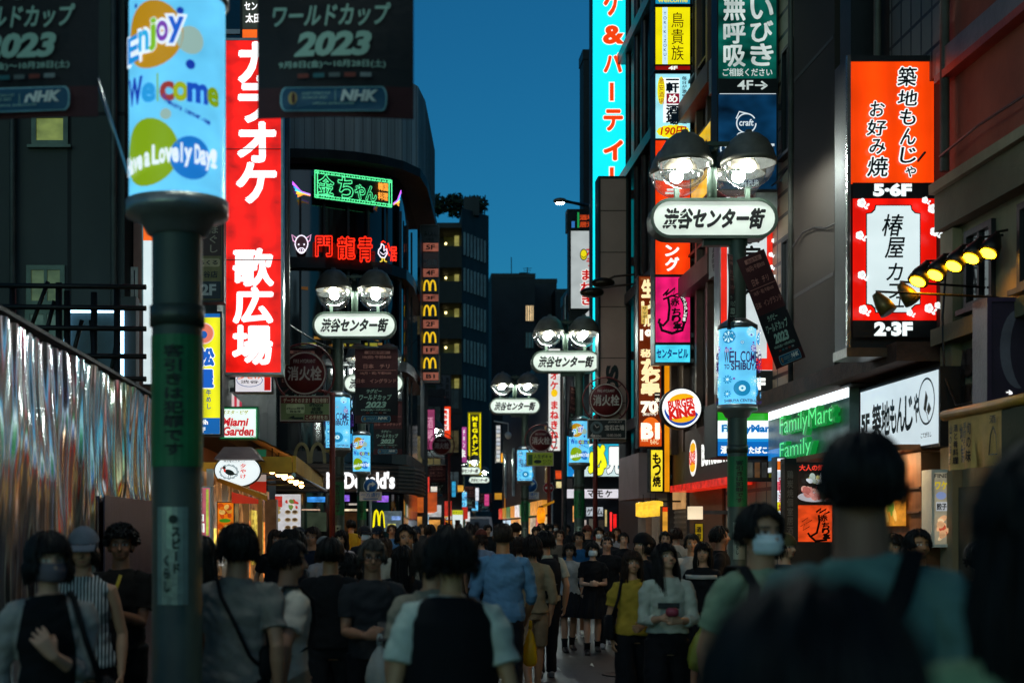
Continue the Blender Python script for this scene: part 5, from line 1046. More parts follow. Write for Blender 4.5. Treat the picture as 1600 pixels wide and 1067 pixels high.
def flower(cv, x, y, r, m0=w):
    for k in range(5): cv.ell(x+r*.5*cos(k*1.257), y+r*.5*sin(k*1.257), r*.55, r*.55, m0, n=12)
    cv.ell(x+r*.9, y+r*1.1, r*.5, r*.3, m0, n=10, rot=35); cv.ell(x+r*1.3, y+r*.5, r*.45, r*.28, m0, n=10, rot=-40); cv.ring(x, y, r*.3, r*.3, r*.1, em('b04040', .7, 0), n=10)
for x, y, r in ((1341, 321, 7), (1337, 372, 6.5), (1339, 434, 6.5), (1340, 488, 7), (1434, 320, 5), (1444, 334, 7), (1446, 370, 7), (1436, 488, 7), (1448, 484, 5), (1404, 496, 5), (1444, 428, 5)): flower(cv, x, y, r)
m.build('face', t)
for z in (4.1, 5.3, 6.5): m = MB(); m.box(b.x+.04, XR, OS+.1, OS+.3, z, z+.08, DARK); m.build('bracket', t)
# green snoring clinic sign and craft beer sign and white flower sign (tiled building)
def d_(cv):
    G = em('c8d4d0', .95, .25, 2); 
    for ch, y0, y1 in (('無', -12, 32), ('呼', 36, 68), ('吸', 72, 104)): cv.text(ch, 1131, y0, 1164, y1, G, .03)
    for ch, y0, y1 in (('い', 0, 30), ('び', 34, 66), ('き', 70, 103)): cv.text(ch, 1173, y0, 1207, y1, G, .03)
    cv.text('ご相談ください', 1129, 108, 1206, 120, G, .02); cv.rect(1122, 124, 1213, 145, mat('0c0e10', .5)); cv.text('4F→', 1152, 127, 1198, 141, G, .02)
sign('clinic_sign', 'dark green half lit clinic sign with pale characters', CAT, 1122, -40, 1213, 145, 21.0, em('0a6a5c', .55, .75, 1.6), d_, .35, .02, DARK, None, XR)
def d_(cv):
    w = em('d8e4ea', .9, 0); cv.ring(1166, 193, 15, 15, 2, w, 0, 330); cv.line([(1150, 186), (1155, 175), (1168, 178)], 2, w); cv.text('craft', 1155, 187, 1177, 197, w, .02, .1); cv.text('Craft', 1151, 208, 1182, 222, w, .04); cv.text('CHEESE MARKET', 1125, 226, 1209, 240, w, .05)
    cv.rect(1124, 147, 1212, 148, w); cv.text('IRISH PUB', 1145, 282, 1185, 292, w, .02)
sign('craft_pub_sign', 'dark blue half lit cheese and craft bar sign behind the lamp domes', CAT, 1122, 147, 1213, 296, 20.8, em('0d3f66', .55, .7, 1.5), d_, .35, .02, DARK, None, XR)
def d_(cv):
    for a in ((1126, 311, 1136, 610), (1198, 311, 1213, 578), (1126, 311, 1213, 330), (1126, 560, 1213, 578)): cv.rect(*a, em('e02414', .95, .15))
    cv.rect(1126, 579, 1213, 611, mat('0c0e10', .5)); cv.text('F', 1184, 592, 1194, 608, WW, .06); K = em('0a1014', .15, 0)
    for ch, y in (('茶', 345), ('房', 385), ('庭', 425)): cv.text(ch, 1158, y, 1188, y+36, K, .03)
    for y in (318, 345, 378, 400, 420, 436, 470, 480, 510, 545, 568): flower(cv, 1204+3*sin(y), y, 3.5)
    for x in (1131, 1160, 1180): flower(cv, x, 319, 4)
    cv.rect(1136, 459, 1198, 460, GREYL)
sign('flower_border_sign', 'tall white lit sign with red flowered border behind the near lamp post', CAT, 1126, 311, 1213, 611, 21.4, em('cfd8da', .85, .1), d_, .35, .02, STEEL, None, XR)
fn = wallx(XR-.02, -1); t = thing('yellow_wall_sign', 'slanting yellow wall sign behind the near lamp globes', CAT, (XR, 25.5, 8)); m = MB(); wallbox(m, fn, 24.9, 26.6, 7.6, 8.9, 0, .12, DARK); m.build('case', t)
m = MB(); cv = Cv(m, wallx(XR-.14, -1), .003); cv.rect(26.55, 8.85, 24.95, 7.65, em('e8b818', .9, .2)); cv.text('居酒屋', 26.3, 8.6, 25.2, 8.1, INK, .05); m.build('face', t)
# right side street level things
def d_(cv):
    for i, c in enumerate(('e87020', 'd8e4f0', 'e06070', 'e0e8f0', 'e8e020', 'e0e8f0', 'd8d8f0')): cv.rect(1214, 720+i*16, 1226, 734+i*16, em(c, .9, .2, 5))
    cv.vtext('安い酒場', 1215, 744, 1225, 800, em('c02040', .7, 0), .03)
sign('striped_light_post', 'white light post with coloured adverts beside the store posters', CAT, 1214, 716, 1226, 836, 19, em('e8f0ff', 1.2, .1), d_, .2, .02, STEEL)
t = thing('black_poster_wall', 'black shop front wall with food poster and orange chilli poster', 'shop front', (5.3, 18.4, 0)); YW = 18.4; a, b = P(1226, 830, YW), P(1345, 716, YW); m = MB(); m.box(a.x, b.x, YW, YW+.2, 0, b.z, BLACK); m.build('wall', t)
m = MB(); cv = Cv(m, front(YW-.004), .003); cv.vtext('鶏炭焼個室居酒屋', 1229, 734, 1240, 850, mat('5a5a58', .6), .02); m.build('lettering', t)
m = MB(); cv = Cv(m, front(YW-.004), .003); cv.rect(1246, 724, 1300, 784, em('241e1c', .4, .3, 6)); cv.text('大人の焼肉', 1249, 726, 1296, 735, em('f04030', .9, 0), .04); cv.ell(1273, 776, 27, 8, em('c8c8d0', .6, .2)); food(('d89088', 'b86860', 'e8b8a8', 'a84a48'), 26, 4, 6, 4.5)(cv, 1248, 758, 1298, 782); food(('e0e8f0', 'b8c8c0', 'd0c880'), 16, 5, 5, 4)(cv, 1256, 738, 1290, 758); m.build('food_poster', t)
m = MB(); cv = Cv(m, front(YW-.004), .003); cv.rect(1247, 789, 1300, 846, em('e0481a', .9, .35, 4)); K = em('200c08', .2, 0); cv.line([(1275, 800), (1283, 794), (1280, 801), (1291, 795), (1288, 803), (1296, 799)], 3, K); cv.line([(1279, 804), (1280, 815), (1276, 832), (1266, 838), (1262, 832)], 3.6, K); cv.line([(1264, 836), (1274, 845), (1292, 843)], 3.6, K)
for ch, x, y in (('赤', 1281, 804), ('ち', 1284, 816), ('り', 1284, 825), ('亭', 1285, 834)): cv.text(ch, x, y, x+11, y+10, K, .05)
cv.line([(1252, 815), (1262, 808), (1258, 818), (1268, 812)], 1, K); cv.line([(1250, 822), (1256, 818), (1254, 828), (1264, 822)], 1, K); m.build('chilli_poster', t)
t = thing('wooden_eatery', 'warm wood panelled eatery front with ceiling lamps under the white board', 'shop front', (5.6, 14.9, 0)); m = MB(); WD = mat('6b3f20', .6, 0, .35, 2, .2, 20, (1, 6, 1))
m.box(5.45, 5.69, 14.7, 17.3, 0, 2.48, WD)
for i in range(9): m.box(5.43, 5.45, 14.7, 17.3, .25*i+.1, .25*i+.12, BROWN)
m.build('wall', t)
m = MB(); m.box(4.9, 5.69, 14.7, 17.3, 2.50, 2.56, mat('7a4c28', .6)); m.build('soffit', t)
for y in (15.0, 15.6, 16.4): m = MB(); m.ball((5.2, y, 2.49), (.12, .12, .02), em('ffd8a0', 70, 0), 14, 6); m.build('ceiling_lamp', t)
f3 = wallx(5.425, -1); m = MB(); cv = Cv(m, f3, .003); cv.rect(16.0, 2.1, 15.05, 1.72, em('d8902c', .7, .3, 5)); food(('f0c060', 'c87020', '6a8a30'), 12, 6, .09, .06)(cv, 15.2, 1.74, 15.9, 2.08); m.build('picture', t)
def d_(cv):
    cv.text('FINE', 1460, 740, 1480, 746, INK, .02); cv.text('ワケ', 1461, 752, 1480, 764, em('c8b020', .8, 0), .05); cv.ell(1470, 774, 8, 6, em('8a9ac8', .7, .2)); cv.rect(1462, 784, 1479, 798, em('c0c4c8', .7, .2)); cv.text('餃子', 1463, 786, 1478, 796, INK, .04); food(('e8b080', 'd87050', 'f0d0a0', 'c05038'), 12, 7, 5, 7)(cv, 1460, 802, 1481, 846)
sign('gyoza_light_box', 'upright white framed light box with dumplings beside the wood front', CAT, 1459, 738, 1482, 850, 14.4, em('a8a088', .6, .25, 5), d_, .25, .03, PAINTW)
# cloth awning on the plaster building
t = thing('cloth_awning', 'tan cloth hanging awning with black brush writing and a drawn bottle', 'awning', (5.4, 13.2, 2.2)); CL = mat('d8a862', .85, 0, .25, 3, .2); Xa = 5.25; m = MB(); n = 40
y0, y1 = SY(1482, Xa), SY(1566, Xa); zt2, zb2 = PZ(655, y0), PZ(735, y0)
def clo(u, v, d): return Vector((Xa-d+.025*sin((u-y1)*16)*(zt2-v)/(zt2-zb2), u, v))
m.add([clo(y1+(y0-y1)*i/n, zt2+(zb2-zt2)*j/8, 0) for j in range(9) for i in range(n+1)], [(j*(n+1)+i, j*(n+1)+i+1, (j+1)*(n+1)+i+1, (j+1)*(n+1)+i) for j in range(8) for i in range(n)], CL)
cv = Cv(m, clo, .006); U = lambda f: y0+(y1-y0)*f; V = lambda f: zt2+(zb2-zt2)*f
for f, s_ in ((.07, '山の海老'), (.17, '酒と肴料理'), (.28, '地魚'), (.38, '手打そば処'), (.47, '旬の味')): cv.vtext(s_, U(f-.035), V(.12), U(f+.035), V(.9), INK, .03)
cv.line([(U(.9), V(.3)), (U(.86), V(.45)), (U(.84), V(.8)), (U(.95), V(.8)), (U(.94), V(.45)), (U(.9), V(.3))], .02, INK); cv.text('酒', U(.86), V(.1), U(.96), V(.24), INK, .02); cv.poly([(U(.56), V(.35)), (U(.52), V(1)), (U(.62), V(1))], mat('d8b060', .8)); m.build('cloth', t)
m = MB(); m.tube([(Xa, y0+.1, zt2+.04), (Xa, y1-1.6, zt2+.04)], .05, mat('b08028', .5), 10); m.build('roller', t)
m = MB(); m.box(Xa, XR, y1-.02, y1-.0, 1.4, zt2, mat('3a3c26', .8)); m.box(Xa-.02, Xa, y1-1.6, y1-.03, .9, zt2-.02, mat('3a3c26', .8, 0, .2)); m.build('side_curtain', t)
# purple hanging sign
def d_(cv): cv.ell(1592, 545, 30, 62, mat('5a5560', .5)); cv.ell(1612, 545, 34, 70, mat('24182a', .5)); cv.text('→', 1572, 610, 1580, 616, PW, .05)
sign('purple_hanging_sign', 'unlit purple hanging sign with a pale crescent at the plaster building', CAT, 1548, 472, 1640, 622, 12.6, mat('2a1c30', .5, .1), d_, .3, .04, mat('3a2a40', .4, .2), None)
# spot lamps
SPC = mat('15140f', .45, .4); SPB = em('ffab0d', 60, .1); ARM = mat('1a1812', .4, .5)
for i, (u, v, du, lit, Y, dir_) in enumerate(((1386, 484, 60, 0, 13.3, 1), (1424, 468, 60, 0, 13.6, 1), (1436, 436, 120, 1, 13.5, -1), (1463, 426, 110, 1, 13.4, -1), (1492, 412, 90, 1, 13.3, -1), (1519, 400, 80, 1, 13.2, -1), (1546, 392, 60, 1, 13.1, -1))):
    lbs = ('unlit olive spot lamp nearest the orange sign middle', 'unlit brass spot lamp second along over the white panel', 'lit yellow spot lamp farthest out over the red flower panel', 'lit yellow spot lamp second out at the red panel edge', 'lit yellow spot lamp in the middle of the lit row', 'lit yellow spot lamp second from the wall window', 'lit yellow spot lamp closest to the wall window')
    q = P(u, v, Y); t = thing('spot_lamp', lbs[i], 'spot lamp', q, 'spot lamps on arms over the street')
    d = Vector((dir_*.5, -.25, -.83)).normalized() if lit else Vector((.45, -.3, -.8)).normalized(); mm = SPC if lit else mat('5a4a20', .4, .4); L_ = .17
    m = MB(); s0 = q-d*.02; m.tube([s0-d*L_, s0-d*L_*.75, s0-d*.05, s0+d*.05], [.035, .05, .085 if lit else .075, .1 if lit else .085], mm, 16); m.build('shade', t)
    m = MB(); m.tube([q+d*.032, q+d*.036], [.07, .07], SPB if lit else mat('6a5a30', .4), 16); m.build('lens', t)
    m = MB(); top = s0-d*L_*.9; m.tube([top, top+Vector((.0, .02, .04)), Vector((XR-.02, Y+.05, top.z+.06-(0 if lit else .08)))], .012, ARM, 6); m.build('arm', t)
t = thing('cable_loop', 'black cable hanging down the plaster pier', 'cable', (5.5, 14.2, 4)); m = MB(); m.tube([(5.56, 14.3, 4.4), (5.5, 14.25, 3.8), (5.5, 14.2, 3.2), (5.54, 14.0, 2.9), (5.6, 13.6, 2.9)], .012, BLACK, 6); m.build('cable', t)
# small lanterns trio, paper lantern
for k, (u, v, lb) in enumerate(((1005, 796, 'left yellow paper lantern of three over the shutter'), (1016, 795, 'middle yellow paper lantern of three over the shutter'), (1024, 794, 'right yellow paper lantern of three over the shutter'))):
    c = P(u, v, 28-k*.25); t = thing('paper_lantern', lb, 'lantern', c, 'yellow lanterns in a cluster'); m = MB(); LY = em('ffc838', 1.15, .2, 5); pr = [(.06, -.15)]+[(.145+.006*(i % 2), -.13+.26*i/12) for i in range(13)]+[(.06, .15)]; m.lathe([(r, c.z+z) for r, z in pr], c.x, c.y, LY, 18); m.build('paper', t)
    m = MB(); m.lathe([(.065, c.z+.15), (.065, c.z+.18), (.01, c.z+.18)], c.x, c.y, BLACK, 12); m.tube([c+Vector((0, 0, .18)), c+Vector((0, 0, .3))], .008, BLACK, 5); m.build('cap', t)
t = thing('lantern_rail', 'dark rail carrying three yellow lanterns out from the wall', 'rail', P(1015, 783, 27.8)); m = MB(); c = P(1003, 783, 27.8); m.tube([c, (XR, 27.8, c.z)], .02, BLACK, 6); m.build('bar', t)
c = P(845.5, 805, 44); t = thing('paper_lantern', 'single orange paper lantern below the no entry disc', 'lantern', c); m = MB(); m.lathe([(.06, c.z-.25)]+[(.13+.006*(i % 2)-.05*abs(i-6)**3/216, c.z-.24+.48*i/12) for i in range(13)]+[(.06, c.z+.25)], c.x, c.y, em('ff9410', 1.1, .25, 4), 18); m.build('paper', t)
m = MB(); m.lathe([(.07, c.z+.25), (.07, c.z+.29), (.01, c.z+.29)], c.x, c.y, BLACK, 12); m.tube([c+Vector((0, 0, .29)), c+Vector((.35, .1, .38))], .01, BLACK, 5); m.build('cap', t)
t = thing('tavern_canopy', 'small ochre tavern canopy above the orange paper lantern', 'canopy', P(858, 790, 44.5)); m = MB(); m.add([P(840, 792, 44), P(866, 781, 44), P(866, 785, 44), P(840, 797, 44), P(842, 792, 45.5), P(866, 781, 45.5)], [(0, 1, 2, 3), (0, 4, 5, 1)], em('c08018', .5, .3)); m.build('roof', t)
# white sign with cat-face yellow lamp, screen above
def d_(cv): cv.ell(912, 398, 6, 9, em('201808', .2, 0)); cv.ell(912, 398, 4.8, 7.5, em('e8d818', 1.0, 0)); cv.line([(908, 400), (912, 403), (916, 400)], 1.2, INK); cv.vtext('まねき', 906, 420, 926, 478, em('c81818', .9, 0), .05, WW, .1); cv.vtext('カラ', 914, 385, 930, 418, em('c81818', .9, 0), .04)
sign('white_hanging_sign', 'big pale sign with yellow smiling drop and red letters left of the cyan sign', CAT, 892, 361, 932, 482, 38, em('c8d0d0', .75, .1), d_, .4, .05, BLACK, None, None)
sign('arrow_panel', 'black panel with a pale arrow beneath the pale hanging sign', CAT, 892, 484, 928, 520, 38, BLACK, lambda cv: (cv.poly([(911, 494), (921, 484.5), (921, 490), (927, 490), (927, 498), (921, 498), (921, 503)], em('d0d4d4', .7, 0))), .4, .03, BLACK)
def d_(cv):
    cv.text('酒場', 906, 336, 928, 344, em('d04820', .8, .2), .05); cv.text('居酒', 906, 347, 928, 355, em('d04820', .8, .2), .05); cv.rect(902, 332, 905, 356, em('20a050', .8, 0)); cv.rect(893, 346, 898, 356, em('3a80d0', .7, 0))
sign('small_screen', 'small dark video screen with red characters on top of the pale sign', CAT, 889, 330, 930, 358, 38.2, em('0a1418', .4, .3, 3), d_, .4, .05, BLACK, None, None)
t = thing('small_pole', 'thin dark pole beside the pale hanging sign', 'pole', (PX(883, 38.4), 38.4, 0)); m = MB(); m.tube([(PX(883, 38.4), 38.4, 0), (PX(883, 38.4), 38.4, PZ(465, 38.4)), (PX(890, 38.4), 38.4, PZ(456, 38.4))], .05, STEEL, 8); m.build('tube', t)
# far vertical signs
def d_(cv): cv.vtext('カラオケ まねきねこ', 859, 548, 873, 702, em('d01818', .9, 0), .05); cv.ell(866, 614, 5, 6, YM)
sign('far_karaoke_sign', 'long white far sign with red characters and yellow dot in the bend', CAT, 857, 545, 875, 704, 50, em('e0e0dc', .95, .12, .8), d_, .4, .03, DARK, None, 5.4)
def d_(cv): cv.vtext('携帯買取', 686, 637, 702, 690, em('f02808', .9, 0), .05)
sign('phone_shop_sign', 'orange red lit far sign with white panels under a grey board', CAT, 683, 635, 704, 685, 70, em('f03c0c', 1.0, .15, .7), lambda cv: (cv.rect(686, 639, 701, 672, WW), cv.vtext('携帯買取', 688, 640, 700, 672, em('f02808', .9, 0), .04)), .4, .03, DARK)
sign('grey_board', 'unlit grey far board with faint characters above the orange red sign', CAT, 683, 586, 704, 634, 70, mat('4a4c50', .6), lambda cv: (cv.vtext('日本海庄や', 686, 588, 693, 632, INK, .03), cv.vtext('漁師料理', 696, 588, 702, 632, INK, .03)), .4, .03, DARK)
sign('pink_sign', 'large pink lit panel seen aslant beside the lamp post', CAT, 664, 640, 679, 702, 64, em('c04a80', .6, .25, .6), lambda cv: cv.vtext('酒場', 667, 650, 677, 690, em('f0a0c0', .7, 0), .02), .3, .03, DARK)
def d_(cv): cv.rect(722, 668, 728, 702, em('d060b0', .7, 0)); cv.text('味', 714, 702, 727, 714, WW, .05); cv.vtext('チキン', 723, 670, 727, 700, WW, .02)
sign('mauve_sign', 'mauve pink far sign with one white character near the yellow black sign', CAT, 713, 667, 729, 722, 84, em('c050a0', .65, .2, .6), d_, .3, .03, DARK)
def d_(cv):
    yb = em('f0e000', 1.1, 0)
    for x in (732.5, 749.5): cv.rect(x, 646, x+1.5, 741, yb)
    cv.rect(735.5, 648, 748, 715, BLACK); cv.vtext('MEGAドンキ', 736, 649, 748, 714, yb, .06); cv.text('渋谷', 737, 718, 747, 726, WW, .04); cv.text('本店', 737, 729, 747, 738, WW, .04)
sign('discount_store_sign', 'yellow on black vertical store sign hung far down the bend', CAT, 731, 644, 752, 742, 104, em('a09400', .5, .1), d_, .4, .05, BLACK)
def d_(cv):
    for i in range(9): cv.rect(775.5, 665+i*6.4, 781.5, 670+i*6.4, em(('e0e0e0', 'c8d0d8', 'e0d8c8')[i % 3], .75, .1))
sign('white_ladder_sign', 'slim white far sign of stacked panels left of the hydrant disc', CAT, 775, 664, 782, 722, 90, em('a0a0a0', .4, .1), d_, .3, .04, DARK)
sign('amber_far_sign', 'small amber far sign beside the slim white panels', CAT, 782.5, 708, 787, 722, 89, em('e89820', .9, .1), None, .3, .03, DARK)
sign('amber_square_sign', 'square amber lit far sign above the heads in mid street', CAT, 689, 784, 704, 799, 72, em('f0a020', .95, .3, 1), lambda cv: (cv.text('串焼', 691, 787, 702, 796, em('a05808', .5, 0), .02)), .3, .04, DARK)
sign('green_white_stall', 'small white lit ticket booth with yellow green top far along', 'booth', 707, 797, 723, 825, 75, em('d8e8e8', 1.0, .2, 1), lambda cv: (cv.rect(707, 797, 723, 804, em('c8d020', .9, .1)), cv.rect(711, 812, 719, 825, BLACK), cv.text('チケット', 708, 799, 722, 802.5, GINK, .02)), .6, .04, PAINTW)
sign('amber_low_sign', 'low amber lit panel left of the white booth', CAT, 688, 813, 706, 824, 74, em('e08818', .8, .4, 1), lambda cv: cv.rect(694, 815, 699, 824, BLACK), .3, .04, DARK)
sign('orange_shop_panel', 'tall dim orange shop panel far on the right of the bend', CAT, 788, 776, 798, 806, 84, em('d08838', .6, .2, 1), None, .3, .04, DARK)
sign('amber_awning_panel', 'short amber lit panel left of the tall dim orange panel', CAT, 773, 770, 784, 780, 86, em('e0a030', .7, .3, 1), None, .3, .04, DARK)
sign('dark_tower_sign', 'dark unlit far vertical sign beside the mauve sign', CAT, 704, 648, 721, 699, 86, mat('121416', .6), lambda cv: cv.vtext('酒処', 708, 655, 717, 690, mat('2a2c2e', .6), .03), .3, .03, BLACK)
t = thing('white_van', 'small white van standing far down the street above the crowd', 'van', (PX(748, 108), 108, 0)); Y = 108; x0, x1 = PX(724, Y), PX(770, Y); m = MB(); z1 = PZ(806, Y)
m.add([(x0, Y, .35), (x1, Y, .35), (x1, Y, z1-.9), (x1-.1, Y+.15, z1-.05), (x0+.1, Y+.15, z1-.05), (x0, Y, z1-.9), (x0, Y+4, .35), (x1, Y+4, .35), (x1, Y+4, z1-.9), (x1-.1, Y+3.9, z1), (x0+.1, Y+3.9, z1), (x0, Y+4, z1-.9)], [(0, 1, 2, 5), (5, 2, 3, 4), (6, 11, 8, 7), (11, 10, 9, 8), (4, 3, 9, 10), (0, 5, 11, 6), (5, 4, 10, 11), (1, 7, 8, 2), (2, 8, 9, 3), (0, 6, 7, 1)], mat('b8bcc0', .35, 0, .1)); m.build('body', t)
m = MB(); m.poly([(x0+.2, Y-.0+.01, z1-.95), (x1-.2, Y+.01, z1-.95), (x1-.28, Y+.13, z1-.2), (x0+.28, Y+.13, z1-.2)], GLASSD); m.v = [v+Vector((0, -.02, 0)) for v in m.v]; m.build('windscreen', t)
for x in (x0+.3, x1-.5): m = MB(); m.ball((x+.1, Y-.02, .85), (.13, .05, .1), em('f0f0e0', 1.5, 0), 10, 6); m.build('headlight', t)
for x in (x0+.12, x1-.12):
    for y in (Y+.8, Y+3.2): m = MB(); m.tube([(x-.1, y, .32), (x+.1, y, .32)], .32, BLACK, 14); m.build('wheel', t)
def d_(cv):
    cv.poly([(887, 672), (905, 690), (905, 744), (887, 744)], em('1a90e0', .9, .2)); cv.ell(935, 745, 40, 20, em('d8f0f0', .9, .1), 180, 360)
    cv.text('必', 921, 696, 946, 738, em('f0f020', 1.1, 0), .1, 0, em('0c3a30', .3, 0), .14); cv.text('見', 949, 700, 972, 738, em('f0f4f0', 1.1, 0), .06, 0, em('0c3a60', .3, 0), .1); cv.line([(915, 700), (930, 690)], 3, WW)
sign('cyan_yellow_billboard', 'cyan billboard with a huge yellow character behind the bubble lantern', CAT, 886, 671, 976, 744, 46, em('28b8d8', 1.0, .25, 1), d_, .4, .04, DARK)
def d_(cv):
    for i, ch in enumerate('マモケ'): cv.text(ch, 918+i*14, 766, 928+i*14, 776, INK, .04)
sign('white_fascia', 'white lit shop fascia with spaced black letters below the cyan billboard', CAT, 882, 764, 966, 778, 45.5, em('e0dce4', .95, .1), d_, .4, .03, DARK)
t = thing('arcade_shop', 'bright arcade shop front with red neon and white machines under the white fascia', 'shop front', (PX(925, 47), 47, 0)); m = MB(); Y = 46.8; m.box(PX(884, Y), PX(966, Y), Y, Y+.2, 0, PZ(780, Y), em('20242a', .25, .5, 1)); m.build('wall', t)
m = MB(); cv = Cv(m, front(Y-.005), .005)
for (a0, b0, a1, b1, c, s_) in ((916, 792, 926, 806, 'c8d0d8', .8), (931, 792, 942, 806, 'c8d0d8', .8), (895, 790, 902, 815, 'ffb060', .9), (953, 800, 956, 830, 'ff3030', 1.6), (958, 803, 963, 830, 'ff2020', 1.2), (945, 796, 948, 822, 'd8c080', .8), (908, 812, 916, 830, 'e0d0c8', .5), (920, 810, 930, 826, '8a8478', .3), (935, 812, 943, 830, '5a5048', .3)): cv.rect(a0, b0, a1, b1, em(c, s_, .3, 3))
cv.text('ゲ', 917, 794, 925, 804, INK, .03); cv.text('ム', 932, 794, 941, 804, INK, .03); m.build('interior', t)
t = thing('glass_kiosk', 'pale cyan lit angled glass kiosk right of the arcade front', 'kiosk', P(985, 830, 35)); m = MB(); m.add([P(972, 774, 35.5), P(996, 774, 34.5), P(996, 783, 34.5), P(974, 812, 35.5), P(972, 774, 36), P(996, 774, 35.2)], [(0, 1, 2, 3), (0, 4, 5, 1)], em('a0e8e8', .7, .4, 2)); m.build('canopy', t)
m = MB(); m.box(PX(975, 35.6), PX(998, 35.6), 35.6, 35.9, 0, PZ(800, 35.6), em('60504a', .3, .6, 4)); m.build('front', t)
sign('orange_side_light', 'thin orange and yellow lit panel beside the roller shutter', CAT, 1035, 792, 1043, 842, 27.2, em('f0a838', .85, .35, 3), lambda cv: cv.rect(1035, 792, 1043, 799, em('e84010', .9, 0)), .15, .02, BROWN)
c = P(1089, 800, 24.2); t = thing('wall_lamp', 'white square wall lamp beside the wooden door', 'lamp', c); m = MB(); m.box(c.x-.12, c.x+.1, c.y, c.y+.2, c.z-.12, c.z+.1, em('ffe8c0', .9, .15)); m.build('shade', t); m = MB(); m.box(c.x+.1, XR, c.y+.05, c.y+.15, c.z-.03, c.z+.03, STEEL); m.build('bracket', t)
sign('yellow_poster', 'small yellow poster at the foot of the wooden door wall', 'poster', 1086, 818, 1098, 845, 24.1, em('b89818', .5, .3, 5), lambda cv: cv.vtext('酒肉', 1088, 822, 1096, 842, INK, .04), .05, .01, DARK)
sign('tobacco_board', 'dark board with small photo menus under the convenience store box sign', 'poster', 1165, 718, 1212, 750, 21.3, em('2a241e', .3, .3, 4), lambda cv: [cv.rect(1168+i*11, 722, 1176+i*11, 746, em(c, .3, .4, 6)) for i, c in enumerate(('6a6a60', '8a5a30', '4a4a48', '8a8a20'))], .1, .02, DARK)
for u0, v0, u1, v1, Y, c, lb in ((666, 745, 671, 770, 64.5, 'e03828', 'slim red lit sign far off left of the amber square sign'), (673, 760, 683, 768, 64.2, 'f0e8d8', 'small white lit box far off left of the amber square sign'), (706, 752, 712, 776, 82, '30a0d0', 'slim blue lit sign far off above the white booth'), (715, 758, 724, 768, 82.4, 'f0b040', 'small amber lit box far off above the white booth'), (729, 770, 736, 788, 101, 'e86030', 'small orange lit sign far off beneath the yellow black store sign'), (741, 762, 748, 782, 101.4, 'e8e8f0', 'small white lit sign far off beneath the yellow black store sign'), (757, 772, 764, 790, 102, 'd04080', 'small pink lit sign far off above the white van'), (799, 735, 805, 762, 85.4, 'f0d060', 'slim yellow lit sign far off right of the dome camera'), (807, 770, 814, 786, 80, 'f08030', 'small orange lit box far off left of the arrow sign post'), (838, 735, 844, 758, 67, 'e0f0e8', 'slim pale lit sign far off right of the arrow sign post'), (868, 735, 880, 748, 58.5, 'e85020', 'small red orange lit box left of the cyan billboard'), (869, 752, 881, 762, 58.3, 'f0e0a0', 'small cream lit box left of the white fascia'), (786, 758, 792, 768, 88, 'ff4030', 'tiny red lit box far off beside the tall dim orange panel')):
    sign('small_lit_sign', lb, CAT, u0, v0, u1, v1, Y, em(c, .95, .35, 3), None, .25, .03, DARK, 'small lit signs far down the street')
# dome camera under far sign
c = P(794, 680, 60); t = thing('dome_camera', 'white dome security camera hanging over the middle of the street', 'camera', c); m = MB(); m.ball(c, (.14, .14, .16), PAINTW, 14, 8); m.build('dome', t); m = MB(); m.tube([c+Vector((0, 0, .15)), c+Vector((0, 0, .5)), c+Vector((-.6, 0, .6))], .03, PAINTW, 8); m.build('arm', t)
# overhead wires
t = thing('overhead_wire', 'thin wires crossing from the red sign to the lamp posts', 'cable', (-2.9, 24, 8)); 
for a, b in (((-2.9, 24.2, 9), (-3.0, 24.0, 12)), ((-1.1, 28, 5.2), (-3.0, 25, 6.5)), ((.9, 46, 8), (-.9, 39, 6.3))): m = MB(); A, B = Vector(a), Vector(b); m.tube([A+(B-A)*i/10+Vector((0, 0, -.25*sin(pi*i/10))) for i in range(11)], .012, BLACK, 5); m.build('wire', t)
# ---------------------------------------------------------------- people
import numpy as np
def skin_mat():
    m, t, b = _new('skin'); a = t.nodes.new('ShaderNodeVertexColor'); a.layer_name = 'Col'; t.links.new(a.outputs[0], b.inputs['Base Color'])
    b.inputs['Roughness'].default_value = .5; b.inputs['Specular IOR Level'].default_value = .35; b.inputs['Subsurface Weight'].default_value = .0; return m
SKIN = skin_mat()
_C = {}
def cloth(h, stripes=None, rough=.85):
    if stripes:
        k = (h, stripes)
        if k not in _C:
            m, t, b = _new('striped_cloth'); tc = t.nodes.new('ShaderNodeTexCoord'); wv = t.nodes.new('ShaderNodeTexWave'); wv.bands_direction = 'X'; wv.inputs['Scale'].default_value = 16; wv.inputs['Distortion'].default_value = .6; r = t.nodes.new('ShaderNodeValToRGB'); r.color_ramp.interpolation = 'CONSTANT'
            r.color_ramp.elements[0].color = lin(h); r.color_ramp.elements[1].color = lin(stripes); r.color_ramp.elements[1].position = .55
            t.links.new(tc.outputs['Object'], wv.inputs[0]); t.links.new(wv.outputs['Fac'], r.inputs[0]); t.links.new(r.outputs[0], b.inputs['Base Color']); b.inputs['Roughness'].default_value = .9; _C[k] = m
        return _C[k]
    return mat(h, rough, 0, .18, 9, .25, 160, spec=.2)
HAIRM = {}
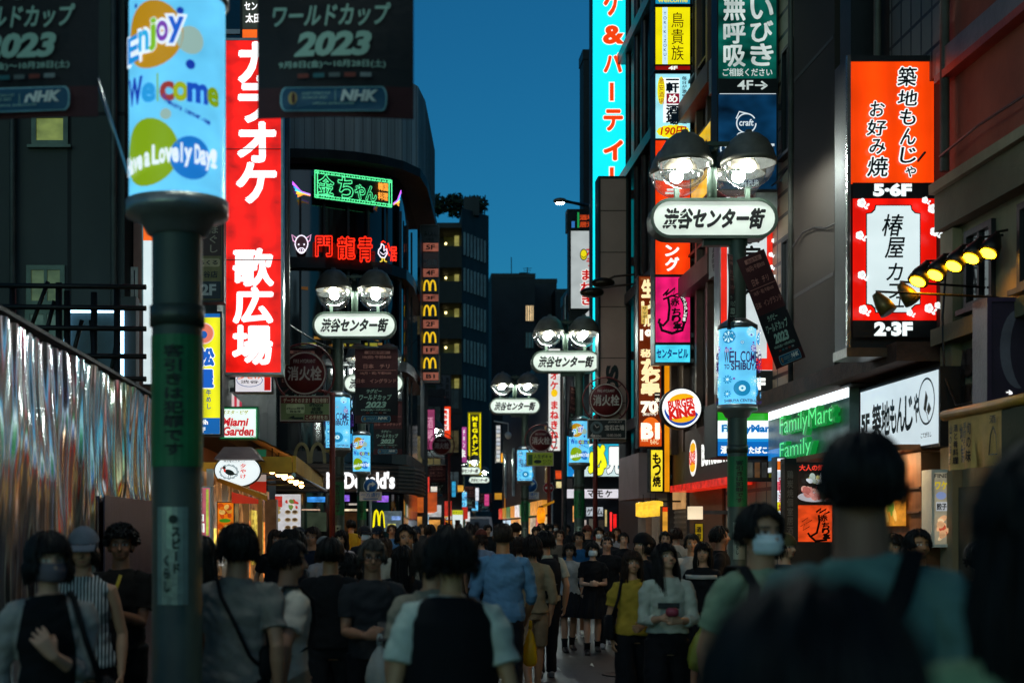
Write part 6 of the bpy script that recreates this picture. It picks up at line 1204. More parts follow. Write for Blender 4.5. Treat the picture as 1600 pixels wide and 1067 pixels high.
def hairmat(h):
    if h not in HAIRM:
        m, t, b = _new('hair_'+h); n = _noise(t, 40, 3, (1, 1, .15)); r = t.nodes.new('ShaderNodeValToRGB'); c = lin(h)
        r.color_ramp.elements[0].color = tuple(x*.5 for x in c[:3])+(1,); r.color_ramp.elements[1].color = tuple(x*1.6 for x in c[:3])+(1,); r.color_ramp.elements[0].position = .35; r.color_ramp.elements[1].position = .7
        t.links.new(n.outputs['Fac'], r.inputs[0]); t.links.new(r.outputs[0], b.inputs['Base Color']); b.inputs['Roughness'].default_value = .55; b.inputs['Specular IOR Level'].default_value = .22; HAIRM[h] = m
    return HAIRM[h]
REM = []
def remesh(o, voxel, post=None, smooth=2):
    md = o.modifiers.new('r', 'REMESH'); md.mode = 'VOXEL'; md.voxel_size = voxel; md.use_smooth_shade = True
    if smooth: s = o.modifiers.new('s', 'SMOOTH'); s.factor = .5; s.iterations = smooth
    REM.append((o, post))
def run_remesh():
    dg = bpy.context.evaluated_depsgraph_get()
    res = [(o, p, bpy.data.meshes.new_from_object(o.evaluated_get(dg))) for o, p in REM]
    for o, p, me in res:
        old = o.data; mats = [m for m in old.materials]; o.modifiers.clear(); me.name = old.name; o.data = me
        if not me.materials:
            for m in mats: me.materials.append(m)
        if p: p(me)
        bpy.data.meshes.remove(old)
VOX = {'hi': .0055, 'mid': .009, 'lo': .015}
def ik(Sh, T, a, b, pole):
    d = T-Sh; L = min(d.length, (a+b)*.995); d.normalize(); T = Sh+d*L; x = (a*a-b*b+L*L)/(2*L); h = sqrt(max(0, a*a-x*x)); q = Vector(pole); q -= d*q.dot(d); q.normalize(); return Sh+d*x+q*h, T
def person(label, px, top, Y, rz=0, sex='m', lod='mid', shirt=('tee', '15171a'), bottom=('pants', '131417'), hair=('short', '0d0b0a'), skin='b98668', arms=('hang', 'hang'), legs=((14, 4), (-12, 14)), head=(0, 0), wide=1.0, mask=None, glasses=False, hat=None, shoe='1a1a1c', group='people in the street', lean=0.0, stock=None, hairlen=1.0, X=None, front=None):
    H = CH+(VY-top)*Y/F; k = H/1.725; rnd = random.Random(label); fem = sex == 'f'
    x = PX(px, Y) if X is None else X
    root = thing('person', label, 'person', (x, Y, 0), group, radians(rz)); V = VOX[lod]; n = 14 if lod != 'lo' else 10
    # legs
    J = []; hw = .088
    for s, (th, ph) in zip((-1, 1), legs):
        th, ph = radians(th), radians(ph); hp = Vector((s*hw, 0, .90)); kn = hp+.42*Vector((0, -sin(th), -cos(th))); an = kn+.40*Vector((0, -sin(th-ph), -cos(th-ph))); J.append([hp, kn, an])
    dz = .085-min(j[2].z for j in J); up = Vector((0, 0, dz))
    tw = rnd.uniform(-.16, .16); swy = rnd.uniform(-.02, .02); lean = lean+rnd.uniform(0, .05); roll = rnd.uniform(-.035, .035)
    def ln(v):
        v = Vector(v); f = min(1, max(0, (v.z-.9)/.45)); a = tw*f; h_ = 1-min(1, abs(v.z-.95)/.5)
        return Vector((v.x*cos(a)-v.y*sin(a)+swy*h_, v.x*sin(a)+v.y*cos(a)-max(0, v.z-.95)*lean, v.z+v.x*roll*f))+up
    for j in J: j[:] = [p+up for p in j]
    sw = (.158 if fem else .178)*wide
    ta = [(.82, .13, .09), (.92, .163 if fem else .155, .108), (1.03, .128 if fem else .142, .095), (1.14, .128 if fem else .145, .10), (1.26, .145 if fem else .162, .112), (1.345, .142 if fem else .158, .100), (1.385, .125, .088), (1.418, .092, .072), (1.455, .058, .056)]
    def torso(mb, m, g, z0=None, z1=None, gb=None):
        pts, rr_ = [], []
        rows = [(z, a*wide, b*wide) for z, a, b in ta]
        if z0 is not None:
            def at(z):
                for (p0, a0, b0), (p1, a1, b1) in zip(rows, rows[1:]):
                    if p0 <= z <= p1: f = (z-p0)/(p1-p0); return (z, a0+(a1-a0)*f, b0+(b1-b0)*f)
                return (z,)+rows[0][1:] if z < rows[0][0] else (z,)+rows[-1][1:]
            rows = [at(z0)]+[r for r in rows if z0 < r[0] < z1]+[at(z1)]
        for z, a, b in rows: pts.append(ln((0, 0.0, z))); gz = g+(.012 if gb == .95 and z < 1.06 else 0); rr_.append((a+gz, b+gz*(1 if gb is None else gb)))
        mb.tube(pts, rr_, m, 24, True, True, (1, 0, 0))
    # arms
    A = []; HD = []
    for s, sp in zip((-1, 1), arms):
        Sh = ln((s*sw, 0, 1.358)); hd = None; curl = .5; pole = (s*.5, .7, -.5); ac = Vector((0, -1, 0))
        if isinstance(sp, str):
            T = {'hang': (s*(sw+.055), -.03, .86), 'fwd': (s*(sw+.035), -.20, .90), 'back': (s*(sw+.05), .14, .88), 'in': (s*.1, -.2, .95)}[sp]; T = ln(T)
        else:
            T = ln(sp[0]); hd = Vector(sp[1]).normalized() if sp[1] else None; curl = sp[2] if len(sp) > 2 else .9; ac = Vector(sp[3]) if len(sp) > 3 else Vector((0, 0, 1))
        El, T = ik(Sh, T, .275, .245, pole); A.append((Sh, El, T)); HD.append((hd or (T-El).normalized(), curl, ac, s))
    # head
    pv = ln((0, -.005, 1.50)); HM = Matrix.Translation(pv) @ Matrix.Rotation(radians(head[0]), 4, 'Z') @ Matrix.Rotation(radians(head[1]), 4, 'X') @ Matrix.Translation(-pv) @ Matrix.Translation(up+Vector((0, -.55*lean, 0)))
    hs = .97 if fem else 1.0
    m = MB(); torso(m, SKIN, -.004)
    m.tube([ln((0, .005, 1.40)), ln((0, 0, 1.46)), HM @ Vector((0, -.004, 1.52)), HM @ Vector((0, 0, 1.57))], [.068, .059 if not fem else .046, .057 if not fem else .045, .054 if not fem else .05], SKIN, 16)
    h = MB()
    for c, r in (((0, .008, 1.618), (.075, .094, .090)), ((0, -.026, 1.580), (.063, .066, .086)), ((0, -.050, 1.532), (.038, .036, .030)), ((0, -.02, 1.55), (.056, .05, .05)), ((-.080, .006, 1.588), (.013, .019, .031)), ((.080, .006, 1.588), (.013, .019, .031)), ((-.036, -.062, 1.568), (.024, .02, .022)), ((.036, -.062, 1.568), (.024, .02, .022)), ((0, -.080, 1.540), (.020, .010, .008))): h.ball(c, tuple(q*hs for q in r), SKIN, 18, 12)
    h.tube([(0, -.084, 1.612), (0, -.098, 1.590), (0, -.106, 1.573), (0, -.094, 1.566)], [.008, .011, .014, .008], SKIN, 8)
    m.add([HM @ v for v in h.v], h.f, SKIN, True)
    for (Sh, El, T), (hd, curl, ac, s) in zip(A, HD):
        am = .92 if fem else 1.05
        m.tube([Sh+Vector((-s*.05, 0, .01)), Sh, Sh+(El-Sh)*.3, Sh+(El-Sh)*.8, El, El+(T-El)*.3, El+(T-El)*.75, T], [.042*am, .045*am, .044*am, .038*am, .036*am, .040*am, .030*am, .025*am], SKIN, n)
        ac = (ac-hd*ac.dot(hd)).normalized(); nv = hd.cross(ac); 
        if nv.x*s > 0: nv = -nv
        pe = T+hd*.082; m.tube([T-hd*.01, T+hd*.03, pe, pe+hd*.008], [(.026, .020), (.036, .017), (.042, .014), (.038, .010)], SKIN, 12, True, True, ac)
        if lod != 'lo':
            for q, (o_, L_) in enumerate(((.033, .062), (.0115, .070), (-.0105, .066), (-.032, .052))):
                b0 = pe+ac*o_-hd*.006; d0 = (hd+ac*o_*2.2); d0.normalize(); c1 = curl*(.8+.12*q); d1 = d0*cos(c1*.6)+nv*sin(c1*.6); d2 = d0*cos(c1*1.4)+nv*sin(c1*1.4); d3 = d0*cos(c1*2.1)+nv*sin(c1*2.1)
                p1 = b0+d1*L_*.45; p2 = p1+d2*L_*.33; p3 = p2+d3*L_*.24; m.tube([b0, p1, p2, p3], [.0095, .009, .0082, .0065], SKIN, 8)
            b0 = T+hd*.022+ac*.022; d1 = (hd*.62+ac*.62+nv*.35).normalized(); d2 = (hd*.85+ac*.25+nv*.5).normalized(); p1 = b0+d1*.036; m.tube([b0, p1, p1+d2*.032], [.0135, .011, .008], SKIN, 8)
    for s, (hp, kn, an) in zip((-1, 1), J):
        m.tube([hp+Vector((0, 0, .03)), hp, hp+(kn-hp)*.5, kn, kn+(an-kn)*.3, kn+(an-kn)*.75, an, an+Vector((0, .01, -.045))], [.085, .086, .072, .052, .054, .038, .034, .036], SKIN, n)
        fy = Vector((0, -1, 0)); m.tube([an+Vector((0, .045, -.05)), an+Vector((0, 0, -.045)), an+Vector((0, -.09, -.06)), an+Vector((s*.01, -.15, -.07))], [(.028, .03), (.033, .036), (.042, .024), (.036, .014)], SKIN, 12, True, True, (1, 0, 0))
    def fin(mb, name, rem=None, post=None, smooth=2):
        for i, v in enumerate(mb.v): mb.v[i] = v*k
        o = mb.build(name); o.parent = root
        if rem: remesh(o, rem, post, smooth)
        return o
    IM = HM.inverted(); sk = lin(skin); ink = (.012, .009, .008); front_ = True
    def paint(me):
        N = len(me.vertices); co = np.empty(N*3, np.float32); me.vertices.foreach_get('co', co); co = co.reshape(-1, 3); I = np.array(IM); Q = (co/k) @ I[:3, :3].T+I[:3, 3]
        X_, Y_, Z_ = np.abs(Q[:, 0]), Q[:, 1], Q[:, 2]; col = np.ones((N, 4), np.float32); base = np.array(sk[:3], np.float32); col[:, :3] = base
        fr = (Z_ > 1.50) & (Y_ < -.03); ey = np.abs(X_-.031); ez = np.abs(Z_-1.606)
        cheek = fr & ((X_-.038)**2+(Z_-1.575)**2 < .018**2); col[cheek, :3] = base*np.array((1.04, .9, .86), np.float32)
        if lod != 'lo':
            g = np.exp(-(((X_-.031)/.022)**2+((Z_-1.606)/.016)**2))*(fr & (Y_ > -.11)); R = np.array(HM.to_3x3()); co += (g[:, None]*.009*k)*(R @ np.array((0, 1, 0)))[None, :]
            lip = fr & (X_ < .024) & (np.abs(Z_-1.5405) < .0075*(1-(X_/.026)**2)); col[lip, :3] = base*np.array((.75, .42, .42), np.float32); col[lip & (np.abs(Z_-1.541) < .0016), :3] = base*.25
            brow = fr & (np.abs(Z_-(1.629-.12*np.abs(X_-.03))) < .0045) & (X_ > .012) & (X_ < .052); col[brow, :3] = (.02, .015, .012)
            lid = fr & (ey < .018) & (Z_ > 1.606) & (Z_ < 1.6155); col[lid, :3] = base*.35
            eye = fr & (ey < .0155) & (ez < .0062*np.sqrt(np.clip(1-(ey/.0175)**2, 0, 1))); col[eye, :3] = (.5, .47, .44); col[eye & (ey < .0068), :3] = ink
            nos = fr & (X_ > .003) & (X_ < .011) & (np.abs(Z_-1.5655) < .004) & (Y_ < -.085); col[nos, :3] = base*.35
        else:
            f2 = fr & (Y_ < -.06); col[f2 & (ey < .016) & (np.abs(Z_-1.607) < .010), :3] = base*.22; col[f2 & (np.abs(Z_-1.63) < .007) & (X_ > .01) & (X_ < .05), :3] = base*.25; col[f2 & (X_ < .022) & (np.abs(Z_-1.54) < .009), :3] = base*np.array((.6, .32, .32), np.float32)
        me.vertices.foreach_set('co', co.astype(np.float32).ravel()); at = me.color_attributes.new('Col', 'FLOAT_COLOR', 'POINT'); at.data.foreach_set('color', col.ravel()); me.update()
    fin(m, 'body', V, paint)
    # clothes
    def wrinkle(amp, f=7, panel=None):
        sd = rnd.random()*50
        def w(me):
            N = len(me.vertices); co = np.empty(N*3, np.float32); no = np.empty(N*3, np.float32); me.vertices.foreach_get('co', co); me.vertices.foreach_get('normal', no)
            co = co.reshape(-1, 3); no = no.reshape(-1, 3); fn = noise.noise; amt = np.array([fn((x*f+sd, y*f, z*f*1.7+x*4))*amp+fn((x*f*2.3, y*f*2.3+sd, z*f*3.4-x*9))*amp*.55 for x, y, z in co.tolist()], np.float32)
            co += no*amt[:, None]; me.vertices.foreach_set('co', co.ravel())
            if panel:
                me.materials.append(cloth(panel[0])); M_ = len(me.polygons); ce = np.empty(M_*3, np.float32); me.polygons.foreach_get('center', ce); ce = ce.reshape(-1, 3)/k
                idx = ((ce[:, 1] < -.03) & (np.abs(ce[:, 0]+.01) < panel[1]+.03*np.sin(ce[:, 2]*7))).astype(np.int32); me.polygons.foreach_set('material_index', idx)
            me.update()
        return w
    kind, sc = shirt[0], shirt[1]; cm = shirt[2] if len(shirt) > 2 else cloth(sc)
    if kind != 'none':
        m = MB(); hem = shirt[3] if len(shirt) > 3 else (.90 if kind not in ('crop', 'tucked', 'blouse') else 1.0)
        torso(m, cm, .016 if lod != 'lo' else .020, hem, 1.447, .95)
        ends = {'tee': (.62, 0), 'tucked': (.62, 0), 'vest': (0, 0), 'crop': (0, 0), 'long': (1, .96), 'blouse': (1, .55), 'roll': (1, .35)}[kind]
        for (Sh, El, T), s in zip(A, (-1, 1)):
            if ends[0]:
                b0 = Sh+Vector((-s*.08, 0, .022)); pts = [b0, Sh+Vector((-s*.01, 0, .004)), Sh+(El-Sh)*.16, Sh+(El-Sh)*.4]; rr_ = [.058, .066, .067, .064]
                if ends[1]: pts += [El, El+(T-El)*ends[1]*.5, El+(T-El)*ends[1]]; rr_ += [.052, .050, .042]
                else: pts += [Sh+(El-Sh)*ends[0], Sh+(El-Sh)*(ends[0]+.05)]; rr_ += [.066, .067]
                m.tube(pts, rr_, cm, 16)
            elif kind == 'vest': m.ball(Sh+Vector((-s*.035, 0, .0)), (.045, .062, .05), cm, 12, 8)
        fin(m, 'shirt', V*1.15 if lod == 'hi' else V, wrinkle(.013 if lod == 'hi' else .010, 7, front) if lod != 'lo' else None, 3)
    bk, bc = bottom[0], bottom[1]; bm = cloth(bc)
    m = MB(); wz = 1.02
    if bk in ('pants', 'wide', 'shorts'):
        torso(m, bm, .012, .83, wz, .9); lr = {'pants': (.092, .074, .062, .062), 'wide': (.10, .105, .115, .125), 'shorts': (.096, .09, .09, .09)}[bk]
        for s, (hp, kn, an) in zip((-1, 1), J):
            if bk == 'shorts': m.tube([hp+Vector((0, 0, .04)), hp+(kn-hp)*.3, hp+(kn-hp)*.85], [.094, .092, .09], bm, 16)
            else: m.tube([hp+Vector((0, 0, .04)), hp+(kn-hp)*.3, kn, kn+(an-kn)*.5, an+Vector((0, 0, -.01))], [.094, lr[0], lr[1], lr[2], lr[3]], bm, 16)
        fin(m, 'trousers', V*1.2 if lod == 'hi' else V, wrinkle(.007) if lod != 'lo' else None, 3)
    elif bk in ('skirt', 'longskirt'):
        z1 = .56 if bk == 'skirt' else .25; N = 48; rows = []
        for z, a, b, pl in ((wz, .135, .105, 0), (.92, .178, .135, .003), (.78, .205, .165, .008), (z1+.1, .235, .20, .013), (z1, .245, .21, .015)): rows.append([ln((0, 0, z))+Vector(((a+pl*(1 if q % 4 < 2 else -1))*cos(2*pi*q/N), (b+pl*(1 if q % 4 < 2 else -1))*sin(2*pi*q/N), 0)) for q in range(N)])
        vs = [v for r in rows for v in r]; m.add(vs, [(i*N+q, i*N+(q+1) % N, (i+1)*N+(q+1) % N, (i+1)*N+q) for i in range(4) for q in range(N)], bm, False); fin(m, 'skirt')
    elif bk == 'dress': pass
    if stock:
        for s, (hp, kn, an) in zip((-1, 1), J): m = MB(); m.tube([an+Vector((0, 0, -.03)), an+(kn-an)*.2, an+(kn-an)*stock], [.042, .046, .058], cloth('121214'), 12); fin(m, 'sock')
    for s, (hp, kn, an) in zip((-1, 1), J):
        m = MB(); sm_ = mat(shoe, .5, 0, .2, 8, .1); p = an
        m.tube([p+Vector((0, .065, -.045)), p+Vector((0, .045, -.035)), p+Vector((0, -.02, -.03)), p+Vector((s*.004, -.10, -.050)), p+Vector((s*.008, -.17, -.062)), p+Vector((s*.008, -.185, -.066))], [(.026, .034), (.036, .046), (.042, .05), (.048, .033), (.04, .022), (.022, .014)], sm_, 14, True, True, (1, 0, 0)); m.tube([p+Vector((0, .068, -.079)), p+Vector((0, 0, -.079)), p+Vector((0, -.1, -.079)), p+Vector((s*.008, -.186, -.079))], [(.028, .006), (.042, .007), (.05, .007), (.03, .006)], PAINTW if shoe[0] in 'bcd' else BLACK, 12, True, True, (1, 0, 0)); fin(m, 'shoe')
    # hair
    st, hc = hair
    if st != 'bald':
        hm = hairmat(hc); m = MB(); C0 = Vector((0, .010, 1.620)); R0 = Vector((.077, .098, .092))*hs; g = {'short': .012, 'crop': .006, 'bob': .020, 'long': .016, 'curly': .020, 'bun': .012, 'full': .014, 'flat': .016}[st]; g = .003 if hat else g; sh = MB(); sh.ball(C0, tuple(R0+Vector((g, g, g))), hm, 28, 20)
        low = {'short': 1.55, 'crop': 1.55, 'bob': 1.50, 'long': 1.50, 'curly': 1.55, 'bun': 1.53, 'full': 1.54, 'flat': 1.555}[st]
        def keep(v):
            if v.y < -.02: return v.z > (1.668 if st in ('short', 'crop') else 1.652)-.10*min(1, max(0, (abs(v.x)-.045)/.03))*(1 if st in ('bob', 'long', 'full') else .55)
            if v.y < .02: return v.z > 1.61 if st in ('short', 'crop', 'flat', 'bun') else v.z > low+.03
            return v.z > low
        kp = [keep(v) for v in sh.v]; m.add([HM @ v for v in sh.v], [f for f in sh.f if all(kp[i] for i in f)], hm, True)
        NC = {'hi': 620, 'mid': 230, 'lo': 80}[lod]; 
        if st == 'crop': NC //= 3
        ends = {'short': 1.555, 'crop': 1.57, 'bob': 1.505, 'long': 1.28, 'curly': 1.55, 'bun': 1.56, 'full': 1.53, 'flat': 1.56}[st]
        if st in ('bob', 'long'): ends = 1.62-(1.62-ends)*hairlen
        for i in range(NC):
            az = rnd.uniform(-pi, pi); el = math.asin(rnd.uniform(-.1, 1)); faz = abs(az); 
            ze = ends+rnd.uniform(-.02, .03)
            if faz > 2.15: ze = 1.640+rnd.uniform(-.006, .018)+((.022+.012*sin(az*3+H*9)) if st in ('short', 'crop') else 0)
            elif faz > 1.5: ze = max(ze, 1.585+rnd.uniform(-.01, .02)) if st not in ('bob', 'long') else ze+(faz-1.5)*.03
            if st == 'curly':
                gg = g+rnd.uniform(-.01, .014); p0 = C0+Vector(((R0.x+gg)*cos(el)*sin(az), (R0.y+gg)*cos(el)*cos(az), (R0.z+gg)*sin(el)))
                if (p0.y < -.03 and p0.z < 1.66): continue
                t_ = Vector((rnd.gauss(0, 1), rnd.gauss(0, 1), rnd.gauss(0, .6))).normalized()*(.022 if st == 'curly' else .016); nn = (p0-C0).normalized(); m.tube([HM @ q for q in (p0-t_, p0+nn*.010, p0+t_*.8-nn*.004)], [.011, .013, .004], hm, 5, False)
                continue
            lowe = -.25 if st in ('bob', 'long') else (rnd.uniform(-.80, -.45) if faz < 1.1 else rnd.uniform(-.5, -.1));  pts = []; gg = g+(rnd.uniform(-.003, .003) if st == 'crop' or hat else rnd.uniform(-.004, .010))+(rnd.uniform(0, .012) if st == 'full' else 0); az2 = az+rnd.uniform(-.35, .35); az0 = az
            for q in range(6):
                f = q/5; ee = el+(lowe-el)*f; az = az0+(az2-az0)*f*f; p = C0+Vector(((R0.x+gg)*cos(ee)*sin(az), (R0.y+gg)*cos(ee)*cos(az), (R0.z+gg)*sin(ee)))
                if p.z < ze and (lowe > -.3 or faz > 2.15): p.z = ze; pts.append(p); break
                pts.append(p)
            if len(pts) == 6 and pts[-1].z > ze and lowe > -.5:
                b = pts[-1]; L_ = b.z-ze; out = Vector((sin(az), cos(az), 0))
                for q in (1, 2, 3): pts.append(b+Vector((0, 0, -L_*q/3))+out*(.012*sin(q*1.1)+rnd.uniform(-.006, .008))+Vector((0, .012*q/3 if st == 'long' else 0, 0)))
            if len(pts) < 2: continue
            w = {'hi': .0055, 'mid': .009, 'lo': .016}[lod]*rnd.uniform(.7, 1.3); pts = [HM @ p for p in pts]; m.tube(pts, [w*(1-.75*(q/(len(pts)-1))**2) for q in range(len(pts))], hm, 4, False)
        if st == 'bun': m.ball(HM @ Vector((0, .10, 1.66)), (.045, .04, .045), hm, 12, 8)
        fin(m, 'hair')
    if mask:
        m = MB(); mm = mat(mask, .85, 0, .05, 20, .3, 120); C1 = Vector((0, -.030, 1.553)); vs = []; na, ne = 17, 9
        for j in range(ne):
            for i in range(na):
                a = radians(-82+164*i/(na-1)); e = radians(-52+100*j/(ne-1)); pl = .003*(j % 3); vs.append(HM @ (C1+Vector(((.070+pl)*sin(a)*cos(e*.7), -(.082+pl+.004*cos(a*3))*cos(a)*cos(e*.75), .056*sin(e)+.004))))
        m.add(vs, [(j*na+i, j*na+i+1, (j+1)*na+i+1, (j+1)*na+i) for j in range(ne-1) for i in range(na-1)], mm, True)
        for s in (-1, 1): m.tube([HM @ Vector((s*.066, -.035, 1.575)), HM @ Vector((s*.079, .0, 1.60)), HM @ Vector((s*.076, .028, 1.585))], .0025, mm, 5)
        fin(m, 'face_mask')
    if glasses:
        m = MB(); gm = BLACK
        for s in (-1, 1):
            m.tube([HM @ Vector((s*.033+.024*cos(a), -.098+.006*abs(cos(a)), 1.604+.019*sin(a))) for a in [2*pi*i/18 for i in range(19)]], .0028, gm, 5, False); m.tube([HM @ Vector((s*.057, -.092, 1.61)), HM @ Vector((s*.079, 0, 1.61))], .0025, gm, 5)
        m.tube([HM @ Vector((-.009, -.100, 1.606)), HM @ Vector((.009, -.100, 1.606))], .003, gm, 5); g_ = fin(m, 'glasses')
        m = MB()
        for s in (-1, 1): m.poly([HM @ Vector((s*.033+.023*cos(a), -.0985, 1.604+.018*sin(a))) for a in [2*pi*i/18 for i in range(18)]], glass_mat((.82, .84, .86, 1), .02, 'lens'))
        for i, v in enumerate(m.v): m.v[i] = v*k
        o = m.build('lens'); o.parent = g_
    if hat:
        m = MB(); hm = cloth(hat[1]); C0 = Vector((0, .008, 1.625)); sh = MB(); sh.ball(C0, (.096, .119, .116), hm, 24, 16); m.add([HM @ v for v in sh.v], [f for f in sh.f if all(sh.v[i].z > (1.635 if hat[0] == 'cap' else 1.615) for i in f)], hm, True)
        if hat[0] == 'cap':
            vs = []
            for i in range(11): a = radians(-62+124*i/10); vs += [C0+Vector((.094*sin(a), -.116*cos(a), .018)), C0+Vector((.092*sin(a), -.115*cos(a)-.075*cos(a)**.5, -.004-.012*sin(a)**2)), C0+Vector((.092*sin(a), -.115*cos(a)-.075*cos(a)**.5, -.010-.012*sin(a)**2))]
            m.add([HM @ v for v in vs], [(3*i, 3*i+3, 3*i+4, 3*i+1) for i in range(10)]+[(3*i, 3*i+2, 3*i+5, 3*i+3) for i in range(10)]+[(3*i+1, 3*i+4, 3*i+5, 3*i+2) for i in range(10)], hm, False)
        fin(m, 'hat')
    MW = Matrix.Translation(Vector((x, Y, 0))) @ Matrix.Rotation(radians(rz), 4, 'Z') @ Matrix.Scale(k, 4)
    return {'root': root, 'M': MW, 'ln': ln, 'A': A, 'HD': HD, 'HM': HM, 'fin': fin, 'ta': ta, 'wide': wide, 'J': J, 'V': V}
def item(name, label, cat, mb, part, P_=None, group=None):
    if P_ is not None:
        for i, v in enumerate(mb.v): mb.v[i] = P_['M'] @ v
    c = sum(mb.v, Vector((0, 0, 0)))/len(mb.v); t = thing(name, label, cat, (c.x, c.y, min(v.z for v in mb.v)), group); mb.build(part, t); return t
def bagmat(h):
    k = ('bag', h)
    if k in _M: return _M[k]
    m, t, b = _new('plastic_film'); c = lin(h); b.inputs['Base Color'].default_value = c; b.inputs['Roughness'].default_value = .28; tr = t.nodes.new('ShaderNodeBsdfTranslucent'); tr.inputs[0].default_value = c; mx = t.nodes.new('ShaderNodeMixShader'); mx.inputs[0].default_value = .45; n = _noise(t, 14, 4); bp = t.nodes.new('ShaderNodeBump'); bp.inputs['Strength'].default_value = .6; bp.inputs['Distance'].default_value = .03; t.links.new(n.outputs['Fac'], bp.inputs['Height']); t.links.new(bp.outputs[0], b.inputs['Normal']); t.links.new(b.outputs[0], mx.inputs[1]); t.links.new(tr.outputs[0], mx.inputs[2]); t.links.new(mx.outputs[0], t.nodes['Material Output'].inputs[0]); _M[k] = m; return m
def plasticbag(label, hand, w, h, col, seed=1):
    """knotted carrier bag hanging from a hand"""
    m = MB(); bm = bagmat(col); hand = Vector(hand); N = 20; rows = ((0, .10, .12), (.10, .22, .2), (.25, .55, .5), (.5, .85, .9), (.75, 1, 1), (.92, .92, .9), (1, .55, .5)); vs = []
    for f, a, b in rows:
        for i in range(N): t = 2*pi*i/N; q = 1+.16*noise.noise((cos(t)*1.6+seed, sin(t)*1.6, f*3))+.05*sin(5*t+seed); vs.append(hand+Vector((w/2*a*cos(t)*q, w*.3*b*sin(t)*q, -h*(.0+f))))
    vs.append(hand+Vector((0, 0, -h*1.01))); m.add(vs, [(j*N+i, j*N+(i+1) % N, (j+1)*N+(i+1) % N, (j+1)*N+i) for j in range(len(rows)-1) for i in range(N)]+[((len(rows)-1)*N+i, (len(rows)-1)*N+(i+1) % N, len(rows)*N) for i in range(N)], bm, True)
    t = item('carrier_bag', label, 'bag', m, 'film'); m = MB()
    for s in (-1, 1): m.tube([hand+Vector((s*w*.05, 0, -.02)), hand+Vector((s*w*.06, -.01, .03)), hand+Vector((s*w*.02, .0, .05))], [.012, .008, .008], bm, 6)
    m.build('handle', t)
def strap(D, pts, w, m):
    m_ = MB(); pts = [D['ln'](p) for p in pts]; m_.tube(pts, [(w/2, .006)]*len(pts), m, 8); return m_
def backpack(label, D, col, box=True, front=False):
    """pack on the back with a strap over each shoulder (front: seen from the front, straps only in view)"""
    cm = cloth(col); m = MB(); ln = D['ln']
    m.tube([ln((0, .17, .98)), ln((0, .19, 1.02)), ln((0, .20, 1.2)), ln((0, .18, 1.36)), ln((0, .165, 1.41))], [(.10, .05), (.145, .085), (.15, .09), (.13, .07), (.08, .03)], cm, 20, True, True, (1, 0, 0)); pr = [(s, [(s*.10, .13, 1.38), (s*.105, .06, 1.455), (s*.105, -.03, 1.455), (s*.105, -.115, 1.38), (s*.125, -.13, 1.24), (s*.15, -.08, 1.10), (s*.13, .08, 1.03)]) for s in (-1, 1)]
    t = item('backpack', label, 'backpack', m, 'pack', D)
    for s, p in pr:
        m = MB(); m.tube([ln(q) for q in p], [(.028, .008)]*len(p), cm, 8)
        for i, v in enumerate(m.v): m.v[i] = D['M'] @ v
        m.build('strap', t)
    m = MB(); m.tube([ln((-.09, .285, 1.12)), ln((0, .295, 1.14)), ln((.09, .285, 1.12))], .006, STEEL, 6); m.v = [D['M'] @ v for v in m.v]; m.build('zip', t)
def shoulderbag(label, D, col, s=1, drop=.95, size=(.13, .05, .12), strapcol=None):
    cm = cloth(col); m = MB(); ln = D['ln']; c = (s*.24, -.02, drop); m.tube([ln((c[0], c[1], drop-size[2])), ln((c[0], c[1], drop-size[2]*.9)), ln((c[0], c[1], drop+size[2]*.8)), ln((c[0], c[1], drop+size[2]))], [(size[1]*.8, size[0]*.9), (size[1], size[0]), (size[1]*.9, size[0]*.9), (size[1]*.4, size[0]*.7)], cm, 16, True, True, (1, 0, 0))
    t = item('shoulder_bag', label, 'bag', m, 'bag_body', D); sc = cloth(strapcol or col)
    for p in ([(c[0]-s*.02, -.09, drop+.1), (s*.16, -.12, 1.25), (s*.11, -.06, 1.44), (s*.09, .02, 1.46)], [(c[0]-s*.02, .07, drop+.1), (s*.16, .12, 1.25), (s*.11, .09, 1.42), (s*.09, .02, 1.46)]):
        m = MB(); m.tube([ln(q) for q in p], [(.014, .005)]*len(p), sc, 8); m.v = [D['M'] @ v for v in m.v]; m.build('strap', t)
def crossstrap(label, D, col, s=1, back=True, w=.045):
    """cross body strap of a sling bag worn on the back"""
    cm = cloth(col); ln = D['ln']; e = 1 if back else -1; m = MB(); p = [(s*.10, -e*.06, 1.455), (s*.10, e*.04, 1.46), (s*.05, e*.135, 1.36), (-s*.05, e*.15, 1.2), (-s*.13, e*.125, 1.05), (-s*.17, e*.03, .98)]
    m.tube([ln(q) for q in p], [(w/2, .007)]*len(p), cm, 8); t = item('sling_bag', label, 'bag', m, 'strap', D); m = MB(); m.tube([ln((-s*.18, -e*.02, .92)), ln((-s*.185, -e*.02, .95)), ln((-s*.185, -e*.02, 1.06)), ln((-s*.18, -e*.02, 1.09))], [(.03, .07), (.045, .09), (.045, .09), (.03, .07)], cm, 14, True, True, (1, 0, 0)); m.v = [D['M'] @ v for v in m.v]; m.build('bag_body', t)
def phone(label, D, i, off=(0, 0, .03), tilt=0):
    T = D['A'][i][2]+D['HD'][i][0]*.075; m = MB(); m.box(-.037, .037, -.004, .004, -.072, .072, BLACK); R = Matrix.Rotation(radians(-35), 3, 'X'); m.v = [R @ v+T+Vector(off) for v in m.v]; return item('phone', label, 'phone', m, 'case', D)
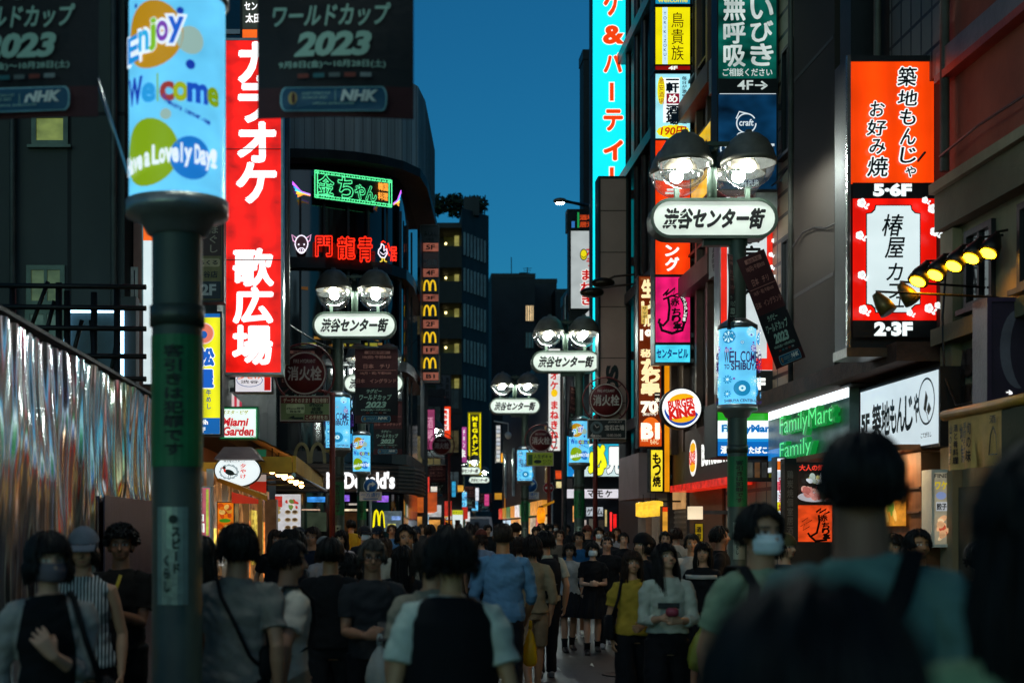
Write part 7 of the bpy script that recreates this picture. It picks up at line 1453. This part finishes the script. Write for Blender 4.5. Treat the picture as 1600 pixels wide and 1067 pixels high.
# --- foreground
person('person right in front, only a black blurred crown of hair in view', 1272, 888, 1.2, 180, 'm', 'mid', ('tee', '15171a'), hair=('short', '0a0908'))
D = person('tall person from behind with cropped black hair in a teal shirt', 1352, 655, 3.35, 178, 'm', 'hi', ('tee', '56776f'), ('pants', '15161a'), ('crop', '0b0a09'), '7a5540', head=(-6, 0), wide=.92); crossstrap('black strap of a sling bag slanting over the teal shirt', D, '0c0d0f', -1)
person('blurred person with long dark hair and pale green top cut by the frame edge', 1652, 672, 2.0, 180, 'f', 'mid', ('tee', '7d9a70'), hair=('long', '0c0a09'))
D = person('tall person wearing a white face mask and a light green shirt', 1186, 783, 6.4, 14, 'm', 'hi', ('tee', '7e8f74'), ('pants', '16181b'), ('short', '0d0b0a'), 'b08062', mask='cfd8da', head=(8, 2), arms=('hang', 'hang')); backpack('dark backpack on the masked tall walker in green', D, '0e1013')
# --- left group
D = person('person with a black bob and grey face mask, hand raised to the chest', 76, 828, 6.2, 12, 'f', 'hi', ('blouse', '8d8882'), ('pants', '101114'), ('bob', '0c0a09'), 'b98a70', mask='5f565c', head=(18, 4), front=('0d0e10', .105), arms=('hang', ((.02, -.21, 1.19), (-.55, -.12, .8), .42)))

shoulderbag('black shoulder bag with silver studs on the bob haired walker', D, '0e0f11', 1)
person('person in a grey cap and black and white striped sleeveless top', 131, 822, 8.3, 8, 'f', 'hi', ('vest', 'b0b4b0', cloth('a9aeae', '14161a')), ('pants', '121316'), ('bob', '0e0c0b'), 'b38468', hat=('cap', '5f6672'), head=(-6, 8))
D = person('person with curly black hair in a dark buttoned shirt holding a yellow stick', 189, 820, 9.4, 6, 'm', 'hi', ('tee', '1b1714'), ('pants', '111214'), ('curly', '0b0908'), '8f6248', arms=('hang', ((.03, -.26, 1.16), (-.4, -.3, .6), 1.1)))
m = MB(); T = D['A'][1][2]+D['HD'][1][0]*.07; m.tube([T+Vector((-.03, -.02, -.06)), T+Vector((.055, -.03, .20))], .011, mat('b8a018', .4, 0, .1), 8); item('yellow_stick', 'slim yellow stick held by the curly haired walker', 'stick', m, 'stick', D)
D = person('person from behind in a loose grey tee, face turned left, by the near lamp post', 368, 817, 7.4, 165, 'm', 'hi', ('tee', '7a746c'), ('pants', '121317'), ('full', '0b0a09'), 'a87a5e', head=(28, 0), arms=('hang', ('fwd')), wide=1.02); crossstrap('thin black strap over the grey tee', D, '0d0e10', 1, True, .02)
D = person('person in a creamy white tee and khaki trousers striding right, arm swung low', 446, 829, 8.1, 122, 'm', 'hi', ('tee', 'cfc6b2'), ('pants', '93826a'), ('short', '0e0c0b'), 'ad7c5e', legs=((26, 10), (-22, 20)), arms=('back', ('fwd')), head=(-25, 6)); backpack('black backpack worn by the white tee walker', D, '101216')
person('person with long black hair in black, half hidden by the near lamp post', 314, 834, 9.2, 200, 'f', 'mid', ('long', '0f1012'), ('longskirt', '2a2c30'), ('long', '0b0a09'), 'b08468')
D = person('person in profile with glasses and a navy top looking left', 458, 823, 11.5, -65, 'm', 'mid', ('tee', '12151c'), ('pants', '111317'), ('short', '0d0b0a'), 'b4815f', glasses=True); crossstrap('white edged sling strap on the navy top', D, '8a8c90', 1, True, .02)
person('broad person from behind in plain black tee with close cut nape', 516, 837, 10, 180, 'm', 'mid', ('tee', '0f1013'), ('pants', '14161a'), ('short', '0c0a09'), 'ab7a58')
D = person('grey haired person with glasses in a dark v neck tee looking at their hands', 582, 843, 9.2, 4, 'm', 'hi', ('tee', '25272a'), ('pants', '121418'), ('short', '3a3632'), '9c6f54', glasses=True, arms=(((-.075, -.27, 1.075), (.75, -.35, .12), 1.0), ((.085, -.27, 1.085), (-.75, -.35, .12), 1.0)), head=(0, 6), legs=((4, 2), (-4, 6)))
phone('small dark phone held by the grey haired walker', D, 0, (.05, 0, .02)); T = D['M'] @ (D['A'][1][2]+D['HD'][1][0]*.03); plasticbag('white carrier bag hanging from the hands of the grey haired walker', T+Vector((-.035, -.04, -.05)), .19, .30, 'c9cdc6', 3)
m = MB(); m.poly([D['ln']((x_, -.128, z_)) for x_, z_ in ((-.05, 1.425), (0, 1.345), (.05, 1.425))], mat('9c6f54', .6, 0, .05)); 
person('person from behind with very long dark hair beside the grey haired walker', 629, 850, 11.8, 182, 'f', 'mid', ('tee', '141518'), ('wide', '16171a'), ('long', '0c0a09'), 'b08468', hairlen=1.25)
person('small person in profile with a dark bob just left of the grey haired walker', 545, 862, 10.8, -75, 'f', 'mid', ('tee', 'b0aca4'), ('pants', '16181b'), ('bob', '0d0b0a'), 'c09678')
D = person('smiling person in a white tee with backpack straps facing forward', 634, 818, 13.2, 5, 'm', 'mid', ('tee', 'b4ab98'), ('pants', '1a1c20'), ('short', '100d0c'), 'b37d58'); backpack('dark backpack strapped on the smiling walker in white', D, '14161a')
D = person('person from behind with big dark hair, black vest and white short sleeves', 706, 820, 5.6, 183, 'f', 'hi', ('tee', 'b4bcae'), ('pants', '0e0f12'), ('full', '0b0a09'), 'a57c58', arms=('hang', 'hang'), wide=1.06)
m = MB(); rows = [(.86, .175, .125), (1.03, .165, .122), (1.2, .172, .135), (1.34, .16, .125), (1.42, .12, .095), (1.45, .075, .075)]; m.tube([D['ln']((0, .0, z)) for z, a, b in rows], [(a*1.06+.012, b*1.02+.012) for z, a, b in rows], cloth('0d0e11'), 28, True, True, (1, 0, 0)); D['fin'](m, 'vest', .008, None, 2)
D = person('person with brown hair and a taupe sleeve just left of the black vest', 674, 836, 7.2, 184, 'f', 'hi', ('tee', '6f6a5e'), ('pants', '17181b'), ('full', '1a120d'), 'b08062')
D = person('tall person with shaved head in a blue denim shirt seen from behind', 786, 812, 12.6, 180, 'm', 'hi', ('roll', '5f88a8', None, .86)[:2]+(cloth('5f88a8'), .86), ('pants', '12141a'), ('crop', '30241c'), 'b07850', legs=((-16, 12), (16, 4)), wide=1.08, arms=('fwd', 'hang'))
T = D['M'] @ D['A'][0][2]; plasticbag('yellow carrier bag swinging beside the denim shirt walker', T+Vector((.03, 0, -.09)), .13, .36, 'e0b818', 5)
# --- centre group
D = person('person from behind with shaggy hair and crossed black backpack straps over white', 852, 828, 16, 180, 'm', 'mid', ('tee', 'b3b09c'), ('pants', '16181c'), ('full', '0d0b0a'), 'b08262', shoe='8a8a88'); backpack('black backpack crossing the white tee in mid street', D, '121419')
person('person from behind in a beige overshirt next to the denim shirt', 832, 836, 14.4, 185, 'f', 'mid', ('roll', '8d8064', None)[:2], ('shorts', '8d7a60'), ('bob', '1c130f'), 'b88a6a')
person('schoolgirl in dark vest, white sleeves and pleated skirt', 889, 848, 19.6, 6, 'f', 'mid', ('roll', '9c9894'), ('skirt', '14161c'), ('bob', '0f0c0b'), 'b98a6c', stock=.35, legs=((8, 4), (-8, 10)), shoe='101114', arms=('hang', 'hang'), head=(-14, 4))
D = person('person in a black dress and white mask, hands clasped', 926, 847, 19.2, -4, 'f', 'mid', ('tee', '0f1013'), ('skirt', '0f1014'), ('bob', '0c0a09'), 'c0957a', mask='d8dcdc', arms=(((-.05, -.24, 1.08), (.8, -.3, .1), .9), ((.06, -.24, 1.09), (-.8, -.3, .1), .9)), legs=((6, 2), (-10, 10)), stock=.25, shoe='101114')
person('person in a bright blue tee with white print behind the schoolgirl', 904, 829, 22, 0, 'm', 'mid', ('tee', '14466e'), ('shorts', '16181c'), ('short', '0d0b0a'), '9a6e50', shoe='c8c4ba')
person('stocky person in a black tee with bare arms beside the masked walker', 948, 836, 20.3, -3, 'm', 'mid', ('tee', '111215'), ('pants', '12141a'), ('crop', '120e0c'), 'b98568', wide=1.05, shoe='8a8c90')
D = person('person in a black printed tee in front of the lit arcade', 974, 831, 24, 3, 'm', 'mid', ('tee', '121316'), ('pants', '14161a'), ('short', '0c0a09'), 'c29272')
D = person('person with brown hair in a yellow top walking with bare shoulder', 988, 858, 12.2, 4, 'f', 'hi', ('tee', 'a98a30'), ('wide', '101116'), ('long', '2a1a10'), 'b48262', arms=('hang', ((.05, -.22, 1.0), (-.6, -.5, -.2), .8)), hairlen=.85); shoulderbag('dark shoulder bag on the yellow top walker', D, '121317', -1, .98)
D = person('person with long dark hair in a white overshirt looking upward', 1042, 845, 10.6, -6, 'f', 'hi', ('blouse', 'a8aa9c'), ('wide', '0e0f13'), ('long', '0f0b0a'), 'b98a6c', arms=(((-.06, -.24, 1.13), (.75, -.4, .05), .9), ((.08, -.25, 1.11), (-.75, -.4, .1), .9)), head=(24, -14))
m = MB(); c0 = (D['A'][0][2]+D['A'][1][2])/2+Vector((0, -.07, .06)); m.tube([c0+Vector((-.05, 0, 0)), c0+Vector((-.03, 0, .0)), c0+Vector((.03, 0, .0)), c0+Vector((.05, 0, 0))], [(.012, .02), (.03, .035), (.032, .035), (.012, .02)], mat('8a3040', .5), 12); item('pink_purse', 'small dark pink purse held in both hands of the upward looking walker', 'purse', m, 'pouch', D)
m = MB(); c0 = D['ln']((0, -.135, 1.22)); m.box(c0.x-.085, c0.x+.085, c0.y-.0, c0.y+.004, c0.z-.02, c0.z+.025, INK); D['fin'](m, 'chest_panel')
T = D['M'] @ (D['A'][1][2]+Vector((.10, 0, -.05))); plasticbag('pale yellow green carrier bag on the arm of the upward looking walker', T+Vector((.07, 0, .02)), .24, .34, 'b0b048', 8)
person('person in a dark hat turned aside behind the yellow top', 1004, 831, 14.2, -50, 'f', 'mid', ('tee', '17181b'), ('pants', '121418'), ('bob', '0d0b0a'), 'b58767', hat=('beanie', '101114'))
person('young person in a white shirt beside the roller shutter', 1081, 833, 17.5, -10, 'm', 'mid', ('tee', 'a8a49a'), ('pants', '16181c'), ('short', '0d0b0a'), 'b98862')
D = person('person in a black top with white off shoulder band and long hair', 1099, 845, 14.6, -20, 'f', 'mid', ('tee', '121316'), ('skirt', '101115'), ('long', '0c0a09'), 'b98a6a', hairlen=.9, arms=('hang', 'hang'))
m = MB(); rows = [(1.315, .182, .125), (1.36, .182, .118)]; m.tube([D['ln']((0, 0, z)) for z, a, b in rows], [(a+.02, b+.022) for z, a, b in rows], cloth('b0aca4'), 28, True, True, (1, 0, 0)); D['fin'](m, 'band')
person('person in a black tee in profile looking right by the wooden door', 1122, 820, 16.2, 75, 'm', 'mid', ('tee', '101114'), ('pants', '14161a'), ('short', '0d0b0a'), '8a5f46')
person('person in an olive knit cap close to the masked tall walker', 1224, 832, 12.6, 40, 'f', 'mid', ('tee', '3a4a50'), ('pants', '14161a'), ('bob', '1a120d'), 'c09070', hat=('beanie', '4a452a'))
person('bearded person lit orange at the eatery front', 1432, 824, 10.8, 10, 'm', 'mid', ('long', '15130f'), ('pants', '121418'), ('short', '0d0b0a'), 'a8714a')
person('person half hidden behind the teal shirt with brown hair', 1396, 832, 12.4, -30, 'f', 'mid', ('tee', '1a1816'), ('pants', '121418'), ('bob', '1d1410'), 'c08a62')
person('person in black with dark tied hair at the plaster wall', 1530, 842, 9.2, 150, 'f', 'mid', ('long', '0f1013'), ('pants', '101216'), ('bun', '0c0a09'), 'b87a50')
# --- farther crowd, each with its own look
CROWD = [
 (488, 822, 17, 0, 'm', '15202e', 'short', 'person in a dark jacket over white left of the lamp pole'), (505, 838, 15.5, 30, 'f', 'a09a98', 'long', 'person in pale grey with backpack strap by the red pole'), (430, 826, 18, 20, 'f', '15171a', 'long', 'dark haired person under the noodle menu board'), (468, 822, 21, 160, 'm', '22262c', 'short', 'person from behind under the brown awning end'),
 (570, 819, 22, 0, 'm', '17191c', 'short', 'person in a dark cap beard and black top before the burger doors'), (590, 820, 24, -5, 'f', '5a4636', 'bob', 'person in a brown top with pale face before the burger doors'), (612, 818, 30, 10, 'm', '4a78a8', 'short', 'person in a light blue shirt at the burger restaurant'), (548, 812, 34, 170, 'm', 'b08a20', 'short', 'person in a yellow jersey between two lamp poles'), (533, 828, 20, 0, 'f', 'a08f90', 'long', 'person in a pale print top right of the lamp pole'),
 (600, 838, 16.5, 175, 'f', '14161a', 'long', 'person with straight dark hair just behind the smiling walker'), (650, 822, 26, 0, 'm', 'a8a8a4', 'short', 'person in white under the no entry disc'), (672, 820, 28, 180, 'm', '8a8c90', 'full', 'person from behind in pale grey left of the big hair'), (690, 819, 36, 0, 'f', '17191c', 'bob', 'person in black under the amber square sign'), (738, 820, 24, 178, 'm', '15171b', 'full', 'person from behind between the big hair and the denim shirt'), (752, 824, 20, 182, 'f', '6a7a90', 'bob', 'person from behind in pale blue next to the denim shirt'),
 (762, 818, 38, 0, 'm', '1a1c1f', 'short', 'person in black before the white van'), (806, 816, 30, 180, 'm', '16181b', 'full', 'person from behind right of the shaved head'), (812, 838, 18, 184, 'f', '3a2a22', 'bob', 'person from behind with brown bob beside the denim shirt'), (838, 822, 33, 5, 'f', '8a8ea0', 'long', 'person in pale lilac under the paper lantern'), (846, 815, 44, 0, 'm', '7a8a6a', 'short', 'person in pale green in the far middle of the street'), (858, 818, 38, 10, 'f', 'b0b4b0', 'bob', 'person in white under the far lantern'), (874, 826, 27, 8, 'm', '5a5248', 'short', 'person in tan left of the schoolgirl'),
 (868, 818, 48, 0, 'm', 'a06048', 'short', 'person in rust far behind the schoolgirl'), (918, 820, 30, 0, 'm', '1a1c1f', 'short', 'person in black under the arcade lights'), (936, 821, 29, -8, 'm', 'a89a92', 'short', 'person in cream before the arcade front'), (952, 830, 26, 0, 'f', '20242a', 'bob', 'person in a mask and navy before the arcade'), (963, 824, 32, 5, 'm', '8a8f98', 'short', 'person in pale slate before the red neon'), (1012, 838, 19, 170, 'm', '15171b', 'full', 'person from behind near the roller shutter'), (1056, 824, 23, 180, 'm', 'b0a898', 'short', 'person in cream from behind before the roller shutter'), (700, 817, 50, 0, 'm', 'b4b4b0', 'short', 'far person in white under the white booth'),
 (716, 816, 55, 0, 'f', '14161a', 'long', 'far person in black beside the white booth'), (733, 817, 46, 180, 'm', '30343a', 'short', 'far person from behind left of the van'), (776, 817, 52, 0, 'f', 'a0a0a6', 'bob', 'far person in pale grey right of the van'), (820, 818, 50, 0, 'm', '17191c', 'short', 'far person in black by the arrow sign post'), (660, 818, 40, 0, 'f', '3a3438', 'long', 'far person in plum near the restaurant corner'), (630, 818, 36, 0, 'm', '15171a', 'short', 'far person in black at the restaurant corner'), (885, 817, 42, 0, 'f', '17191c', 'bob', 'far person in black behind the schoolgirl'), (1040, 828, 22, 0, 'm', '6a665e', 'short', 'person in stone grey behind the upward looking walker')]
rc = random.Random(11)
for (px, tp, Y, rz, sx, col, hs_, lb) in CROWD:
    lo = 'lo' if Y > 19 else 'mid'; a = rc.uniform(6, 20)
    person(lb, px, tp, Y, rz, sx, lo, (rc.choice(('tee', 'tee', 'long')), col), ('wide' if sx == 'f' and rc.random() < .5 else 'pants', rc.choice(('121418', '16181c', '1c1e24', '2a2620'))), (hs_, rc.choice(('0c0a09', '0f0c0a', '1a110c', '2a1b12', '38271a'))), rc.choice(('b98a6c', 'c09272', 'ad7c5c')), arms=(rc.choice(('hang', 'fwd', 'back')), rc.choice(('hang', 'fwd'))), legs=((a, 4), (-a, 14)), head=(rc.uniform(-25, 25), rc.uniform(-4, 8)), hat=('cap', '202226') if ' cap' in lb else (('cap', rc.choice(('8a8a84', '1a2430', '5a2a20'))) if rc.random() < .12 else None), mask='d0d4d6' if 'mask' in lb or rc.random() < .12 else None, shoe=rc.choice(('1a1a1c', '8a8a88')))
run_remesh()
